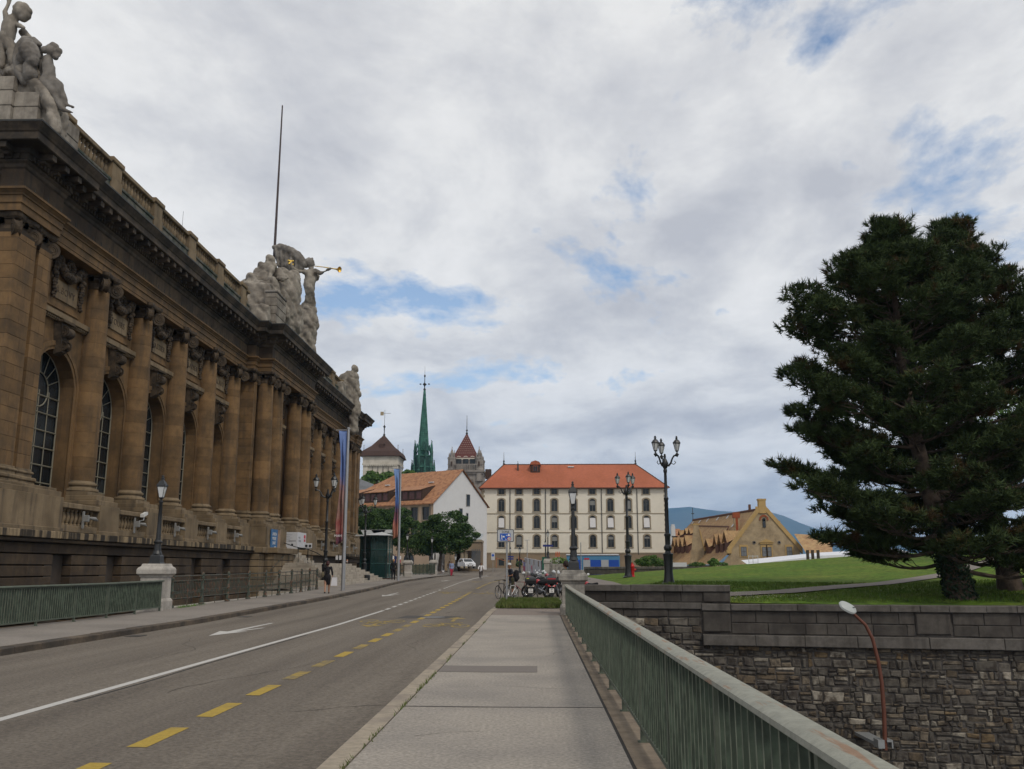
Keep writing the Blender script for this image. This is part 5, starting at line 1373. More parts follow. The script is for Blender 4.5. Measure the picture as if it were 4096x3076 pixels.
b=MB();b.b2((p.x-.95,p.y,p.z-.1),(p.x+.95,p.y+2,p.z+1.7));d=rel(b,B).build('dormer',m_dark,B)
b=MB();b.extr([(p.x-1.15,p.y-.15,p.z+1.6),(p.x-.8,p.y-.15,p.z+2.2),(p.x,p.y-.15,p.z+2.45),(p.x+.8,p.y-.15,p.z+2.2),(p.x+1.15,p.y-.15,p.z+1.6)],(0,2.4,0));b.b2((p.x-.5,p.y-.06,p.z+.25),(p.x+.5,p.y-.01,p.z+1.4));rel(b,B).build('dormer_roof',m_rtile,d)
b=MB();b.b2((p.x-.42,p.y-.09,p.z+.3),(p.x-.03,p.y-.065,p.z+1.3));b.b2((p.x+.03,p.y-.09,p.z+.3),(p.x+.42,p.y-.065,p.z+1.3));rel(b,B).build('dormer_window',m_glass,d)
p=onroof(1850+545/2.458,1750+325/2.458);b=MB();b.b2((p.x-.15,p.y-.1,p.z),(p.x+.15,p.y+.5,p.z+1.4));b.tube([(p.x,p.y,p.z+1.2),(p.x,p.y,p.z+1.9)],.05,5);rel(b,B).build('vent',m_lead,B)
p=onroof(1850+1065/2.458,1750+290/2.458);b=MB();b.box((p.x,p.y-.05,p.z),(1.2,.9,.2));rel(b,B).build('skylight',m_blind,B)
p=P(1850+255/2.458,1750+340/2.458,BY+6);b=MB();b.b2((p.x-.6,BY+5,p.z-1.4),(p.x+.6,BY+6.5,p.z+.5));rel(b,B).build('chimney',m_dark,B)
# low portico building left of the barracks ---------------
LB=thing('portico_building',(-15,149,1.2),'low stone entrance building with round columns and a pale seamed roof beside the barracks','building')
def X(u,Y):return P(u,2200,Y).x
def Z(v,Y):return P(2100,v,Y).z
Y=149
b=MB();b.b2((X(1795,Y),Y,Z(2203,Y)),(X(1922,Y),Y+.8,Z(2163,Y)));b.b2((X(1795,Y),Y+3,1),(X(1922,Y),Y+8,Z(2165,Y)));b.b2((X(1801,Y),Y,1.2),(X(1822,Y),Y+3,Z(2203,Y)));b.b2((X(1780,Y),Y-.2,1.2),(X(1800,Y),Y+3,Z(2192,Y)));rel(b,LB).build('wall',m_base,LB)
b=MB();b.b2((X(1790,Y),Y-.25,Z(2167,Y)),(X(1924,Y),Y+8,Z(2158,Y)));rel(b,LB).build('cornice',m_sand,LB)
b=MB();b.add([(X(1860,Y),Y-.2,Z(2160,Y)),(X(1924,Y),Y-.2,Z(2160,Y)),(X(1924,Y),Y+7,Z(2134,Y+7)),(X(1880,Y),Y+7,Z(2134,Y+7))],[(0,1,2,3)])
for k in range(9):
    xx=X(1866+k*7,Y);b.tube([(xx,Y-.2,Z(2160,Y)+.05),(xx+.4,Y+7,Z(2134,Y+7)+.05)],.05,4)
rel(b,LB).build('roof',mat('zinc_roof',(.36,.39,.41),.5,.06,2),LB)
for u in (1848,1863):
    b=MB();b.lathe([(.42,0),(.42,.2),(.33,.3),(.30,3.9),(.36,4.0),(.4,4.2)],(X(u,Y),Y+.6,1.6),12);rel(b,LB).build('column',m_sand,LB,smooth=True)
b=MB();b.b2((X(1826,Y),Y+2,1.4),(X(1842,Y),Y+2.9,Z(2206,Y)));rel(b,LB).build('doorway',m_dark,LB)
for k in range(10):
    u=1888+k*3.6;b=MB();b.b2((X(u,Y),Y-.6,1.5),(X(u+2.4,Y),Y-.5,Z(2203 if k%2 else 2196,Y)));rel(b,LB).build('gate_board',mat('dark_gate',(.07,.08,.09),.5,.1),LB)
for z in (2.2,3.1,4.0,4.9):
    b=MB();b.b2((X(1801,Y),Y-.03,z),(X(1822,Y),Y+.01,z+.78));rel(b,LB).build('stone',m_base,LB)
# white gabled house with the mixed tile roof -------------
WH=thing('gabled_house',(-16.9,150,1),'pink fronted house with a mottled tile roof and a tall blank white gable','house')
A=Vector((-16.9,150));dl=Vector((-8.4,5.4)).normalized();dg=Vector((5.4,8.4)).normalized()
ezH=1.6+261/3640*150;LL=24.;GW=15.
apx=A+dg*GW/2;pz=1.6+386/3640*apx.y
for t_ in range(8):   # match the ridge end seen in the photo
    pass
Bn=A+dl*LL;
b=MB();c2=A+dg*GW
gx=[];Og=(A.x,A.y,0)
wg=[(11.7,12.35,5.05+ezH-8.3,6.45+ezH-8.3+.5)]
b.add([(A.x,A.y,0),(c2.x,c2.y,0),(c2.x,c2.y,ezH),(apx.x,apx.y,pz),(A.x,A.y,ezH)],[(0,1,2,3,4)])
b.add([(c2.x,c2.y,0),((c2+dl*LL).x,(c2+dl*LL).y,0),((c2+dl*LL).x,(c2+dl*LL).y,ezH),(c2.x,c2.y,ezH)],[(0,1,2,3)])
rel(b,WH).build('gable_wall',m_wwall,WH)
def gp(s,z,o=.04):q=A+dg*s-Vector((-dg.y,dg.x))*0+Vector((dg.y,-dg.x))*o;return Vector((q.x,q.y,z))
for u,v,w_,h in ((1350+1732/3.3215,1950+170/3.3215,.9,1.9),(1350+1636/3.3215,1950+345/3.3215,.75,1.6),(1350+1720/3.3215,1950+368/3.3215,.45,.6)):
    # intersect with gable plane
    r=Vector(ray(u,v));nn=Vector((dg.y,-dg.x,0));e=Vector((0,0,EYE));tt=(Vector((A.x,A.y,0))-e).dot(nn)/r.dot(nn);q=e+r*tt
    b=MB();b.box((q.x+nn.x*.05,q.y+nn.y*.05,q.z),(w_,.14,h),math.atan2(dg.y,dg.x));rel(b,WH).build('window',m_glass,WH)
    b=MB();b.box((q.x+nn.x*.03,q.y+nn.y*.03,q.z),(w_+.2,.12,h+.2),math.atan2(dg.y,dg.x));rel(b,WH).build('window_surround',mat('grey_trim',(.3,.29,.27),.9,.05),WH)
# street front with windows: wall runs from far end to the corner
Uf=-dl;Of=(Bn.x,Bn.y,0)
hs=[];wx=[];nW=9
for i in range(nW):wx.append(LL-1.6-i*2.45)
wr_=[(2.2,3.0),(6.2,2.3),(9.0-.0,2.1)]
zrow=[ezH-2.95,ezH-6.3]
holes=[(x-.75,x+.75,z,z+2.15) for x in wx for z in zrow]
b=MB();wallgrid(b,Of,(Uf.x,Uf.y),LL,0,ezH-.05,holes);rel(b,WH).build('wall',m_pink,WH)
for x in wx:
    for z in zrow:window(WH,Of,(Uf.x,Uf.y),x,z,1.5,2.15,0,.18,m_sand,key='wh')
for x in (LL-5,LL-9,LL-13,LL-17.5):   # ground floor arches
    q=Vector(Of)+Vector((Uf.x,Uf.y,0))*x;nn=Vector((Uf.y,-Uf.x,0));b=MB();pts=[]
    for i in range(9):
        g=math.pi*i/8;pts.append(Vector((q.x,q.y,0))+Vector((Uf.x,Uf.y,0))*math.cos(g)*1.1+nn*.06+Vector((0,0,3.0+1.1*math.sin(g))))
    pts=[pts[0]-Vector((0,0,2.2))]+pts+[pts[-1]-Vector((0,0,2.2))];b.add(pts,[tuple(range(len(pts)))]);rel(b,WH).build('arched_window',m_glass,WH)
b=MB();ov=.5
e0=A-dl*.35-dg*ov;e1=Bn-dg*ov;zz=ezH-.25;r0=apx-dl*.35;r1=apx+dl*LL*.62;zr=pz+.12
f0=c2-dl*.35+dg*ov;f1=c2+dl*LL
b.add([(e0.x,e0.y,zz),(e1.x,e1.y,zz),(r1.x,r1.y,zr),(r0.x,r0.y,zr),(f0.x,f0.y,zz),(f1.x,f1.y,zz)],[(1,0,3,2),(3,4,5,2),(1,2,5)])
b.add([(e0.x,e0.y,zz-.18),(e1.x,e1.y,zz-.18),(r1.x,r1.y,zr-.18),(r0.x,r0.y,zr-.18),(e0.x,e0.y,zz),(e1.x,e1.y,zz),(r0.x,r0.y,zr)],[(0,1,2,3),(0,4,5,1),(0,3,6,4)])
rf=rel(b,WH).build('roof',m_btile,WH)
sl_=(Vector((r0.x,r0.y,zr))-Vector((e0.x,e0.y,zz)))
for s0,s1_ in ((3.0,9.0),(10.5,16.0),(17,21)):   # long shed dormers
    b=MB();q0=Vector((e0.x,e0.y,zz))+Vector((dl.x,dl.y,0))*s0+sl_*.10;q1=Vector((e0.x,e0.y,zz))+Vector((dl.x,dl.y,0))*s1_+sl_*.10
    up=Vector((0,0,1.75));bk=sl_*.42
    b.add([q0,q1,q1+up,q0+up,q0+bk,q1+bk,q1+bk+Vector((0,0,.1)),q0+bk+Vector((0,0,.1))],[(0,1,2,3),(0,3,7,4),(1,5,6,2)]);d=rel(b,WH).build('dormer',m_dark,WH)
    b=MB();o_=Vector((dg.x,dg.y,0))*-.4;b.add([q0+up+o_,q1+up+o_,q1+bk+Vector((0,0,.15)),q0+bk+Vector((0,0,.15)),q0+up+o_-Vector((0,0,.12)),q1+up+o_-Vector((0,0,.12))],[(1,0,3,2),(0,1,5,4)]);rel(b,WH).build('dormer_roof',m_btile,d)
    n=2 if s1_-s0>5 else 1
    for k in range(n*2):
        t0=(k+.15)/(n*2);t1=(k+.85)/(n*2);w0=q0.lerp(q1,t0);w1=q0.lerp(q1,t1);o_=Vector((dg.x,dg.y,0))*-.04
        b=MB();b.add([w0+o_+Vector((0,0,.25)),w1+o_+Vector((0,0,.25)),w1+o_+Vector((0,0,1.5)),w0+o_+Vector((0,0,1.5))],[(0,1,2,3)]);rel(b,WH).build('dormer_window',mat('curtained_glass',(.09,.035,.03),.3,.4,3),d)
for s in (4.5,14.5):
    q=Vector((e0.x,e0.y,zz))+Vector((dl.x,dl.y,0))*s+sl_*.62;b=MB();b.box((q.x,q.y,q.z+.12),(.9,.5,.15),math.atan2(dl.y,dl.x));rel(b,WH).build('skylight',m_blind,WH)
b=MB();q=A+Vector((dg.y,-dg.x))*.1;b.tube([(A.x-.6,A.y-.1,ezH-.4),(A.x-.5,A.y-.15,ezH-1.2),(A.x-.5,A.y-.15,2)],.07,5);rel(b,WH).build('drainpipe',m_lead,WH)
TE=MB();TE.b2((-32,138,.5),(-16.5,150,2.15));o=TE.build('house_terrace',m_base);tag(o,'low stone terrace in front of the pink house','terrace')
# grey mansard house ---------------------------------------
MH=thing('mansard_house',(-30,165,1),'grey slate mansard roofed house between the museum corner and the pink house','house')
Y=165
b=MB();b.b2((X(1380,Y),Y,0),(X(1530,Y),Y+12,Z(2012,Y)));rel(b,MH).build('wall',m_pink,MH)
b=MB();b.b2((X(1380,Y),Y-.5,Z(2012,Y)),(X(1534,Y),Y+12,Z(2004,Y)));rel(b,MH).build('cornice',m_sand,MH)
b=MB();za,zb_,zc_2=Z(2004,Y),Z(1968,Y),Z(1938,Y+3)
b.add([(X(1380,Y),Y,za),(X(1526,Y),Y,za),(X(1516,Y),Y+1.4,zb_),(X(1380,Y),Y+1.4,zb_),(X(1492,Y),Y+6,zb_+1.5),(X(1380,Y),Y+6,Z(1905,Y+6)),(X(1526,Y),Y+12,za),(X(1516,Y),Y+11,zb_)],[(0,1,2,3),(3,2,4,5),(1,6,7,2),(2,7,4)]);rel(b,MH).build('roof',m_slate,MH)
for u in (1430,1473):
    b=MB();b.b2((X(u-9,Y),Y-.1,Z(2002,Y)),(X(u+9,Y),Y+1.2,Z(1978,Y)));b.lathe([(.42,0),(.42,.6)],(0,0,0),12);b.v[-24:]=[(X(u,Y)+p_[0],Y+p_[2],Z(1980,Y)+p_[1]) for p_ in b.v[-24:]];d=rel(b,MH).build('dormer',m_sand,MH)
    b=MB();b.b2((X(u-6,Y),Y-.14,Z(2001,Y)),(X(u+6,Y),Y-.11,Z(1981,Y)));rel(b,MH).build('window',m_glass,d)
b=MB();b.b2((X(1488,Y+4),Y+3,zb_),(X(1520,Y+4),Y+5,Z(1948,Y+4)));b.b2((X(1490,Y+4),Y+3.1,Z(1948,Y+4)),(X(1518,Y+4),Y+4.9,Z(1936,Y+4)));rel(b,MH).build('chimney',mat('brick_red',(.22,.075,.04),.9,.15,5),MH)
# towers ---------------------------------------------------
def tower_base(name,label,u0,u1,vtop,Y,m,zb=10):
    x0,x1=X(u0,Y),X(u1,Y);t=thing(name,((x0+x1)/2,Y+(x1-x0)/2,zb),label,'church tower','cathedral towers behind the roofs');return t,x0,x1
# white north tower
Y=262;t,x0,x1=tower_base('church_tower','square white stone tower with a dark brown pyramid roof and golden weather vane',1441,1583,1830,Y,m_twhite)
W_=x1-x0;zt=Z(1836,Y)
b=MB();b.b2((x0+.25,Y+.25,5),(x1-.25,Y+W_-.25,zt-.2));rel(b,t).build('body',m_twhite,t)
for xx,yy in ((x0,Y),(x1-1.5,Y),(x0,Y+W_-1.5),(x1-1.5,Y+W_-1.5)):
    b=MB();b.b2((xx,yy,5),(xx+1.5,yy+1.5,zt-1.6),.1);rel(b,t).build('buttress',m_twhite,t)
b=MB();b.b2((x0-.25,Y-.25,zt-1.55),(x1+.25,Y+W_+.25,zt-1.2));b.b2((x0-.1,Y-.1,zt-1.2),(x1+.1,Y+W_+.1,zt+.6));b.b2((x0-.3,Y-.3,zt+.6),(x1+.3,Y+W_+.3,zt+.85))
for i in range(16):b.b2((x0+W_*(i+.2)/16,Y-.28,zt-1.95),(x0+W_*(i+.8)/16,Y,zt-1.55))
rel(b,t).build('parapet',m_twhite,t)
for i in range(4):
    xx=x0+2.0+(W_-4)*(i+.5)/4;b=MB();b.b2((xx-.12,Y+.02,zt-4.0),(xx+.12,Y+.26,zt-2.2));b.lathe([(.12,0),(.12,.2)],(xx,Y+.1,zt-2.2),6);rel(b,t).build('blind_shaft',m_tgrey,t)
for i in range(2):
    xx=x0+W_*(.36+.30*i);b=MB();pts=[(xx-.85,Y+.22,zt-9)]+[(xx+.85*math.cos(math.pi-math.pi*k/8),Y+.22,zt-6.2+1.0*math.sin(math.pi*k/8)) for k in range(9)]+[(xx+.85,Y+.22,zt-9)];b.add(pts,[tuple(range(len(pts)))[::-1]]);rel(b,t).build('belfry_opening',m_dark,t)
    b=MB();b.tube([(xx+1.0*math.cos(math.pi-math.pi*k/8),Y+.2,zt-6.2+1.15*math.sin(math.pi*k/8)) for k in range(9)],.14,5);rel(b,t).build('belfry_arch',m_twhite,t)
zr0=zt+1.0;za=Z(1739,Y+W_/2);cx_,cy_=(x0+x1)/2,Y+W_/2;h_=W_/2
b=MB();b.sqlathe([(h_+.9,zr0),(h_+.3,zr0+1.5),(h_*.62,zr0+(za-zr0)*.48),(.12,za)],(cx_,cy_,0));rel(b,t).build('roof',m_tbrown,t)
b=MB()
for sx in (-1,1):
    for sy in (-1,1):
        b.lathe([(1.1,zr0-.1),(1.0,zr0+.1),(.7,zr0+1.1),(.08,zr0+1.9),(.05,zr0+3.0),(.12,zr0+3.1),(.04,zr0+3.3)],(cx_+sx*(h_-.1),cy_+sy*(h_-.1),0),8)
rel(b,t).build('corner_turrets',m_tbrown,t)
b=MB();b.b2((cx_-.6,Y+1.0,zr0+2.4),(cx_+.6,Y+3.2,zr0+3.7));b.sqlathe([(.8,zr0+3.7),(.1,zr0+5.0),(.04,zr0+6.2)],(cx_,Y+1.9,0));rel(b,t).build('dormer',m_tbrown,t)
b=MB();b.lathe([(.3,za-.3),(.35,za+.2),(.12,za+.6),(.16,za+2.2),(.4,za+2.6),(.12,za+3.0),(.05,za+3.2),(.05,za+7.6)],(cx_,cy_,0),8);b.tube([(cx_-1.2,cy_,za+6.6),(cx_+1.8,cy_,za+6.6)],.05,5);rel(b,t).build('vane_staff',m_lead,t)
b=MB();b.b2((cx_-1.3,cy_-.05,za+6.0),(cx_-.3,cy_+.05,za+7.1));rel(b,t).build('vane_flag',mat('vane_gold',(.30,.24,.15),.5,.1),t)
# green copper spire
Y=275;cx_=X(1686,Y);pxm=Y/3640.
t=thing('church_spire',(cx_,Y,10),'slender green copper spire on an open dark lantern between the two towers','church spire')
zz=lambda v:Z(v,Y)
b=MB()
b.lathe([(46*pxm,zz(2000)),(45*pxm,zz(1870)),(36*pxm,zz(1866)),(35*pxm,zz(1826)),(30*pxm,zz(1822))],(cx_,Y,0),8);rel(b,t).build('lantern',m_copd,t)
b=MB();b.lathe([(21.5*pxm,zz(1826)),(20.5*pxm,zz(1790)),(12*pxm,zz(1680)),(2.0*pxm,zz(1556)),(1.2*pxm,zz(1550))],(cx_,Y,0),8)
rel(b,t).build('spire',m_copper,t)
b=MB()
for k in range(8):
    g=2*math.pi*(k+.5)/8;f=lambda r_,v:(cx_+math.cos(g)*r_*pxm,Y+math.sin(g)*r_*pxm,zz(v));b.tube([f(21.8,1826),f(20.8,1790),f(12.2,1680),f(2.1,1556)],.16,5)
rel(b,t).build('spire_ribs',m_copper,t)
b=MB()   # herringbone lead battens
for k in range(8):
    g0=2*math.pi*(k+.5)/8;g1=2*math.pi*(k+1.5)/8
    for i in range(34):
        v=1820-i*7.6;rad=lambda v_:np.interp(v_,(1556,1680,1790,1826),(2.0,12,20.5,21.5))*pxm*1.012
        p=lambda g,v_:Vector((cx_+math.cos(g)*rad(v_),Y+math.sin(g)*rad(v_),zz(v_)))
        m_=(p(g0,v-3.5)+p(g1,v-3.5))/2
        b.tube([p(g0,v),m_],.06,3);b.tube([m_,p(g1,v)],.06,3)
rel(b,t).build('spire_battens',m_copd,t)
pb=MB()
for ring_,n,r_,v0,v1 in ((0,8,36,1872,1764),(1,12,46,1990,1842)):
    for k in range(n):
        g=2*math.pi*(k+.5)/n;c=(cx_+math.cos(g)*r_*pxm,Y+math.sin(g)*r_*pxm,0)
        b=MB();zt_=zz(v1);zb_2=zz(v0);b.lathe([(.42,zb_2),(.38,zt_-3.2),(.5,zt_-3.1),(.34,zt_-2.9),(.28,zt_-1.9),(.05,zt_-.1),(.16,zt_),(.03,zt_+.3)],c,6);rel(b,t).build('pinnacle',m_copper if k%2 else m_copd,t)
b=MB()
for k in range(8):
    g=2*math.pi*(k+.5)/8;g2=2*math.pi*(k+1.5)/8;p0=Vector((cx_+math.cos(g)*33*pxm,Y+math.sin(g)*33*pxm,zz(1816)));p1=Vector((cx_+math.cos(g2)*33*pxm,Y+math.sin(g2)*33*pxm,zz(1816)));m_=(p0+p1)/2;b.tube([p0,p0.lerp(m_,.6)+Vector((0,0,1.4)),m_+Vector((0,0,3.0)),p1.lerp(m_,.6)+Vector((0,0,1.4)),p1],.16,4)
    for q in range(3):
        a=p0.lerp(p1,(q+.5)/3);b.tube([(a.x,a.y,zz(1864)),(a.x,a.y,zz(1820))],.1,4);b.tube([(a.x,a.y,zz(1990)),(a.x,a.y,zz(1870))],.16,4)
rel(b,t).build('tracery',m_copper,t)
b=MB();b.lathe([(35*pxm,zz(1828)),(38*pxm,zz(1826)),(38*pxm,zz(1822)),(30*pxm,zz(1820))],(cx_,Y,0),8);b.lathe([(46*pxm,zz(1874)),(48*pxm,zz(1872)),(48*pxm,zz(1868)),(36*pxm,zz(1866))],(cx_,Y,0),8);rel(b,t).build('cornice',m_copper,t)
b=MB();z0=zz(1556);b.lathe([(.2,z0-.5),(.45,z0),(.15,z0+.5),(.2,z0+1.2),(.6,z0+1.5),(.6,z0+1.7),(.14,z0+2.1),(.10,z0+3.8),(.32,z0+4.3),(.1,z0+4.7),(.05,z0+5.0),(.022,z0+7.5)],(cx_,Y,0),8)
for k in range(4):b.box((cx_+math.cos(k*1.571)*1.3,Y+math.sin(k*1.571)*.9,z0+1.7),(.5,.25,.35))
rel(b,t).build('finial',m_lead,t)
# grey south tower
Y=250;t,x0,x1=tower_base('church_tower','square grey stone tower with corner pinnacles and a dark red patterned pyramid roof',1787,1928,1830,Y,m_tgrey)
W_=x1-x0;zt=Z(1880,Y);zu=Z(1828,Y);cx_,cy_=(x0+x1)/2,Y+W_/2
b=MB();b.b2((x0+.3,Y+.3,5),(x1-.3,Y+W_-.3,zt));b.b2((x0+1.4,Y+1.4,zt),(x1-1.4,Y+W_-1.4,zu));rel(b,t).build('body',m_tgrey,t)
b=MB();b.b2((x0-.5,Y-.5,zt-.5),(x1+.5,Y+W_+.5,zt));b.b2((x0-.2,Y-.2,zt-1.0),(x1+.2,Y+W_+.2,zt-.5));b.b2((x0-.1,Y-.1,zt+1.5),(x1+.1,Y+.15,zt+1.75));rel(b,t).build('cornice',m_tgrey,t)
for i in range(11):
    xx=x0+1.4+(W_-2.8)*(i+.5)/11;b=MB();b.lathe([(.14,0),(.1,.7),(.14,1.5)],(xx,Y,zt),6);rel(b,t).build('baluster',m_tgrey,t)
for i in range(3):
    xx=x0+W_*(.30+.20*i);b=MB();zz0=zt+1.9;pts=[(xx-.75,Y+1.36,zz0)]+[(xx+.75*math.cos(math.pi-math.pi*k/8),Y+1.36,zz0+1.1+.9*math.sin(math.pi*k/8)) for k in range(9)]+[(xx+.75,Y+1.36,zz0)];b.add(pts,[tuple(range(len(pts)))[::-1]]);rel(b,t).build('opening',m_glass,t)
    b=MB();b.tube([(xx+.85*math.cos(math.pi-math.pi*k/8),Y+1.33,zz0+1.1+1.0*math.sin(math.pi*k/8)) for k in range(9)],.13,5);rel(b,t).build('opening_arch',m_twhite,t)
b=MB();xx=x0+W_*.68;pts=[(xx-.8,Y+.27,zt-6)]+[(xx+.8*math.cos(math.pi-math.pi*k/8),Y+.27,zt-4.1+1.0*math.sin(math.pi*k/8)) for k in range(9)]+[(xx+.8,Y+.27,zt-6)];b.add(pts,[tuple(range(len(pts)))[::-1]]);rel(b,t).build('opening',m_dark,t)
for sx in (-1,1):
    for sy in (-1,1):
        px_,py_=cx_+sx*(W_/2-1.0),cy_+sy*(W_/2-1.0);b=MB();b.lathe([(1.35,zt-3),(1.3,zt+.3),(1.15,zt+.6),(1.15,zu-.6),(1.3,zu-.4),(1.3,zu),(1.0,zu+.1)],(px_,py_,0),8)
        for k in range(4):
            g=math.pi/4+k*math.pi/2;b.lathe([(.22,zu-1),(.18,zu+.5),(.03,zu+1.3)],(px_+math.cos(g)*1.0,py_+math.sin(g)*1.0,0),5)
        b.lathe([(.6,zu),(.5,zu+1.0),(.58,zu+1.1),(.06,zu+2.6),(.14,zu+2.7),(.03,zu+3.1)],(px_,py_,0),8);rel(b,t).build('pinnacle',m_tgrey,t)
        b=MB();b.b2((px_-.2,py_-1.22,zt+1.2),(px_+.2,py_-1.1,zu-1.2));rel(b,t).build('pinnacle_slit',m_dark,t)
h_=W_*.345;za=Z(1733,cy_)
b=MB();b.b2((cx_-h_-.3,cy_-h_-.3,zu-.35),(cx_+h_+.3,cy_+h_+.3,zu));rel(b,t).build('eaves',m_twhite,t)
b=MB();b.sqlathe([(h_+.35,zu),(h_*.86,zu+1.6),(.1,za)],(cx_,cy_,0));rel(b,t).build('roof',m_tred,t)
b=MB()
for i in range(9):
    for j in range(9-i):
        tt=(i+.6)/10.;hh=(h_*.95)*(1-tt);xx=cx_-hh*.86+(2*hh*.86)*((j+.5)/(9-i));z_=zu+1+(za-zu-1)*tt;b.box((xx,cy_-hh-.14,z_),(.14,.12,.14));b.box((cx_-hh-.14,cy_-hh*.86+(2*hh*.86)*((j+.5)/(9-i)),z_),(.12,.14,.14))
rel(b,t).build('tile_pattern',m_twhite,t)
b=MB();b.lathe([(.3,za-.4),(.35,za),(.1,za+.5),(.3,za+.9),(.1,za+1.2),(.05,za+5.2)],(cx_,cy_,0),8);rel(b,t).build('finial',m_lead,t)
# yellow gabled arsenal ------------------------------------
AR_=thing('gabled_hall',(31.8,150,-3),'yellow sandstone hall with a tall parapeted gable and tan tiled roofs beyond the lawn','building')
Y=150.;xl,xr=X(2922,Y),X(3200,Y);ze=P(2918,2196,Y).z;ax=X(3058,Y);za=P(3058,2028,Y).z;dv=Vector((-5.5,38)).normalized()
b=MB();b.add([(xl,Y,-4),(xr,Y,-4),(xr,Y,ze),(ax,Y,za),(xl,Y,ze),(xl,Y+.5,-4),(xr,Y+.5,-4),(xr,Y+.5,ze),(ax,Y+.5,za),(xl,Y+.5,ze)],[(0,1,2,3,4),(9,8,7,6,5),(0,4,9,5),(4,3,8,9),(3,2,7,8),(2,1,6,7)]);rel(b,AR_).build('gable_wall',m_ywall,AR_)
b=MB()
for (xa,z1),(xb,z2) in (((xl-.4,ze-.75),(ax-.5,za-.72)),((xr+.4,ze-.75),(ax+.5,za-.72))):b.add([(xa,Y-.15,z1),(xb,Y-.15,z2),(xb,Y+.7,z2),(xa,Y+.7,z1),(xa,Y-.15,z1+.95),(xb,Y-.15,z2+.95),(xb,Y+.7,z2+.95),(xa,Y+.7,z1+.95)],[(0,1,5,4),(1,2,6,5),(2,3,7,6),(3,0,4,7),(4,5,6,7),(3,2,1,0)])
b.b2((ax-.56,Y-.2,za-1.0),(ax+.56,Y+.8,P(3058,1998,Y).z));b.b2((ax-.64,Y-.25,P(3058,1999,Y).z-.12),(ax+.64,Y+.85,P(3058,1995,Y).z));b.b2((xl-.6,Y-.3,ze-.7),(xl+.1,Y+.8,ze-.1))
rel(b,AR_).build('gable_coping',mat('ochre_stone',(.40,.27,.11),.9,.1,2),AR_)
oc=MC['ochre_stone']
def fz(v):return P(3058,v,Y).z
for (u,v) in ((3000,2088),(2985,2113),(2964,2142),(3037,2030),(3120,2088),(3135,2113),(3155,2140)):
    b=MB();b.b2((X(u-7,Y),Y-.06,fz(v+6)),(X(u+7,Y),Y,fz(v-4)));rel(b,AR_).build('quoin',oc,AR_)
def gwin(u0,u1,v0,v1,n=2):
    b=MB();b.b2((X(u0,Y)-.25,Y-.09,fz(v1)-.2),(X(u1,Y)+.25,Y-.0,fz(v0)+.35));w_=rel(b,AR_).build('window_surround',oc,AR_)
    for k in range(n):
        a=u0+(u1-u0)*(k+.06)/n;c=u0+(u1-u0)*(k+.94)/n;b=MB();b.b2((X(a,Y),Y-.12,fz(v1)),(X(c,Y),Y-.10,fz(v0)));b.build;rel(b,AR_).build('pane',mat('pale_pane',(.16,.17,.18),.3,.1,3),w_)
    b=MB()
    for k in range(n+1):xx=X(u0+(u1-u0)*k/n,Y);b.b2((xx-.05,Y-.15,fz(v1)),(xx+.05,Y-.12,fz(v0)))
    for k in (0,.5,1):z_=fz(v1)+(fz(v0)-fz(v1))*k;b.b2((X(u0,Y),Y-.15,z_-.04),(X(u1,Y),Y-.12,z_+.04))
    rel(b,AR_).build('window_frame',m_winf,w_)
gwin(2964,2985,2188,2224);gwin(3049,3063,2189,2225,1);gwin(3071,3084,2189,2225,1);gwin(3147,3167,2188,2224)
b=MB();b.b2((X(3056,Y),Y-.1,fz(2110)),(X(3068,Y),Y-.06,fz(2078)));b.lathe([(.27,0),(.27,.3)],(0,0,0),12);b.v[-24:]=[(X(3062,Y)+q[0],Y-.1+q[2]*.13,fz(2078)+q[1]) for q in b.v[-24:]];rel(b,AR_).build('lancet_window',m_glass,AR_)
b=MB()
for k in range(9):
    g=math.pi*k/8;b.box((X(3062,Y)+.62*math.cos(g),Y-.06,fz(2078)+.62*math.sin(g)),(.24,.12,.24))
rel(b,AR_).build('brick_arch',mat('brick_orange',(.28,.075,.03),.9,.1,5),AR_)
b=MB();b.extr([(X(3037,Y),Y-.3,fz(2170)),(X(3096,Y),Y-.3,fz(2170)),(X(3067,Y),Y-.3,fz(2156))],(0,.3,0));b.b2((X(3040,Y),Y-.2,fz(2177)),(X(3093,Y),Y,fz(2170)));rel(b,AR_).build('pediment',oc,AR_)
for u,v in ((3018,2170),(3118,2170)):
    b=MB();b.box((X(u,Y),Y-.05,fz(v)),(.3,.1,.5));b.box((X(u,Y),Y-.05,fz(v)),(.5,.1,.3));rel(b,AR_).build('stone_star',m_tgrey,AR_)
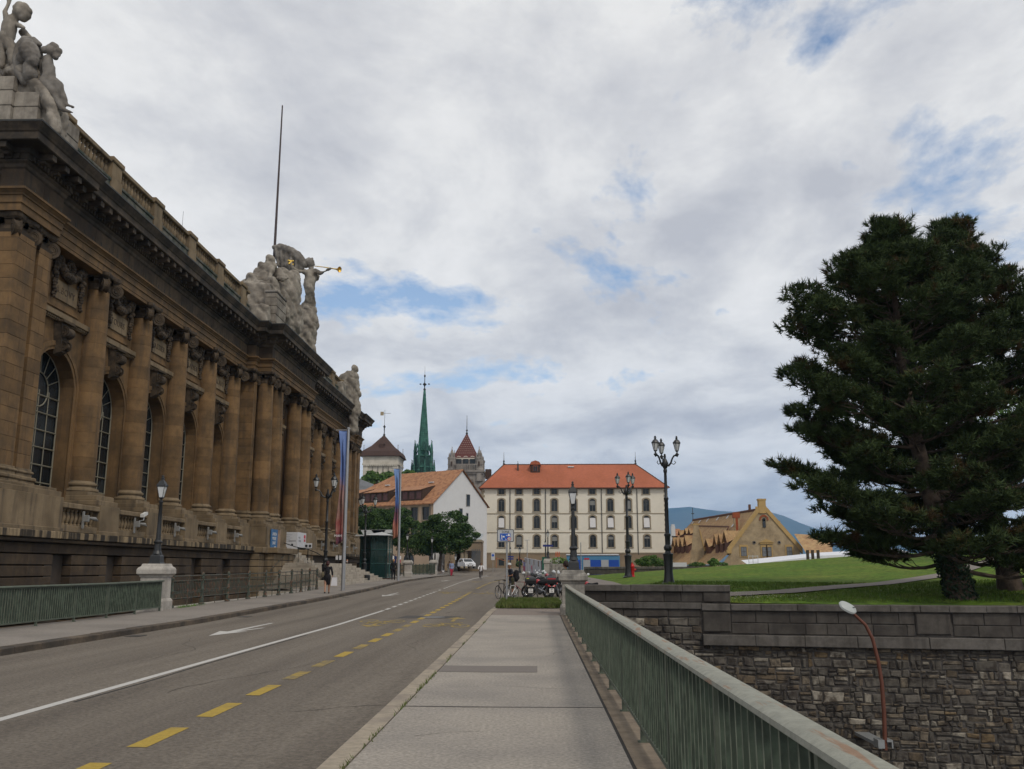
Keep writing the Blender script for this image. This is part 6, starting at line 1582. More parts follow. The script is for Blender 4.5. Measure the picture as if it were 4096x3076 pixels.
# roof and side wall
D=40;e=Vector((dv.x,dv.y,0));b=MB()
Lq=Vector((xl-.1,Y+.5,ze-.55));Aq=Vector((ax,Y+.5,za-.35));Rq=Vector((xr,Y+.5,ze-.5));Ln=Lq+Vector((-2.2,0,-1.9))
b.add([Lq,Aq,Aq+e*D,Lq+e*D,Rq,Rq+e*D],[(0,1,2,3),(1,4,5,2)]);hp=Aq+e*(D-4);b.v[2]=tuple(hp)
rel(b,AR_).build('roof',m_ytile,AR_)
b=MB();b.add([Ln+e*0,Lq,Lq+e*D,Ln+e*D],[(0,1,2,3)]);rel(b,AR_).build('lower_roof',m_ytile,AR_)
b=MB();w0=Ln+Vector((.8,0,-.1));b.add([w0,w0+e*D,w0+e*D+Vector((0,0,-6)),w0+Vector((0,0,-6))],[(0,1,2,3)]);b.add([w0,w0+Vector((0,0,-6)),Vector((xl,Y,-4)),Vector((xl,Y,ze-.6))],[(0,1,2,3)]);b.b2((xl-2.9,Y+.55,-4),(xl+.1,Y+1.1,ze-2.5));b.b2((xr-.1,Y+.55,-4),(xr+3.5,Y+1.1,ze-2.5));rel(b,AR_).build('side_wall',m_ywall,AR_)
sv=(Aq-Lq)
def onR(s,t,up=0):return Lq+e*s+sv*t+Vector((0,0,up))
def pdorm(s,t,w_,h,m=m_redwood):
    c=onR(s,t);b=MB();nx=Vector((-1,-.14,0)).normalized();f0=c-e*w_/2;f1=c+e*w_/2;k=sv*(h*1.3/ sv.z)
    top=c+Vector((0,0,h*1.25))
    b.add([f0,f1,f1+Vector((0,0,h*.6)),top,f0+Vector((0,0,h*.6)),f0+k*.7,f1+k*.7],[(0,1,2,3,4),(0,4,5),(1,6,2)]);d=rel(b,AR_).build('dormer',m,AR_)
    b=MB();bk=c+sv*(h*1.25/sv.z);o_=nx*.4
    b.add([f0+Vector((0,0,h*.5))+o_-e*.25,top+o_,bk,f0+k*.75-e*.25],[(0,1,2,3)]);b.add([f1+Vector((0,0,h*.5))+o_+e*.25,top+o_,bk,f1+k*.75+e*.25],[(1,0,3,2)]);rel(b,AR_).build('dormer_roof',m_ytile,d)
_n=e.cross(sv).normalized()
def rp(u,v,o=0.):   # photo point -> left roof slope (o metres above it)
    r=Vector(ray(u,v));E0=Vector((0,0,EYE));n2=_n if _n.z>0 else -_n;return E0+r*((Lq+n2*o-E0).dot(n2)/r.dot(n2))
def st_(u,v):
    q=rp(u,v)-Lq;return q.dot(e),(q-e*q.dot(e)).dot(sv)/sv.dot(sv)
for u,v,w_,h in ((2868,2212,1.5,2.5),(2886,2210,1.5,2.5),(2908,2206,2.0,2.7),(2834,2214,2.2,2.0),(2700,2212,1.6,2.4),(2714,2214,1.7,2.4),(2730,2214,1.7,2.4),(2748,2212,1.8,2.6),(2722,2158,1.4,1.5),(2746,2152,1.4,1.5),(2762,2152,1.4,1.5)):
    s_,t_2=st_(u,v);pdorm(s_,t_2,w_,h)
Yg=162.;b=MB();poly=[P(u,v,Yg) for u,v in ((2760,2262),(2774,2112),(2773,2096),(2795,2096),(2796,2118),(2817,2200),(2817,2262))];b.extr(poly[::-1],(.2,1.4,0));rel(b,AR_).build('cross_gable',m_ywall,AR_)
b=MB();poly=[P(u,v,Yg-.05) for u,v in ((2771,2100),(2797,2100),(2797,2094),(2771,2094))];b.extr(poly,(0,1.6,0));b.extr([P(u,v,Yg-.1) for u,v in ((2796,2116),(2800,2116),(2822,2202),(2817,2204))],(0,1.6,0));rel(b,AR_).build('gable_coping',oc,AR_)
b=MB();q4=[rp(2796,2104,.7),rp(2914,2107,.7),rp(2893,2152,.7),rp(2812,2190,.7)];b.add(q4+[q-Vector((0,0,.8)) for q in q4],[(0,1,2,3),(3,2,6,7),(2,1,5,6)]);rel(b,AR_).build('cross_roof',m_ytile,AR_)
b=MB();b.tube([q4[0],q4[1]],.16,5);b.tube([q4[1],q4[2]],.12,5);b.tube([tuple(Aq+Vector((0,0,.1))),tuple(Aq+e*(D-4)+Vector((0,0,.1)))],.22,5);rel(b,AR_).build('ridge_tiles',m_redwood,AR_)
for u,v in ((2766,2097),(2794,2092),(2825,2086),(2865,2081),(2905,2074),(2926,2107)):
    q=rp(u,v,.1);b=MB();k1=q+sv.normalized()*.75;b.add([q-e*.3,q+e*.3,k1+e*.3,k1-e*.3,q-e*.3-Vector((0,0,.3)),q+e*.3-Vector((0,0,.3))],[(0,1,2,3)]);rel(b,AR_).build('skylight',m_blind,AR_)
q=rp(2947,2122);tp_=P(2947,2050,q.y);b=MB();b.b2((q.x-.42,q.y-.4,q.z-1.5),(q.x+.42,q.y+.4,tp_.z-.9));ch_=rel(b,AR_).build('chimney',m_ywall,AR_);b=MB();b.b2((q.x-.55,q.y-.5,tp_.z-.9),(q.x+.55,q.y+.5,tp_.z));b.b2((q.x-.2,q.y-.42,q.z-1),(q.x+.2,q.y-.38,tp_.z-.9));rel(b,AR_).build('chimney_bricks',MC['brick_orange'],ch_)
q=rp(2999,2044);b=MB();b.b2((q.x-.18,q.y-.2,q.z-.3),(q.x+.18,q.y+.2,q.z+1.1));rel(b,AR_).build('vent_pipe',m_redwood,AR_)
b=MB();q=onR(D-4,1.0);b.tube([tuple(q),tuple(q+Vector((0,0,2.6)))],.06,5);b.tube([tuple(q+Vector((-.28,0,1.4))),tuple(q+Vector((.28,0,1.4)))],.08,4);rel(b,AR_).build('finial',m_lead,AR_)
# second hall behind the pine
H2=thing('tiled_hall',(46,140,-3),'lower tan tiled hall behind the big pine','building');b=MB()
b.add([(X(3180,152),152,Z(2136,152)),(X(3330,152),152,Z(2145,152)),(X(3330,144),144,Z(2215,144)),(X(3225,144),144,Z(2215,144)),(X(3225,144),144,-3),(X(3330,144),144,-3)],[(1,0,3,2),(3,4,5,2)]);rel(b,H2).build('roof',m_ytile,H2)
# small white chimney stack house between barracks and hall
b=MB();Y2=200;t=thing('distant_house',(X(2695,Y2),Y2,0),'small white house with a tall chimney just right of the barracks','house')
b.b2((X(2684,Y2),Y2,-2),(X(2712,Y2),Y2+8,Z(2145,Y2)));rel(b,t).build('wall',m_wwall,t);b=MB();b.b2((X(2688,Y2),Y2,Z(2150,Y2)),(X(2704,Y2),Y2+1.2,Z(2106,Y2)));b.b2((X(2690,Y2),Y2,Z(2106,Y2)),(X(2702,Y2),Y2+1,Z(2098,Y2)));rel(b,t).build('chimney',m_wwall,t)
b=MB();b.add([(X(2704,Y2),Y2,Z(2145,Y2)),(X(2745,Y2),Y2,Z(2145,Y2)),(X(2735,Y2),Y2+5,Z(2112,Y2)),(X(2706,Y2),Y2+5,Z(2112,Y2)),(X(2745,Y2),Y2,-3),(X(2704,Y2),Y2,-3)],[(0,1,2,3),(5,4,1,0)]);rel(b,t).build('roof',m_btile,t)
# ---------------------------------------------------------------- mountains and haze
m_mt=mat('forested_mountain',(.030,.050,.030),.95,.35,.004,col2=(.075,.08,.05),ms=.0015)
b=MB();xs=list(range(-12000,12001,150));ysm=[7200,7800,8400,9000,9600]
ridge=lambda x:float(np.interp(x,(-12000,-5000,0,1300,1480,1740,1900,2100,2300,2480,2700,3000,3600,5000,8000,12000),(450,500,540,575,600,572,556,538,550,465,370,300,250,230,280,330)))
from mathutils import noise as mn
for j,y in enumerate(ysm):
    f=(0,.38,.72,1.0,.8)[j]
    for x in xs:b.v.append((x,y,-14+(ridge(x)+14)*f+mn.noise(Vector((x*.0016,y*.0016,1)))*75*(f*(1.3-f)*2.2 if j<4 else .5)+mn.noise(Vector((x*.006,y*.006,2)))*14*f))
n=len(xs)
for j in range(len(ysm)-1):
    for i in range(n-1):k=j*n+i;b.f.append((k,k+1,k+n+1,k+n));b.m.append(0)
struct(b.build('mountains',m_mt,smooth=True),'long blue forested mountain ridge on the horizon')
mh=bpy.data.materials.new('haze');mh.use_nodes=True;nt=mh.node_tree;nt.nodes.remove(nt.nodes['Principled BSDF'])
pv=nt.nodes.new('ShaderNodeVolumePrincipled');pv.inputs['Color'].default_value=(.28,.57,1,1);pv.inputs['Density'].default_value=HAZE;pv.inputs['Anisotropy'].default_value=.0
nt.links.new(pv.outputs[0],nt.nodes['Material Output'].inputs['Volume'])
b=MB();b.b2((-12500,-500,-16),(12500,10500,800));o=b.build('haze',mh);o['kind']='stuff'
# ---------------------------------------------------------------- middle distance: pedestals, railing, lift pavilion
def pedm(u,v,Y,lab,w_=.5,h=1.55,m=m_granite):
    p=P(u,v,Y);return pedestal(p.x,Y,lab,m,h,w_,z=p.z)
pedm(1630,2303,97,'squat pale stone pedestal under the trees at the end of the museum pavement',.52,1.6)
pedm(1733,2296,100,'pale stone pedestal carrying a lantern at the far end of the green railing',.44,1.5)
p=P(1727,2244,100);lamp_single(p.x,100,p.z,'black lantern lamp with a white notice on the far pale pedestal',2.75,s=.95)
p=P(1627,2240,97);lamp_single(p.x,97.2,p.z,'black lantern lamp half hidden by foliage on the squat pedestal',2.9,s=.95)
t=thing('green_railing',P(1690,2300,98.6),'short length of green bar railing between the two far pedestals','railing')
a=P(1647,2300,97.6);c=P(1738,2296,99.6);b=MB()
for z in (.12,1.02):b.tube([(a.x,a.y,a.z+z),(c.x,c.y,c.z+z)],.035,5)
rel(b,t).build('rail',m_green_post,t);n=24
for i in range(n+1):
    q=a.lerp(c,i/n);b=MB();b.box((q.x,q.y,q.z+.57),(.075 if i%4 else .1,.02,.9 if i%4 else 1.1));rel(b,t).build('bar',m_green,t)
# further ornate fence behind the woman in black
t=thing('iron_fence',P(1570,2300,90),'rusty iron fence between the lift pavilion and the squat pedestal','fence')
a=P(1520,2306,88);c=P(1615,2302,96);b=MB()
for z in (.25,.62,1.05):b.tube([(a.x,a.y,a.z+z),(c.x,c.y,c.z+z)],.03,4)
rel(b,t).build('rail',m_iron2,t)
for i in range(31):
    q=a.lerp(c,i/30);b=MB();b.box((q.x,q.y,q.z+.62),(.04 if i%5 else .1,.03,1.0 if i%5 else 1.3));rel(b,t).build('bar',m_iron2,t)
# glass lift pavilion
m_gg=mat('green_glass',(.018,.045,.042),.08,.1,.5,spec=.7,alpha=.86)
m_gf=mat('green_steel',(.03,.075,.068),.4,.1,3)
t=thing('lift_pavilion',(-16,88,.9),'dark green glass lift pavilion with a flat pale roof beside the museum','kiosk')
Y=86;x0,x1=X(1432,Y),X(1548,Y);xm=X(1484,Y);z0=.75;z1=P(1500,2143,Y).z
for (a,c,y0,y1,zt) in ((x0,xm-.05,Y+1.2,Y+4,z1),(xm,x1,Y,Y+3.2,z1)):
    nxp=2
    for q in ((a,y0,c,y0),(c,y0,c,y1),(a,y1,c,y1),(a,y0,a,y1)):
        L=math.hypot(q[2]-q[0],q[3]-q[1]);n=max(1,round(L/1.3))
        for i in range(n):
            for k in range(3):
                za=z0+(zt-z0)*k/3;zb2=z0+(zt-z0)*(k+1)/3
                p0=Vector((q[0]+(q[2]-q[0])*i/n,q[1]+(q[3]-q[1])*i/n,0));p1=Vector((q[0]+(q[2]-q[0])*(i+1)/n,q[1]+(q[3]-q[1])*(i+1)/n,0))
                b=MB();b.add([(p0.x,p0.y,za+.03),(p1.x,p1.y,za+.03),(p1.x,p1.y,zb2-.03),(p0.x,p0.y,zb2-.03)],[(0,1,2,3)]);rel(b,t).build('glass_pane',m_gg,t)
        b=MB()
        for k in range(4):
            z_=z0+(zt-z0)*k/3;b.tube([(q[0],q[1],z_),(q[2],q[3],z_)],.045,4)
        for i in range(n+1):
            p0=(q[0]+(q[2]-q[0])*i/n,q[1]+(q[3]-q[1])*i/n);b.tube([(p0[0],p0[1],z0-.2),(p0[0],p0[1],zt)],.05,4)
        rel(b,t).build('steel_frame',m_gf,t)
b=MB();b.b2((x0-.4,Y+.6,z1),(xm+.1,Y+4.3,z1+.12));b.add([(xm-.6,Y-.5,z1+.06),(x1+.5,Y-.5,z1+.02),(x1+.5,Y+3.8,z1+.02),(xm-.6,Y+3.8,z1+.06),((xm+x1)/2,Y+1.5,z1+.42)],[(0,1,4),(1,2,4),(2,3,4),(3,0,4),(3,2,1,0)])
b.extr([(x0+.2,Y+1.5,z1+.12),(x0+2.0,Y+1.5,z1+.12),(x0+2.3,Y+1.5,z1+.6),(x0-.1,Y+1.5,z1+.6)],(0,1.5,0));b.extr([((xm+x1)/2-.8,Y+1.5,z1+.3),((xm+x1)/2+.8,Y+1.5,z1+.3),((xm+x1)/2+1.1,Y+1.5,z1+.62),((xm+x1)/2-1.1,Y+1.5,z1+.62)],(0,1.2,0))
rel(b,t).build('roof',mat('pale_roof',(.45,.46,.46),.6,.06,3),t)
b=MB();b.b2((xm+.45,Y+.4,z0+2.0),(xm+1.25,Y+1.4,z0+2.6));rel(b,t).build('lift_motor',m_board,t)
b=MB();b.b2((xm+.2,Y+1.8,z0),(x1-.2,Y+2.6,z0+1.1));rel(b,t).build('lift_car',m_dark,t)
b=MB();b.b2((x0-.5,Y-.6,.2),(x1+.4,Y+4.5,.72));rel(b,t).build('plinth',m_dark,t)
p=P(1467,2325,78);b=MB();b.lathe([(.22,0),(.24,.5),(.16,.55)],n=12);o=b.build('litter_bin',m_iron);o.location=PG(1468,2327);tag(o,'dark round litter bin at the foot of the lift pavilion','litter bin')
pole('sign_post',PG(1541,2317),tuple(Vector(PG(1541,2317))+Vector((0,0,1.9))),.03,.03,m_iron,'thin dark post on the pavement beside the lift pavilion','post')
# ---------------------------------------------------------------- zone sign
p=P(2026,2411,41.5);t=thing('zone_sign',p,'white and blue ZONE sign on a grey post by the parked bicycles','sign')
zt=P(2026,2117,41.5).z-p.z;zb_=P(2026,2169,41.5).z-p.z;xc=P(2022,2140,41.5).x-p.x
b=MB();b.tube([(0,0,0),(0.02,0,zt+.02)],.045,10);b.build('post',m_alu,t,smooth=True)
hw=.385
def rrect(b,w_,h,y0,y1,r=.05,cx0=0,cz0=0):
    pts=[]
    for (sx,sz,g0) in ((1,1,0),(-1,1,math.pi/2),(-1,-1,math.pi),(1,-1,3*math.pi/2)):
        for k in range(4):
            g=g0+math.pi/2*k/3;pts.append((cx0+sx*(w_-r)+r*math.cos(g),y0,cz0+sz*(h-r)+r*math.sin(g)))
    b.extr(pts[::-1],(0,y1-y0,0))
zc_=(zt+zb_)/2;hh=(zt-zb_)/2
b=MB();rrect(b,hw,hh,-.055,-.03,.06,xc,zc_);b.build('sign_back',m_alu,t)
b=MB();rrect(b,hw-.01,hh-.01,-.060,-.0555,.055,xc,zc_);o=b.build('rim',mat('rim_black',(.02,.02,.02),.5,0),t)
b=MB();rrect(b,hw-.035,hh-.035,-.064,-.0605,.045,xc,zc_);b.build('face',mat('sign_face',(.42,.43,.44),.5,.03),t)
b=MB();b.b2((xc-.245,-.069,zc_-.215),(xc+.225,-.0645,zc_+.10));b.build('blue_field',mat('sign_blue',(.012,.085,.40),.5,.03),t)
textobj('ZONE',.125,m_pk,t,(xc,-.067,zc_+.165),(math.pi/2,0,0))
b=MB();q=lambda *P_:b.add([(xc+x,-.0725,zc_+z) for x,z in P_],[tuple(range(len(P_)))])
q((-.19,.02),(-.165,.045),(-.14,.02),(-.165,-.005));q((-.185,-.01),(-.145,-.01),(-.15,-.1),(-.18,-.1));q((-.18,-.1),(-.165,-.1),(-.195,-.19),(-.215,-.19));q((-.165,-.1),(-.15,-.1),(-.115,-.19),(-.135,-.19))
q((-.13,-.04),(-.03,-.04),(-.03,-.075),(-.13,-.075));q((-.11,-.01),(-.05,-.01),(-.04,-.04),(-.12,-.04))
q((.09,.0),(.12,.07),(.15,.085),(.18,.07),(.21,.0),(.2,-.02),(.1,-.02));q((-.02,-.15),(.0,-.13),(.05,-.17),(.03,-.185));q((.02,.03),(.04,.05),(.055,.0),(.035,-.02))
b.build('pictogram',m_pw,t)
b=MB();b.lathe([(.085,0),(.085,.004)],n=20);b.v=[(xc+.165+x,-.0735-z,zc_-.14+y) for x,y,z in b.v];b.build('limit_ring',m_pr,t)
b=MB();b.lathe([(.064,0),(.064,.003)],n=20);b.v=[(xc+.165+x,-.079-z,zc_-.14+y) for x,y,z in b.v];b.build('limit_disc',m_pw,t)
textobj('20',.10,m_pk,t,(xc+.165,-.084,zc_-.14),(math.pi/2,0,0))
# parking sign far on the barracks wall side
p=P(2066,2268,150);t=thing('parking_sign',(p.x,150,1.2),'small white sign with a blue disc before the barracks plinth','sign')
b=MB();b.b2((-.28,-.03,2.6),(.28,0,3.75));b.build('panel',m_board,t);p2=P(1972,2225,150);t.location=(p2.x,150,P(1972,2225,150).z-3.2)
b=MB();b.lathe([(.2,0),(.2,.01)],n=14);b.v=[(x,-.04-z,3.35+y) for x,y,z in b.v];b.build('disc',MC['sign_blue'],t);b=MB();b.tube([(0,0,-.3),(0,0,3.7)],.04,5);b.build('post',m_alu,t)
# far street lamps, poles, street name plates
for u,vt,vb,Y,lab,pl in ((2079,2182,2292,110,'slim black lantern lamp nearest the white hoarding',0),(2182,2158,2272,140,'short black lantern lamp behind the taller one with the street plate',0),(2192,2117,2238,100,'black lantern lamp with a blue street name plate on a stone plinth',1),(2041,2185,2262,150,'black lantern lamp with blue street plates against the barracks',2),(1822,2265-55,2284,104,'black lantern lamp on the rounded pavement corner',0)):
    p=P(u,vb,Y);h=P(u,vt,Y).z-p.z;k=h/3.3 if h<3.6 else 1
    t=lamp_single(p.x,Y,p.z,lab,h,'single lantern street lamps',s=1.0)
    for j in range(pl):
        b=MB();b.b2((-.55,-.12,h*.42-.35*j),(.55,-.09,h*.42+.22-.35*j));b.build('street_name_plate',mat('plate_blue',(.02,.03,.16),.5,.05),t)
b=MB();p=P(2218,2300,104)
t=thing('stone_plinth',P(2192,2300,100),'pale stone plinth carrying a street lamp beside the flower planter','plinth')
w_=(X(2212,100)-X(2176,100))/2
b=MB();b.sqlathe([(w_*.9,0),(w_*.85,1.15),(w_,1.25),(w_,1.45),(w_*.8,1.72)]);b.build('body',m_granite,t)
for u,v0,v1,Y,lab in ((2109,2160,2285,120,'thin grey pole with a short crossbar in front of the barracks'),(2325,2170,2300,90,'thin grey pole beside the blue site cabin')):
    p=P(u,v1,Y);b=MB();h=P(u,v0,Y).z-p.z;b.tube([(0,0,0),(0,0,h)],.05,6)
    if u<2200:b.tube([(-.33,0,h),(.33,0,h)],.04,5)
    o=b.build('grey_pole',m_alu);o.location=p;tag(o,lab,'pole')
# white hoarding, green mesh, warning posts, planter, site cabin
Y=128;t=thing('site_hoarding',P(2130,2283,Y),'white printed site hoarding with a row of picture panels','hoarding')
a=P(2098,2262,138);c=P(2165,2283,118);za=P(2098,2230,138).z;zc2=P(2165,2243,118).z
for i in range(4):
    q0=a.lerp(c,i/4);q1=a.lerp(c,(i+.97)/4);z0_=za+(zc2-za)*i/4;z1_=za+(zc2-za)*(i+1)/4
    b=MB();b.add([q0-Vector((0,0,.8)),q1-Vector((0,0,.8)),Vector((q1.x,q1.y,z1_)),Vector((q0.x,q0.y,z0_)),q0+Vector((.1,.1,-.8)),q1+Vector((.1,.1,-.8)),Vector((q1.x+.1,q1.y+.1,z1_)),Vector((q0.x+.1,q0.y+.1,z0_))],[(0,1,2,3),(7,6,5,4),(3,2,6,7),(1,5,6,2),(0,3,7,4)]);pn=rel(b,t).build('panel',m_board,t)
    m_=q0.lerp(q1,.45);b=MB();b.box((m_.x-.03,m_.y-.12,(z0_+m_.z)/2+.15),(.25,.05,.75),math.atan2(c.y-a.y,c.x-a.x));rel(b,t).build('picture',m_tanp,pn)
b=MB();p=P(2178,2270,116);b.b2((X(2168,116),116,p.z-.8),(X(2185,116),119,P(2178,2228,116).z));o=b.build('green_mesh_fence',mat('green_mesh',(.02,.09,.06),.8,.2,3));tag(o,'dark green mesh panel at the end of the white hoarding','fence')
for u,lb_ in ((2224,'left striped warning post behind the stone plinth'),(2230.5,'middle striped warning post behind the stone plinth'),(2237,'right striped warning post nearest the flower planter')):
    p=P(u,2240,125);b=MB();b.b2((-.055,-.05,0),(.055,.05,.9));base_=b.build('warning_post',m_board);base_.location=(p.x,125,p.z-.5)
    b=MB();b.b2((-.056,-.055,.9),(.056,.055,1.6));b.build('orange_band',mat('warning_orange',(.5,.10,.03),.6,.1),base_);tag(base_,lb_,'warning post','warning posts of the building site')
p=P(2232,2292,98);t=thing('flower_planter',p,'stone planter with leafy green plants and white flowers','planter')
b=MB();b.b2((-.9,-.4,0),(.95,.4,.95),.03);b.build('trough',m_granite2,t)
def leafcloud(b,blobs,n,s,seed,flat=.35):
    r=np.random.RandomState(seed);V=[]
    for (c,rad,fr_) in blobs:
        k=int(n*fr_);d=r.normal(size=(k,3));d/=np.linalg.norm(d,axis=1)[:,None];rr_=np.cbrt(r.uniform(.25,1,k))[:,None]
        V.append(np.array(c)+d*rr_*np.array(rad))
    V=np.concatenate(V);k=len(V);a=r.normal(size=(k,3));a/=np.linalg.norm(a,axis=1)[:,None];q=r.normal(size=(k,3));q-=a*(a*q).sum(1)[:,None];q/=np.linalg.norm(q,axis=1)[:,None]
    sz=(s*r.uniform(.6,1.3,k))[:,None]
    P4=np.stack([V-a*sz,V-q*sz*.55,V+a*sz,V+q*sz*.55],1).reshape(-1,3)
    return P4,k
def leafobj(name,blobs,n,s,m,seed,parent=None,loc_=None):
    P4,k=leafcloud(None,blobs,n,s,seed);me=bpy.data.meshes.new(name)
    if loc_ is not None:P4=P4-np.array(loc_)
    me.vertices.add(len(P4));me.vertices.foreach_set('co',P4.ravel());me.loops.add(4*k);me.loops.foreach_set('vertex_index',np.arange(4*k));me.polygons.add(k);me.polygons.foreach_set('loop_start',np.arange(k)*4);me.update();me.validate()
    me.materials.append(m);o=bpy.data.objects.new(name,me);COL.objects.link(o)
    if parent:o.parent=parent
    return o
def leafmat(name,c1,c2,sc=1.2):
    m=mat(name,c1,.7,.35,sc*3,0,col2=c2,ms=sc,mask=(.40,.62),spec=.25)
    return m
m_leaf=leafmat('leaf_green',(.055,.10,.024),(.028,.058,.016),.9)
m_leafl=leafmat('leaf_light',(.10,.17,.035),(.05,.10,.02),.7)
m_leafb=leafmat('leaf_bright',(.12,.22,.04),(.05,.12,.02),2)
m_bark=mat('bark',(.06,.048,.038),.95,.3,5,.8,14)
leafobj('plants',[((0,0,1.25),(.85,.4,.4),.6),((.6,0,1.2),(.5,.35,.35),.4)],500,.09,m_leafb,3,t)
leafobj('flowers',[((0,-.2,1.15),(.9,.3,.3),1)],60,.06,m_pw,4,t)
# blue site cabin
Y=118;t=thing('site_cabin',P(2400,2270,Y),'blue and white site cabin trailer with a pale roof behind the dark parapet','cabin')
x0,x1=X(2268,Y),X(2478,Y);z1=P(2400,2222,Y).z;z0=z1-2.6;m_cb=mat('cabin_blue',(.012,.06,.32),.5,.05,2);m_cb2=mat('cabin_pale_blue',(.07,.20,.34),.5,.05,2)
b=MB();b.b2((x0,Y,z0),(x1,Y+2.6,z1));rel(b,t).build('body',m_cb2,t)
b=MB();b.b2((x0-.1,Y-.12,z1),(x1-.1,Y+2.7,z1+.18),.05);rel(b,t).build('roof',m_board,t)
for u0,u1,m_ in ((2290,2326,m_cb),(2361,2402,m_cb),(2435,2474,m_cb),(2332,2360,mat('cabin_grey',(.33,.34,.36),.6,.05)),(2404,2433,MC['cabin_grey'])):
    b=MB();b.b2((X(u0,Y),Y-.06,z0+.1),(X(u1,Y),Y,z1-.55));rel(b,t).build('panel',m_,t)
b=MB();b.b2((X(2336,Y),Y-.08,z1-.5),(X(2356,Y),Y-.05,z1-.32));rel(b,t).build('sign_strip',MC['print_red'],t)
# dark parapet wall before the barracks
t=thing('promenade_parapet',(5,100,.8),'long low dark stone parapet in front of the barracks','wall')
Y=100
xs_=[X(2335,Y)]
while xs_[-1]<X(2880,Y):xs_.append(xs_[-1]+R.uniform(1.3,2.1))
for a,c in zip(xs_,xs_[1:]):
    b=MB();b.b2((a+.01,Y-.08,P(2400,2276,Y).z),(c-.01,Y+.45,P(2400,2267,Y).z),.03);rel(b,t).build('coping_stone',m_coping,t)
    for z0_,z1_ in ((-.6,.95),(.95,P(2400,2276,Y).z)):
        b=MB();b.b2((a+.01+(0.4 if z0_<0 else 0),Y,z0_+.008),(c-.01+(.4 if z0_<0 else 0),Y+.35,z1_-.008),.02);rel(b,t).build('stone',m_grime,t)
# lower planter wall behind the parked bikes
b=MB();b.b2((X(2168,62),62,G(0,62)-.2),(X(2345,62),62.5,P(2250,2288,62).z));
t=thing('kerb_wall',(0,60,.2),'low stone edge round the parking bay behind the motorbikes','wall')
for i in range(5):
    b=MB();a=X(2150,64)+i*1.1;b.b2((a+.01,64,.1),(a+1.08,64.4,.68),.02);rel(b,t).build('stone',m_granite2,t)
# grass islands -------------------------------------------
def grasspatch(name,pts_fn,n,h,m,seed,loc_lab,xr,yr,zf):
    r=np.random.RandomState(seed);x=r.uniform(*xr,n);y=r.uniform(*yr,n);ok=np.array([pts_fn(a,c) for a,c in zip(x,y)]);x=x[ok];y=y[ok];k=len(x)
    z=np.array([zf(a,c) for a,c in zip(x,y)]);g=r.uniform(0,6.28,k);hh=h*r.uniform(.5,1.35,k);w_=.012+.012*r.uniform(0,1,k);lx_=r.normal(0,.3,k)*hh;ly=r.normal(0,.3,k)*hh
    A=np.stack([x-np.cos(g)*w_,y-np.sin(g)*w_,z],1);B2=np.stack([x+np.cos(g)*w_,y+np.sin(g)*w_,z],1);C=np.stack([x+lx_,y+ly,z+hh],1)
    co=np.stack([A,B2,C],1).reshape(-1,3);me=bpy.data.meshes.new(name);me.vertices.add(3*k);me.vertices.foreach_set('co',co.ravel());me.loops.add(3*k);me.loops.foreach_set('vertex_index',np.arange(3*k));me.polygons.add(k);me.polygons.foreach_set('loop_start',np.arange(k)*3);me.update();me.materials.append(m)
    o=bpy.data.objects.new(name,me);COL.objects.link(o);o['kind']='stuff';o['label']=loc_lab;return o
m_blade=mat('grass_blades',(.075,.11,.022),.8,.35,3,0,col2=(.13,.135,.05),ms=2.5,mask=(.45,.65),spec=.2)
b=MB();pts=[(-1.55,36.3),(.85,36.3),(.95,40),(1.0,43.4),(-1.4,43.4),(-1.6,39.8)];b.add([(x,y,G(x,y)+.02) for x,y in pts],[tuple(range(6))]);struct(b.build('verge',mat('soil_grass',(.045,.06,.016),.95,.3,6)),'small grass island at the end of the footway')
grasspatch('grass',lambda x,y:-1.62+.0*y<x<1.0,16000,.15,m_blade,2,'long unmown grass on the island by the sign',(-1.6,1.0),(36.35,43.4),lambda x,y:G(x,y)+.02)
p0=(6.9,33.1)
grasspatch('grass_fringe',lambda x,y:min((x-q[0])**2+(y-q[1])**2 for q in PPATH)>.75 and y>wy(x)+.3,34000,.085,mat('lawn_blades',(.085,.145,.022),.85,.35,3,0,col2=(.11,.15,.035),ms=.8,spec=.15),5,'short grass of the lawn behind the wall coping',(3.2,26),(33.5,45),lambda x,y:LZ(x,y)+.0)
def clover(x,y):return mn.noise(Vector((x*.35,y*.35,3)))>-.02
r=np.random.RandomState(8);b=MB()
for _ in range(5000):
    x=r.uniform(6.5,20);y=r.uniform(32.5,41)
    if not clover(x,y) or y<wy(x)+.4 or y>36.2 or r.rand()<(x-6.5)/4:continue
    z=LZ(x,y)+.1;b.box((x,y,z),(.02,.02,.015))
o=b.build('clover_flowers',mat('clover_white',(.34,.34,.26),.8,.1));o['kind']='stuff';o['label']='white clover flowers scattered in the near lawn'
# hydrant
p=P(2530,2310,60);t=thing('fire_hydrant',(p.x,60,p.z),'small red fire hydrant beside the three lantern lamp','hydrant')
m_red=mat('hydrant_red',(.42,.018,.018),.4,.1,5);b=MB();b.lathe([(.17,0),(.17,.08),(.13,.12),(.13,.62),(.16,.66),(.16,.72),(.12,.80),(.05,.88)],n=12);b.build('body',m_red,t,smooth=True)
b=MB();b.tube([(-.24,0,.5),(.24,0,.5)],.06,8);b.lathe([(.04,.88),(.05,.95)],n=6);b.build('outlet',m_red,t)
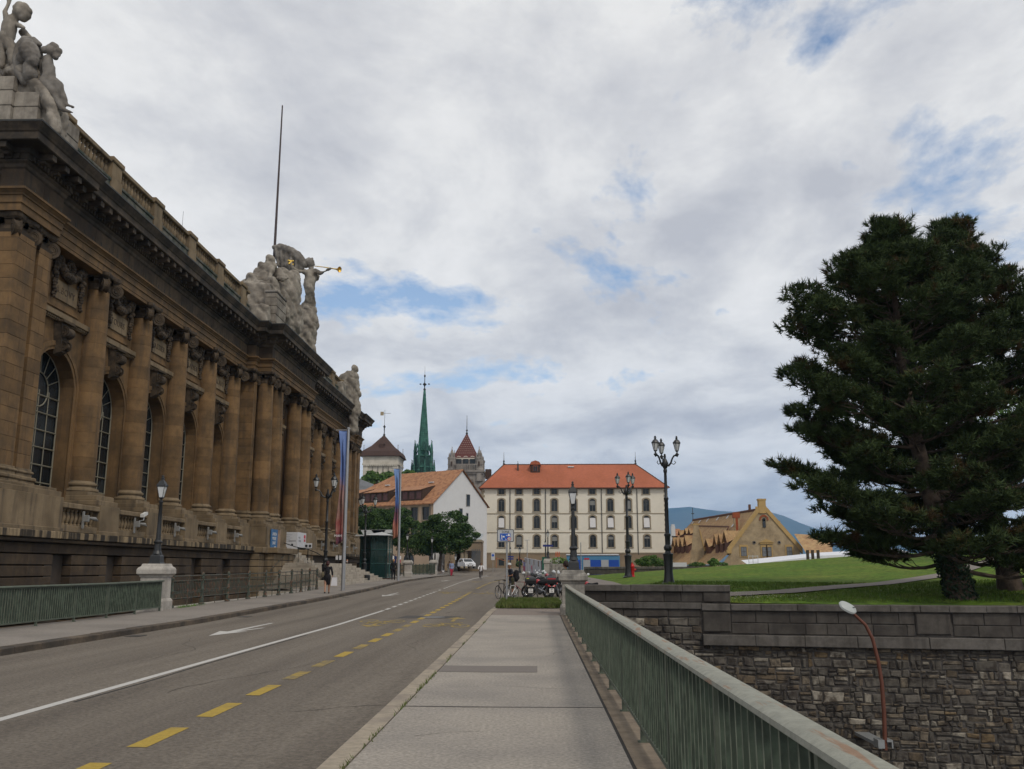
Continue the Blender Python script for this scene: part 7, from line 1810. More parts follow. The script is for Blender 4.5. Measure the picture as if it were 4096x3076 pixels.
# street luminaire rising from the wall
Y=30.4;t=thing('street_luminaire',P(3541,2985,Y),'brown curved pole luminaire with a flat grey head rising against the rubble wall','street lamp')
b=MB();pts=[P(u,v,Y) for u,v in ((3541,3000),(3536,2850),(3527,2730),(3512,2640),(3490,2555),(3462,2500),(3430,2470),(3412,2452))];rel_=[tuple(q-t.location) for q in pts];b.tube(rel_,[.068,.066,.062,.06,.057,.053,.048,.042],12);b.build('pole',mat('pole_brown',(.115,.042,.026),.45,.12,3),t,smooth=True)
b=MB();c0=P(3424,2447,Y)-t.location;c1=P(3357,2413,Y)-t.location;ax_=(c1-c0);Ln=ax_.length;M=Matrix.Translation((c0+c1)/2)@ax_.to_track_quat('X','Z').to_matrix().to_4x4()@Matrix.Rotation(-.95,4,'X')
pf=[]
for i in range(13):
    s=-1+2*i/12;w2=.19*math.sqrt(max(0.02,1-abs(s)**2.6))
    for (yy,zz2) in ((-1,0),(-.8,.35),(0,.55),(.8,.35),(1,0),(.7,-.22),(-.7,-.22)):pf.append(M@Vector((s*Ln/2*1.04,yy*w2,zz2*.14*math.sqrt(max(.05,1-abs(s)**3)))))
f=[]
for i in range(12):
    for j in range(7):f.append((i*7+j,i*7+(j+1)%7,(i+1)*7+(j+1)%7,(i+1)*7+j))
f.append(tuple(range(6,-1,-1)));f.append(tuple(84+j for j in range(7)));b.add(pf,f);b.build('head',mat('luminaire_grey',(.36,.38,.37),.45,.06,4),t,smooth=True)
b=MB();b.box(tuple(M@Vector((-Ln*.28,-.05,.085))),(.07,.03,.02));b.build('slot',m_black,t)
b=MB();q=P(3538,2988,Y)-t.location;b.b2((q.x-.22,q.y-.1,q.z-.03),(q.x-.02,q.y+.3,q.z+.22));b.b2((q.x+.06,q.y-.1,q.z+.16),(q.x+.24,q.y+.3,q.z+.22));b.b2((q.x+.20,q.y-.1,q.z-.02),(q.x+.24,q.y+.3,q.z+.16));b.b2((q.x-.2,q.y+.2,q.z-.0),(q.x+.24,q.y+2.4,q.z+.1));b.build('bracket',mat('galvanised',(.30,.31,.31),.5,.1,6,metal=.5),t)
# tent and fence beyond the lawn crest
Y=118;b=MB();a=P(2990,2258,Y);c=P(3290,2222,Y);e_=P(3420,2216,Y)
b.add([(a.x,Y,a.z-3),(c.x,Y,c.z-3),(c.x,Y,c.z),(a.x,Y,a.z),(a.x+1,Y+8,a.z+.6),(c.x+2,Y+8,c.z+.5),(e_.x+8,Y+3,e_.z-3),(e_.x+8,Y+3,e_.z+.3),(e_.x+9,Y+10,e_.z+.9)],[(0,1,2,3),(3,2,5,4),(1,6,7,2),(2,7,8,5)])
o=b.build('marquee',mat('white_canvas',(.62,.63,.66),.7,.04,1));tag(o,'long white canvas marquee roof beyond the crest of the lawn','marquee')
for u,lb_ in ((3232,'left wooden post under the low pine branch'),(3252,'middle wooden post under the low pine branch'),(3274,'right wooden post under the low pine branch')):
    p=P(u,2240,100);b=MB();b.b2((-.13,-.13,0),(.13,.13,1.05));o=b.build('wooden_post',m_bark);o.location=p;tag(o,lb_,'post','wooden posts at the lawn crest')
b=MB()
t=thing('scaffold_frame',P(2996,2255,112),'small white scaffold frame left of the marquee','scaffold')
for x in (0,.5,1.1):b.tube([(x,0,-1),(x,0,1.0)],.035,5)
for z in (.2,.9):b.tube([(0,0,z),(1.1,0,z)],.03,5)
b.build('frame',m_board,t)
# ---------------------------------------------------------------- broadleaf trees
def bush(name,lab,cat,Y,bl,n,s,m,seed,trunk=None,group=None,dy=1.0):
    base=P(bl[0][0],trunk[1] if trunk else bl[0][1],Y)
    t=thing(name,base,lab,cat,group);k=Y/3640.
    bb=[];tot=sum(r_*r2 for _,_,r_,r2 in bl)
    rnd=random.Random(seed)
    for u,v,ru,rv in bl:
        c=P(u,v,Y)
        bb.append(((c.x,c.y,c.z),(ru*k*.95,ru*k*.9*dy,rv*k*.95),.35*ru*rv/tot))
        for _ in range(9):   # clumps around each mass
            g=rnd.uniform(0,6.28);h_=rnd.uniform(-.9,1);q=math.sqrt(1-h_*h_)
            bb.append(((c.x+math.cos(g)*q*ru*k*.85,c.y+math.sin(g)*q*ru*k*.8*dy,c.z+h_*rv*k*.85),(ru*k*.30,ru*k*.30,rv*k*.24),.65/9*ru*rv/tot))
    o=leafobj('crown',bb,n,s,m,seed,t,tuple(base))
    if trunk:
        for i,(u0,v0,u1,v1,r_) in enumerate(trunk[2]):
            b=MB();a=P(u0,v0,Y);c=P(u1,v1,Y);b.tube([tuple(a-base),tuple(a.lerp(c,.5)+Vector((.05,0,0))-base),tuple(c-base)],[r_,r_*.8,r_*.5],8);b.build('trunk' if i==0 else 'limb',m_bark,t)
    return t
TG='plane trees at the end of the museum pavement'
bush('plane_tree','big dark round crowned tree standing right in the row before the white gable','tree',124,[(1790,2110,95,66),(1855,2140,60,48),(1730,2140,80,62),(1690,2180,60,45),(1800,2180,85,40)],34000,.12,m_leaf,11,(1755,2285,[(1758,2284,1765,2170,.26),(1765,2200,1800,2140,.12),(1762,2200,1730,2150,.12)]),TG)
bush('plane_tree','dark tree left of the round crowned tree with foliage reaching the squat pedestal','tree',128,[(1590,2085,62,60),(1560,2120,75,60),(1640,2130,60,60),(1650,2180,75,45),(1530,2080,55,45)],30000,.12,m_leaf,12,(1640,2284,[(1640,2284,1630,2180,.24),(1632,2210,1600,2140,.12)]),TG)
bush('plane_tree','dark tree behind the glass lift pavilion','tree',118,[(1470,2070,60,55),(1440,2120,60,60),(1500,2130,60,50),(1430,2170,50,50)],16000,.12,m_leaf,13,(1470,2290,[(1470,2290,1470,2150,.24)]),TG)
bush('lime_tree','light green tree rising between the white tower and the grey mansard roof','tree',220,[(1500,1925,62,40),(1465,1945,40,30),(1550,1920,40,38),(1520,1965,55,30)],7000,.32,m_leafl,14,(1505,2020,[(1505,2030,1505,1940,.4)]))
bush('lime_tree','small patch of light green treetop left of the copper spire','tree',225,[(1628,1905,34,24),(1650,1900,20,16)],2200,.30,m_leafl,15,(1630,2020,[(1630,2030,1630,1910,.35)]))
bush('thin_tree','slim trunked tree behind the round crowned tree','tree',138,[(1770,2190,60,25)],1500,.16,m_leaf,17,(1715,2270,[(1718,2284,1722,2180,.16),(1737,2284,1740,2180,.14)]),TG)
bush('willow_bush','feathery light green bush beyond the dark parapet','bush',112,[(2600,2245,50,24),(2570,2250,30,16),(2635,2250,28,18)],5000,.10,m_leafl,18)
bush('small_bush','small bright green bush at the foot of the yellow hall','bush',120,[(2855,2250,22,16)],1200,.12,m_leafb,19)
bush('small_bush','low green shrub left of the bright bush by the yellow hall','bush',121,[(2785,2258,32,8),(2890,2258,20,9)],900,.12,m_leafl,20)
bush('small_bush','tuft of weeds behind the site hoarding post','bush',140,[(2075,2256,12,12)],300,.12,m_leaf,21)
b=MB();x0=P(2716,2255,110);b.b2((X(2690,112),112,-1),(X(2745,112),113,P(2716,2250,112).z));o=b.build('site_barrier',m_board);tag(o,'low white barrier boards at the foot of the barracks corner','barrier')
# ---------------------------------------------------------------- pines
m_needle=mat('pine_needles',(.034,.052,.016),.8,.6,2.2,0,col2=(.066,.036,.014),ms=.75,mask=(.57,.66),spec=.2,rnd=0)
m_pbark=mat('pine_bark',(.085,.062,.046),.95,.3,4,.9,12,col2=(.04,.03,.024),ms=3)
m_ivy=leafmat('ivy_leaf',(.012,.026,.012),(.02,.035,.014),2)
def pine(x,y,zb,H,lab,seed,prof,lean=(0,0),tr=.42,nl=70,ivy=False,hmin=.16,stretch=1.0,ymul=.8):
    r=np.random.RandomState(seed);t=thing('black_pine',(x,y,zb),lab,'pine tree','black pines on the lawn')
    def tk(h):return Vector((lean[0]*h*H+.25*math.sin(h*5+seed),lean[1]*h*H+.2*math.sin(h*4),h*H))
    b=MB();hs=[i/14 for i in range(15)];b.tube([tuple(tk(h)-tk(0)*0) for h in hs],[tr*(1-.93*h)*(1.25 if i==0 else 1) for i,h in enumerate(hs)],12);b.build('trunk',m_pbark,t,smooth=True)
    T=[];tw=MB();lb=MB()
    for i in range(nl):
        h=hmin+(1-hmin)*((i+r.uniform(0,.9))/nl)**.92;g=i*2.4+r.uniform(-.4,.4)
        Lr=float(np.interp(h,[p[0] for p in prof],[p[1] for p in prof]))*r.uniform(.62,1.04)
        c=tk(h);d=Vector((math.cos(g),math.sin(g)*ymul,0));rise=np.interp(h,(0,.12,.35,.7,1),(-.10,-.16,.08,.40,1.1))
        pts=[];n=7
        for k in range(n+1):
            s=k/n;p=c+d*Lr*s+Vector((0,0,Lr*(rise*s-.08*math.sin(s*math.pi)*(.8-h)+.20*s*s)))+Vector((r.normal(0,.05),r.normal(0,.05),r.normal(0,.04)))*Lr*.25*s
            pts.append(p)
        lb.tube([tuple(p) for p in pts],[max(.012,.13*(1-h*.6)*(Lr/6)**.6*(1-.9*k/n)) for k in range(n+1)],5)
        nb=int(4+Lr*3.6)
        for j in range(nb):
            s=.28+.72*((j+r.uniform(0,1))/nb);k=min(n-1,int(s*n));p=pts[k].lerp(pts[k+1],s*n-k);sd=1 if j%2 else -1
            ang=r.uniform(.45,1.15)*sd;dd=Vector((d.x*math.cos(ang)-d.y*math.sin(ang),d.x*math.sin(ang)+d.y*math.cos(ang),0)).normalized()
            l2=(Lr*.30*(1.15-s)+.45)*r.uniform(.6,1.2);q=[p]
            for m_ in range(1,4):q.append(p+dd*l2*m_/3+Vector((0,0,l2*(.10*m_/3+.35*(m_/3)**2)))+Vector(r.normal(0,.04,3)))
            tw.tube([tuple(v) for v in q],[.022,.017,.012,.008],3,cap=False)
            if s<.55 and r.rand()<(.6 if h>.3 else .15):continue
            cs=r.uniform(.32,.55)
            for m_ in range(int(9+7*r.rand())):
                v3=Vector(r.normal(0,1,3));v3.normalize();v3*=cs*r.uniform(.3,1)**.5;v3.z=abs(v3.z)*.75-.06
                T.append((q[2].lerp(q[3],r.uniform(.2,1))+v3,(v3.normalized()*.9+Vector((0,0,.7))+Vector(r.normal(0,.2,3))).normalized()))
            T.append((q[3],(dd*.6+Vector((0,0,.8))).normalized()))
        T.append((pts[-1],(d*.6+Vector((0,0,.9))).normalized()))
    lb.build('limbs',m_pbark,t);tw.build('twigs',m_pbark,t)
    C=np.array([tuple(a) for a,_ in T]);A=np.array([tuple(a) for _,a in T]);nT=len(C);nn=22
    sz=.29
    r2=np.random.RandomState(seed+1)
    D=r2.normal(size=(nT,nn,3));D/=np.linalg.norm(D,axis=2)[:,:,None];D=D*.95+A[:,None,:]*.95;D/=np.linalg.norm(D,axis=2)[:,:,None]
    L=sz*r2.uniform(.55,1.1,(nT,nn,1))*r2.uniform(.75,1.25,(nT,1,1))
    off=A[:,None,:]*r2.uniform(-.12,.14,(nT,nn,1));B0=C[:,None,:]+off
    W=np.cross(D,r2.normal(size=(nT,nn,3)));W/=np.linalg.norm(W,axis=2)[:,:,None];W*=.022
    co=np.stack([B0-W,B0+W,B0+D*L],2).reshape(-1,3);k=nT*nn
    me=bpy.data.meshes.new('crown');me.vertices.add(3*k);me.vertices.foreach_set('co',co.ravel());me.loops.add(3*k);me.loops.foreach_set('vertex_index',np.arange(3*k));me.polygons.add(k);me.polygons.foreach_set('loop_start',np.arange(k)*3);me.update();me.materials.append(m_needle)
    o=bpy.data.objects.new('crown',me);COL.objects.link(o);o.parent=t
    if ivy:
        bb=[]
        for i in range(16):
            h=i/16*.20;c=tk(h);bb.append(((c.x,c.y,c.z),(tr*1.45,tr*1.45,.5),1/16))
        leafobj('ivy',bb,5200,.075,m_ivy,seed,t)
    return t,nT
p=P(3800,2415,34.6)
t1,n1=pine(p.x+.25,34.6,LZ(p.x,34.6)-.1,14.5,'tall dark pine with an ivy covered trunk just behind the wall coping',21,[(0,2.8),(.11,5.3),(.24,5.6),(.38,4.8),(.5,4.4),(.635,3.9),(.74,2.9),(.82,1.7),(.90,.6),(1,.15)],(-.10,.02),.42,98,True,.085)
p=P(4000,2367,39)
t2,n2=pine(p.x+.2,39,LZ(p.x,39)-.1,15.9,'tall pine with a bare reddish trunk at the right behind the ivy covered one',33,[(0,2.2),(.14,4.4),(.25,5.4),(.45,5.3),(.62,4.3),(.75,2.9),(.85,1.3),(.93,.5),(1,.15)],(-.05,.02),.42,88,False,.09)
print('tufts',n1,n2)
bush('broadleaf_tree','bright green broadleaf tree glimpsed behind the two pines','tree',62,[(3960,1750,160,180),(4090,1600,120,140),(3850,1950,150,110)],7000,.13,m_leafl,51,(3960,2300,[(3960,2260,3960,1900,.3)]))
# ---------------------------------------------------------------- people
m_skin=mat('skin',(.36,.20,.13),.6,.05,10);m_skint=mat('skin_tanned',(.27,.135,.08),.6,.05,10)
m_hair=mat('dark_hair',(.018,.010,.008),.7,.2,20);m_hairr=mat('auburn_hair',(.045,.012,.010),.6,.2,20);m_hairb=mat('fair_hair',(.30,.16,.08),.6,.2,20)
def cm(name,c):return mat(name,c,.85,.08,12)
def person(x,y,z,h,face,lab,top,bottom,shoe,hair,skin=None,pose='stand',skirt=False,arms=None,lean=0,vox=None,hat=None,short=False,bald=False,longh=False,mask=False,sleeve=True,group=None,legs=None,lift=0):
    """standing or walking adult, 1 unit = body height; face: direction looked at, radians from +Y anticlockwise"""
    skin=skin or m_skin;t=thing('person',(x,y,z),lab,'person',group,face);k=h;vox=vox or max(.012,y*.00022)
    V=lambda a,b_,c:Vector((a*k,b_*k+lean*max(0,c-.5)*k,c*k))
    if legs is None:
        st_=.10 if pose=='walk' else .015
        legs={1:[(.052,0,.50),(.055,st_*.7,.28),(.05,st_,.045)],-1:[(-.052,0,.50),(-.055,-st_*.2,.28),(-.05,-st_*1.3,.06 if pose=='walk' else .045)]}
    if arms is None:
        a_=.07 if pose=='walk' else .02
        arms={1:[(.105,0,.80),(.135,-a_*.5,.645),(.130,.03-a_*.3,.50)],-1:[(-.105,0,.80),(-.135,a_*.5,.645),(-.130,.04+a_*.6,.50)]}
    b=MB()
    # trunk, neck, head
    limb(b,[V(0,0,.52),V(0,.0,.60),V(0,-.004,.70),V(0,-.004,.775)],[.068*k,.058*k,.066*k,.058*k],10)
    limb(b,[V(-.085,0,.795),V(.085,0,.795)],[.035*k,.035*k]);limb(b,[V(0,0,.80),V(0,.006,.86)],[.032*k,.03*k])
    ball(b,V(0,.012,.925),.056*k,.85,1.0,1.22);ball(b,V(0,.066,.915),.012*k,.8,1,1.4);ball(b,V(0,.05,.885),.02*k)
    for s in (1,-1):
        ball(b,V(s*.048,.005,.92),.013*k,.5,1,1.3);L=legs[s];A=arms[s]
        limb(b,[V(*L[0]),V(*L[1]),V(*L[2])],[.052*k,.034*k,.022*k]);limb(b,[V(*L[2]),V(L[2][0],L[2][1]+.06,L[2][2]-.025)],[.022*k,.017*k])
        limb(b,[V(*A[0]),V(*A[1]),V(*A[2])],[.030*k,.023*k,.016*k])
        hd=(V(*A[2])-V(*A[1])).normalized();pm2=V(*A[2])+hd*.03*k;limb(b,[V(*A[2]),pm2],[.016*k,.021*k])
        if vox<.02:
            sd=Vector((0,1,0)).cross(hd).normalized() if abs(hd.y)<.9 else Vector((1,0,0))
            pr=sd.cross(hd)
            for i_ in range(4):
                o_=pr*((i_-1.5)*.0085*k);ln=(.036,.042,.04,.032)[i_]*k;limb(b,[pm2+o_,pm2+o_+hd*ln*.6,pm2+o_+hd*ln+sd*.008*k],[.0062*k,.0056*k,.0048*k],6)
            limb(b,[V(*A[2])+pr*.015*k,pm2+pr*.03*k+hd*.008*k],[.008*k,.006*k],6)
    body=organic(b,'body',skin,t,vox,1)
    b=MB();limb(b,[V(0,0,.50),V(0,0,.60),V(0,-.004,.70),V(0,-.004,.78)],[.078*k,.070*k,.078*k,.066*k],12);limb(b,[V(-.09,0,.79),V(.09,0,.79)],[.042*k,.042*k]);limb(b,[V(-.03,0,.52),V(.03,0,.52)],[.085*k]*2)
    for s in (1,-1):
        A=arms[s];e_=V(*A[1]).lerp(V(*A[2]),.85 if sleeve else 0) if sleeve else V(*A[0]).lerp(V(*A[1]),.55)
        limb(b,[V(*A[0]),V(*A[1]),e_] if sleeve else [V(*A[0]),e_],[.040*k,.032*k,.026*k] if sleeve else [.042*k,.038*k])
    organic(b,'top',top,t,vox,1)
    b=MB()
    if skirt:
        c1=V(*legs[1][1]);c2=V(*legs[-1][1]);zb3=skirt
        limb(b,[V(0,0,.56),V(0,0,.50)],[.074*k,.088*k]);mid=(c1+c2)/2
        for s in (1,-1):limb(b,[V(s*.03,0,.50),Vector(((mid.x+s*.035*k),mid.y,zb3*k+.05*k))],[.085*k,.062*k])
    else:
        for s in (1,-1):
            L=legs[s];e_=V(*L[2]) if not short else V(*L[0]).lerp(V(*L[1]),.95)
            limb(b,[V(L[0][0]*.9,0,.53),V(*L[0]),V(*L[1]) if not short else e_,e_],[.07*k,.064*k,.046*k if not short else .05*k,.036*k if not short else .05*k])
    organic(b,'skirt' if skirt else 'trousers',bottom,t,vox,1)
    b=MB()
    for s in (1,-1):
        L=legs[s];c=V(L[2][0],L[2][1],0);zf=L[2][2]-.045+lift;limb(b,[c+Vector((0,-.02*k,(zf+.018)*k)),c+Vector((0,.075*k,(zf+.014)*k))],[.023*k,.019*k])
    organic(b,'shoes',shoe,t,vox,0)
    if not bald:
        b=MB();ball(b,V(0,-.004,.938),.063*k,.95,1.02,1.12)
        if longh:limb(b,[V(0,-.03,.93),V(0,-.035,.86),V(0,-.04,.80)],[.055*k,.05*k,.035*k])
        else:ball(b,V(0,-.022,.91),.055*k)
        organic(b,'hair',hair,t,vox,0)
    if hat:
        b=MB();b.lathe([(.062*k,0),(.064*k,.03*k),(.05*k,.055*k),(.01*k,.066*k)],tuple(V(0,.008,.945)),12);b.box(tuple(V(0,.085,.948)),(.09*k,.09*k,.008*k));b.build('cap',hat,t,smooth=True)
    if mask:
        b=MB();ball(b,V(0,.045,.895),.036*k,1,.8,.8);b.build('face_mask',m_pw,t,smooth=True)
    return t
blk=cm('black_fabric',(.012,.011,.013));wht=cm('white_fabric',(.62,.60,.60));bei=cm('beige_fabric',(.30,.21,.15));khk=cm('olive_fabric',(.045,.042,.022));crm=cm('cream_fabric',(.45,.42,.36));lbl=cm('light_blue_fabric',(.22,.27,.42));red=cm('red_fabric',(.35,.03,.06));nvy=cm('navy_fabric',(.02,.03,.10));pnk=cm('pink_fabric',(.50,.16,.22));lil=cm('lilac_fabric',(.25,.25,.42))
p=PG(1307,2374);wm=person(p.x,p.y,p.z,1.68,.12,'woman in a black knee length dress walking away with a white paper bag',blk,blk,blk,m_hairr,pose='walk',skirt=.27,arms={1:[(.105,0,.80),(.15,-.03,.66),(.155,.04,.56)],-1:[(-.105,0,.80),(-.14,.02,.68),(-.12,.07,.60)]})
b=MB();c=Vector((.27,.06,.62));b.add([(-.16,-.06,-.24),(.18,-.06,-.20),(.18,.06,-.20),(-.16,.06,-.24),(-.14,-.05,.20),(.12,-.05,.22),(.12,.05,.22),(-.14,.05,.20)],[(3,2,1,0),(4,5,6,7),(0,1,5,4),(1,2,6,5),(2,3,7,6),(3,0,4,7)]);b.tube([(-.06,0,.2),(-.03,0,.33),(.03,0,.33),(.06,0,.2)],.006,4)
o=b.build('paper_bag',mat('bag_white',(.55,.54,.56),.6,.05));o.location=Vector((p.x,p.y,p.z))+Vector((.36,.08,.62));o.rotation_euler=(0,.1,.2);tag(o,'white paper shopping bag carried by the woman in the black dress','bag')
b=MB();ball(b,(0,0,0),.15,.6,.5,1.1);b.tube([(0,.05,.1),(.08,.05,.45),(.12,.0,.62)],.012,4);o=b.build('handbag',mat('bag_olive',(.12,.10,.06),.6,.1),smooth=True);o.location=Vector((p.x,p.y,p.z))+Vector((-.24,-.06,.98));tag(o,'olive shoulder bag on the woman in the black dress','bag')
q=P(1389,2237,77.5);person(q.x,77.5,q.z-1.76,1.76,math.pi-.2,'bald man in a dark coat and face mask standing on the stairs',blk,blk,wht,m_hair,bald=True,mask=True)
p=PG(1573,2319.5);person(p.x,p.y,p.z,1.80,.1,'fair haired woman in loose black clothes walking away by the second banner pole',blk,blk,blk,m_hairb,pose='walk',skirt=.0 or False)
for u,v,h,fa,lab,a,c,hr,kw in ((1780,2293.5,1.72,math.pi-.1,'woman in a white sleeveless dress walking a small white dog',wht,wht,m_hair,dict(skirt=.26,sleeve=False,pose='walk',skin=m_skint)),(1796,2292.5,1.80,math.pi,'man in a beige jacket and pale trousers beside the woman in white',bei,crm,m_hair,dict(pose='walk')),(1806,2290,1.74,math.pi+.3,'woman in a denim jacket and red trousers with a pink bag',lbl,red,m_hair,dict(pose='walk',longh=True))):
    p=PG(u,v);person(p.x,min(p.y,128),G(p.x,min(p.y,128)),h,fa,lab,a,c,blk if a is not wht else wht,hr,**kw)
p=PG(1770,2294.5);t=thing('small_dog',p,'small fluffy white dog on the pavement','dog')
b=MB();limb(b,[(0,-.22,.30),(0,0,.31),(0,.18,.33)],[.12,.115,.13]);limb(b,[(0,.2,.36),(0,.27,.47)],[.08,.07]);ball(b,(0,.32,.50),.09);limb(b,[(0,.36,.48),(0,.44,.46)],[.05,.035]);limb(b,[(0,-.3,.36),(0,-.4,.47),(0,-.36,.56)],[.03,.028,.03])
for sx,sy in ((-.07,.16),(.07,.16),(-.07,-.22),(.07,-.22)):limb(b,[(sx,sy,.25),(sx,sy+(.0 if sy>0 else -.03),.13),(sx,sy,.03)],[.05,.032,.03])
for s in (1,-1):ball(b,(s*.07,.30,.54),.035)
organic(b,'body',wht,t,.02,1);t.rotation_euler=(0,0,2.6)
q=P(1935,2236,168);person(q.x,168,q.z-1.7,1.7,2.6,'dark clothed person standing at the left corner of the barracks',blk,blk,blk,m_hair)
for u,v0,Y,h,lab,a,c,kw in ((2097,2241,137,1.68,'woman in a lilac shirt and pink trousers raising her arms by the hoarding',lil,pnk,dict(arms={1:[(.10,0,.80),(.17,.0,.86),(.10,0,.97)],-1:[(-.10,0,.80),(-.17,0,.86),(-.10,0,.97)]})),(2131,2254,128,1.5,'girl in a bright pink top before the white hoarding',pnk,pnk,dict(longh=True)),(2145,2255,126,1.5,'girl in a dark blue top before the white hoarding',nvy,nvy,dict(longh=True))):
    q=P(u,v0,Y);person(q.x,Y,q.z-h,h,math.pi,lab,a,c,blk,m_hair,**kw)
for u,v0,lab,a,c in ((1571,2216,'person in black and white leaning behind the squat pedestal',wht,blk),(1582,2217,'person in a navy top with a logo on the house terrace',nvy,nvy),(1599,2217,'person in a white and red football shirt on the house terrace',wht,red)):
    q=P(u,v0,142);person(q.x,142,2.15,max(1.5,q.z-2.15) if 1.5<q.z-2.15<1.9 else 1.75,math.pi-.2,lab,a,c,blk,m_hair)
Yb=50.5;q=P(2047,2255,Yb);bm_=person(q.x,Yb,G(0,Yb)-.13,1.82,math.pi/2+.35,'man in a white cap with a rucksack looking at his phone by the bicycles',cm('charcoal_fabric',(.025,.03,.042)),khk,blk,m_hair,skin=m_skint,short=True,sleeve=False,lean=.16,hat=cm('cap_white',(.5,.5,.48)),bald=True,arms={1:[(.105,0,.79),(.12,.0,.64),(.05,.13,.62)],-1:[(-.105,0,.79),(-.12,.0,.64),(-.05,.13,.62)]},vox=.013)
b=MB();limb(b,[(0,-.24,1.0),(0,-.26,1.32)],[.17,.15]);ball(b,(0,-.30,1.05),.15);limb(b,[(.12,-.1,1.35),(.14,.1,1.3),(.12,.05,1.1)],[.03,.03,.03]);limb(b,[(-.12,-.1,1.35),(-.14,.1,1.3),(-.12,.05,1.1)],[.03,.03,.03])
o=organic(b,'rucksack',blk,None,.02,1);o.location=(q.x,Yb,G(0,Yb)-.13);o.rotation_euler=(0,0,math.pi/2+.35);tag(o,'black rucksack on the back of the man in the white cap','rucksack')
q=P(2276,2241,36.2);person(q.x-.05,36.2,G(0,36.2),1.83,1.0,'dark haired man in an olive shirt standing behind the granite pedestal',cm('olive_shirt',(.07,.065,.045)),khk,blk,m_hair,skin=m_skint,short=True,lean=.12)
# ---------------------------------------------------------------- bicycles
m_tyre=mat('tyre',(.015,.015,.015),.8,.1,10);m_chr=mat('bright_metal',(.45,.45,.46),.25,.05,5,metal=.9)
def wheel(par,c,r,m_rim,spokes=12,tw=.02,name='wheel',th=0):
    b=MB();n=28;M=Matrix.Rotation(th,4,'Z');pts=[Vector(c)+M@Vector((0,r*math.cos(2*math.pi*i/n),r*math.sin(2*math.pi*i/n))) for i in range(n+1)];b.tube([tuple(p) for p in pts],tw,6,cap=False);o=b.build(name,m_tyre,par,smooth=True)
    b=MB();rr_=r-tw*1.4;pts=[Vector(c)+M@Vector((0,rr_*math.cos(2*math.pi*i/n),rr_*math.sin(2*math.pi*i/n))) for i in range(n+1)];b.tube([tuple(p) for p in pts],tw*.55,4,cap=False)
    for i in range(spokes):
        g=2*math.pi*i/spokes;b.tube([tuple(Vector(c)+M@Vector((.02*(1 if i%2 else -1),0,0))),tuple(Vector(c)+M@Vector((0,rr_*math.cos(g),rr_*math.sin(g))))],.004 if tw<.03 else .012,3)
    b.tube([tuple(Vector(c)+M@Vector((-.05,0,0))),tuple(Vector(c)+M@Vector((.05,0,0)))],.022,6);b.build('rim',m_rim,o);return o
def bicycle(loc,rz,lab,mf,tilt=0,group=None):
    t=thing('bicycle',loc,lab,'bicycle',group,rz);t.rotation_euler=(0,tilt,rz);r=.34
    wheel(t,(0,-.52,r),r,m_chr,20,.018);wheel(t,(0,.53,r),r,m_chr,20,.018)
    b=MB();bb_=(0,-.08,.30);st_=(0,-.22,.78);hd=(0,.36,.80);hl=(0,.39,.66);ra_=(0,-.52,r);fa=(0,.53,r)
    for a,c,rr_ in ((bb_,st_,.017),(bb_,hl,.02),(st_,hd,.017),(hd,hl,.02),(bb_,ra_,.012),(st_,ra_,.011)):b.tube([a,c],rr_,6)
    b.tube([hl,(0,.42,.55),fa],[.018,.016,.012],6);b.tube([st_,(0,-.25,.93)],.014,6);b.tube([hd,(0,.35,.95)],.016,6);b.build('frame',mf,t,smooth=True)
    b=MB();b.tube([(-.30,.26,.98),(-.22,.34,.97),(0,.38,.96),(.22,.34,.97),(.30,.26,.98)],.013,6);b.build('handlebar',m_black,t)
    b=MB();limb(b,[(0,-.36,.96),(0,-.24,.965),(0,-.12,.96)],[.07,.05,.025]);b.v=[(x,y,.95+(z-.95)*.45) for x,y,z in b.v];b.build('saddle',m_black,t,smooth=True)
    b=MB();b.tube([(-.12,-.08,.42),(-.09,-.08,.30),(.09,-.08,.30),(.12,-.08,.18)],.01,5);b.box((-.14,-.08,.42),(.09,.07,.02));b.box((.14,-.08,.18),(.09,.07,.02));b.lathe([(.09,0),(.09,.008)],(0,0,0),14);b.v[-28:]=[(.04+z,-.08+x,.30+y) for x,y,z in b.v[-28:]];b.build('crank',m_chr,t)
    return t
m_bw=mat('bike_white',(.50,.50,.50),.3,.04,5,spec=.6)
bx_=P(2040,2400,44.5);bicycle((bx_.x+.05,44.8,G(0,44.8)-.13),-.35,'white framed bicycle leaning by the grey sign post',m_bw,.08)
bx_=P(2028,2390,48.5);bicycle((bx_.x-.2,48.2,G(0,48)-.13),.5,'black bicycle behind the white one at the zone sign',m_black,-.06)
bx_=P(2085,2390,51.4);bicycle((bx_.x,51.6,G(0,51.6)-.13),1.25,'dark red bicycle held by the man in the white cap',mat('bike_red',(.2,.02,.025),.4,.05),.0)
# cyclist riding towards the camera
p=PG(1924,2318,-.13);cy=(p.x,p.y,p.z)
bicycle(cy,math.pi+.05,'dark upright bicycle ridden down the middle of the road',blk)
person(p.x,p.y,p.z-.0,1.70,math.pi+.05,'cyclist in a white shirt riding towards the bridge',wht,cm('dark_trousers',(.05,.035,.03)),blk,m_hair,skin=m_skint,legs={1:[(.055,-.10,.555),(.07,.10,.42),(.065,.02,.13)],-1:[(-.055,-.10,.555),(-.07,.12,.47),(-.065,.05,.26)]},arms={1:[(.105,0,.80),(.17,.10,.68),(.16,.19,.60)],-1:[(-.105,0,.80),(-.17,.10,.68),(-.16,.19,.60)]},lift=0)
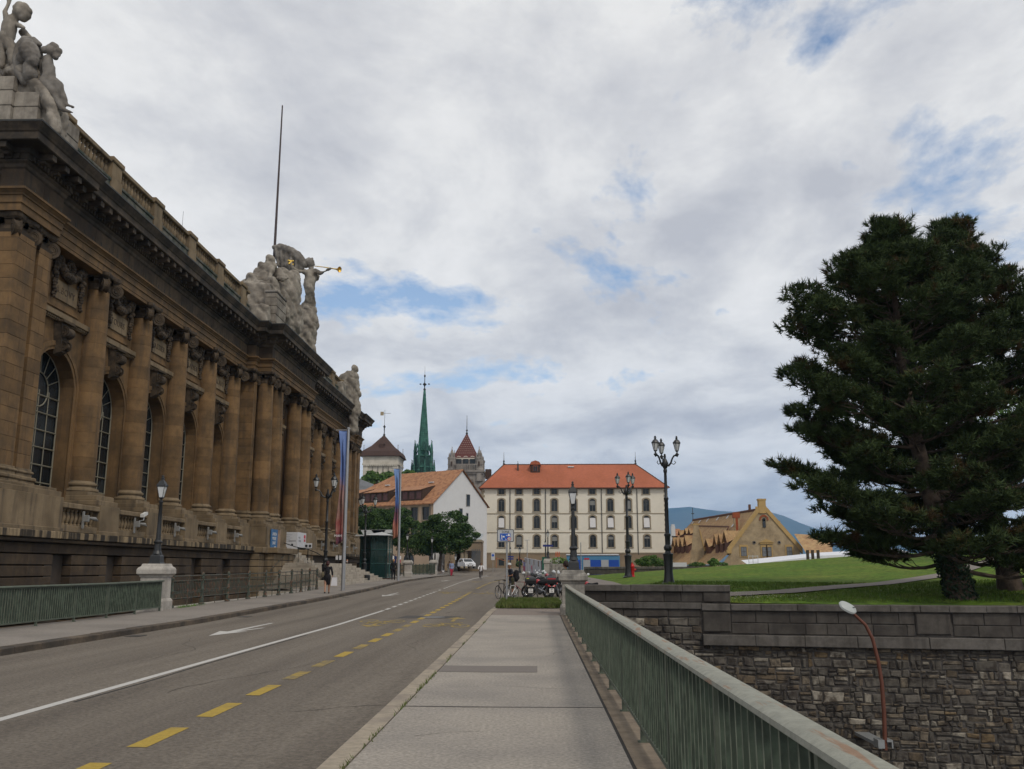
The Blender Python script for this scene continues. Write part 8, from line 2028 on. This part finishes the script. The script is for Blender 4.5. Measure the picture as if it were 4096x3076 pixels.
# ---------------------------------------------------------------- scooters and motorbikes
m_plas=mat('black_plastic',(.016,.016,.017),.35,.1,5,spec=.5);m_redp=mat('red_paint',(.32,.015,.02),.25,.05,3,spec=.6);m_lens=mat('red_lens',(.4,.02,.02),.15,.05,3,spec=.7);m_mir=mat('mirror_glass',(.62,.64,.66),.15,.02,2)
def scooter(loc,rz,lab,case_top,plate):
    t=thing('scooter',loc,lab,'scooter','scooters parked with their backs to the footway',rz)
    wheel(t,(0,-.52,.27),.24,m_plas,6,.06);wheel(t,(0,.78,.27),.24,m_plas,6,.055)
    b=MB();limb(b,[(0,-.55,.62),(0,-.1,.68),(0,.25,.60)],[.17,.21,.17]);limb(b,[(0,.6,.45),(0,.72,.85),(0,.55,1.02)],[.16,.17,.12]);limb(b,[(0,-.3,.42),(0,.5,.36)],[.15,.15]);limb(b,[(-.1,.62,.5),(.1,.62,.5)],[.2,.2]);organic(b,'body',m_plas,t,.025,2)
    b=MB();b.sqlathe([(.18,.80),(.25,.84),(.285,.98),(.28,1.06),(.24,1.14),(.10,1.18)],(0,-.55,0),1.0,.72);b.build('top_case',m_plas,t,smooth=False)
    b=MB();b.b2((-.2,-.765,1.03),(.2,-.74,1.10),.01) if case_top else b.b2((-.20,-.75,1.07),(-.08,-.735,1.11));b.build('reflector',m_redp if case_top else mat('tape_yellow',(.5,.5,.05),.6,.1),t)
    b=MB();limb(b,[(0,-.45,.80),(0,.1,.82)],[.12,.14]);b.build('seat',m_black,t,smooth=True)
    b=MB();b.b2((-.115,-.86,.40),(.115,-.85,.60));pl=b.build('number_plate',m_pw,t)
    textobj(plate[0],.085,m_pk,pl,(0,-.863,.55),(math.pi/2,0,0));textobj(plate[1],.085,m_pk,pl,(0,-.863,.455),(math.pi/2,0,0))
    b=MB();limb(b,[(-.16,-.74,.72),(-.08,-.78,.70)],[.045,.04]);limb(b,[(.16,-.74,.72),(.08,-.78,.70)],[.045,.04]);b.build('tail_light',mat('lamp_lens',(.25,.2,.17),.15,.1,8) if not case_top else m_lens,t,smooth=True)
    b=MB();b.b2((-.06,-.86,.26),(.06,-.855,.36));b.b2((-.09,-.84,.2),(.09,-.80,.44));b.build('mudguard',m_plas,t)
    for s in (1,-1):
        b=MB();b.tube([(s*.12,.50,1.02),(s*.26,.46,1.08),(s*.33,.42,1.33)],.01,5);mm_=b.build('mirror_arm',m_plas,t);b=MB();ball(b,(s*.34,.40,1.36),.075,1.0,.25,.8,12);b.build('mirror',m_mir,mm_,smooth=True)
        b=MB();b.add([(s*.16,-.45,.78),(s*.30,-.50,.30),(s*.36,-.1,.12),(s*.22,.2,.75),(s*.20,-.45,.80),(s*.34,-.5,.30),(s*.40,-.1,.12),(s*.26,.2,.75)],[(0,1,2,3),(7,6,5,4),(0,4,5,1),(1,5,6,2),(2,6,7,3),(3,7,4,0)]);b.build('side_cover',m_plas,t)
    b=MB();b.tube([(-.34,.44,1.05),(-.1,.55,1.06),(.1,.55,1.06),(.34,.44,1.05)],.018,6);b.build('handlebar',m_plas,t)
    b=MB();b.add([(-.2,.68,.95),(.2,.68,.95),(.16,.56,1.38),(-.16,.56,1.38)],[(0,1,2,3)]);b.build('windscreen',mat('screen_glass',(.1,.11,.12),.1,.05,2,alpha=.5),t)
    return t
def motorbike(loc,rz,lab,mp,h=1.0):
    t=thing('motorbike',loc,lab,'motorbike','motorbikes parked in the bay',rz)
    wheel(t,(0,-.68,.32),.27,m_chr,8,.065);wheel(t,(0,.78,.32),.28,m_chr,8,.055)
    b=MB();limb(b,[(0,-.05,.85),(0,.30,.88)],[.13,.17]);organic(b,'tank',mp,t,.02,1)
    b=MB();limb(b,[(0,-.85,.88),(0,-.5,.78),(0,-.1,.80)],[.07,.12,.12]);organic(b,'seat',m_black,t,.02,1)
    b=MB();b.box((0,.05,.45),(.32,.42,.36));b.tube([(0,.12,.5),(0,.25,.72)],.12,8);b.tube([(0,-.02,.5),(0,-.12,.72)],.11,8);b.tube([(.17,.1,.30),(.2,-.4,.28),(.2,-.95,.38)],[.03,.04,.055],8);b.tube([(-.17,.1,.32),(-.28,.1,.52),(-.30,.15,.38)],.02,6);b.build('engine',mat('engine_metal',(.16,.16,.165),.35,.3,8,metal=.8),t)
    b=MB()
    for s in (1,-1):b.tube([(s*.09,.78,.32),(s*.10,.50,.98)],.025,6);b.tube([(s*.1,-.68,.32),(s*.1,-.1,.5)],.025,6);b.tube([(s*.1,.4,.9),(s*.30,.22,1.10),(s*.36,.1,1.08)],.014,5)
    b.build('fork',m_chr,t)
    for s in (1,-1):
        b=MB();b.tube([(s*.26,.25,1.08),(s*.34,.28,1.28)],.008,4);mm_=b.build('mirror_arm',m_plas,t);b=MB();ball(b,(s*.35,.27,1.31),.075,1,.25,.8,12);b.build('mirror',m_mir,mm_,smooth=True)
    b=MB();ball(b,(0,.62,.98),.11);b.build('headlight',m_chr,t,smooth=True)
    b=MB();limb(b,[(0,-.95,.72),(0,-.98,.70)],[.05,.04]);b.build('tail_light',m_lens,t,smooth=True);b=MB();limb(b,[(0,-.90,.66),(0,-.6,.70)],[.09,.08]);b.build('mudguard',mp,t,smooth=True)
    b=MB();limb(b,[(0,.35,.95),(0,.62,1.05)],[.14,.12]);organic(b,'fairing',mp,t,.025,1)
    return t
def gz(x,y):return G(x,y)-.13
for u,v,Y,rz,lab,c_,pl in ((2122,2387,46.6,.02,'black scooter with a black top case parked nearest the bicycles',0,('GE','32390')),(2208,2387,46.9,-.03,'black scooter with a red striped top case next to the granite pedestal',1,('GE','704'))):
    p=P(u,v,Y);scooter((p.x,Y,gz(p.x,Y)),rz,lab,c_,pl)
for u,Y,rz,lab,mp in ((2150,50.0,.9,'motorbike with a dark red tank standing askew between the two scooters',m_redp),(2182,55,-.5,'black motorbike behind the two scooters',m_plas),(2205,58,.5,'motorbike with a red seat cowl further back in the bay',m_redp),(2165,60,1.2,'covered looking black motorbike at the back of the bay',m_plas),(2240,52,-.2,'motorbike with a round mirror beside the olive shirted man',m_plas),(2262,56,.3,'black motorbike partly behind the granite pedestal',m_plas),(2345,45,.6,'red motorbike just right of the pedestal lamp',m_redp)):
    p=P(u,2370,Y);motorbike((p.x,Y,(gz(p.x,Y) if p.x<2 else gz(1.8,Y))),rz,lab,mp)
# ---------------------------------------------------------------- white car
def car(loc,rz,lab):
    t=thing('parked_car',loc,lab,'car',None,rz)
    m_w=mat('car_white',(.62,.62,.63),.25,.02,2,spec=.6)
    def shell(prof,w0,w1,zc,name,m,smooth=True):
        b=MB();n=len(prof)
        for s,wm_ in ((-1,1),(1,1)):
            for y,z in prof:
                f=1 if z<zc else 1-(z-zc)/(1.5-zc)*.22
                b.v.append((s*(w0 if z<zc+.01 else w0*f),y,z))
        b.f.append(tuple(range(n)));b.f.append(tuple(range(2*n-1,n-1,-1)));b.m+=[0,0]
        for i in range(n):b.f.append((i,n+i,n+(i+1)%n,(i+1)%n));b.m.append(0)
        return b.build(name,m,t)
    body=[(-1.98,.30),(-2.0,.62),(-1.92,.92),(-1.80,1.05),(-1.55,1.44),(-1.1,1.50),(-.2,1.49),(.35,1.40),(1.05,.98),(1.75,.82),(1.97,.62),(2.0,.32)]
    shell(body,.84,.7,.95,'body',m_w)
    for s in (-1,1):
        b=MB();x=s*.80;b.add([(s*.855,-1.5,.98),(s*.855,.85,.98),(s*.765,.33,1.36),(s*.755,-1.35,1.38)],[(0,1,2,3) if s>0 else (3,2,1,0)]);b.v=[(q[0]+s*.006,q[1],q[2]) for q in b.v];b.build('side_window',m_glass,t)
    b=MB();b.add([(-.70,1.03,1.005),(.70,1.03,1.005),(.62,.40,1.385),(-.62,.40,1.385)],[(1,0,3,2)]);b.v=[(x,y+.012,z+.012) for x,y,z in b.v];b.build('windscreen',m_glass,t)
    for s in (-1,1):
        for y in (-1.28,1.25):
            o=wheel(t,(s*.76,y,.31),.24,m_chr,5,.075)
        b=MB();b.b2((s*.50-.17,1.90,.60),(s*.50+.17,1.985,.74),.02);b.build('headlight',m_mir,t);b=MB();b.b2((s*.88,.5,.98),(s*1.0,.62,1.10),.02);b.build('mirror',m_w,t)
    b=MB();b.b2((-.45,1.96,.36),(.45,2.01,.50));b.b2((-.28,1.95,.62),(.28,1.99,.72));b.build('grille',m_plas,t);b=MB();b.b2((-.26,2.01,.42),(.26,2.02,.53));b.build('number_plate',m_pw,t)
    return t
p=P(1866,2272,143);car((p.x,143,p.z-.05),math.pi+.38,'white hatchback car parked at the corner by the portico building')
# orange site fence by the barracks
for u,lb_ in ((1985,'faded orange barrier left of the cellar window at the foot of the barracks'),(2075,'faded orange barrier by the weeds at the foot of the barracks')):
    p=P(u,2262,158);b=MB();b.tube([(0,0,-.4),(0,0,1.5)],.06,5);b.tube([(0,0,1.2),(2.2,0,.6)],.05,4);o=b.build('barrier_tape_post',mat('faded_orange',(.35,.14,.07),.7,.1));o.location=p;tag(o,lb_,'barrier','orange barriers along the barracks')

# weeds along the joints
r=np.random.RandomState(12)
def weed(n,fx,fy,h,name,lab,m):
    xs=[];ys=[]
    co=[]
    for _ in range(n):
        y=fy();x=fx(y);g=r.uniform(0,6.28);w_=.006;hh=h*r.uniform(.4,1.2);z=G(x,y);dx,dy=r.normal(0,.4,2)*hh
        co+=[(x-math.cos(g)*w_,y-math.sin(g)*w_,z),(x+math.cos(g)*w_,y+math.sin(g)*w_,z),(x+dx,y+dy,z+hh)]
    me=bpy.data.meshes.new(name);me.from_pydata(co,[],[(3*i,3*i+1,3*i+2) for i in range(n)]);me.materials.append(m);o=bpy.data.objects.new(name,me);COL.objects.link(o);o['kind']='stuff';o['label']=lab
sp=[7.6,9.2,11.3,12.6,13.4,14.2,16.9,20.4,24.1,28]
weed(380,lambda y:-1.575+r.normal(0,.012),lambda:float(sp[r.randint(len(sp))]+r.normal(0,.35)),.05,'weeds','small weeds sprouting in the joint of the near kerb',m_blade)
weed(260,lambda y:-13.0+r.normal(0,.06),lambda:float(33.6+abs(r.normal(0,1.2))),.10,'pavement_weeds','weeds at the foot of the ornate railing',m_leafb)
# lettering becomes real mesh
bpy.context.view_layer.update();dg=bpy.context.evaluated_depsgraph_get()
for o in [o for o in COL.objects if o.type=='FONT']:
    me=bpy.data.meshes.new_from_object(o.evaluated_get(dg));nm=o.name.split('.')[0];q=bpy.data.objects.new(nm+'_',me);COL.objects.link(q);q.parent=o.parent;q.location=o.location;q.rotation_euler=o.rotation_euler;q.scale=o.scale
    bpy.data.objects.remove(o);q.name=nm
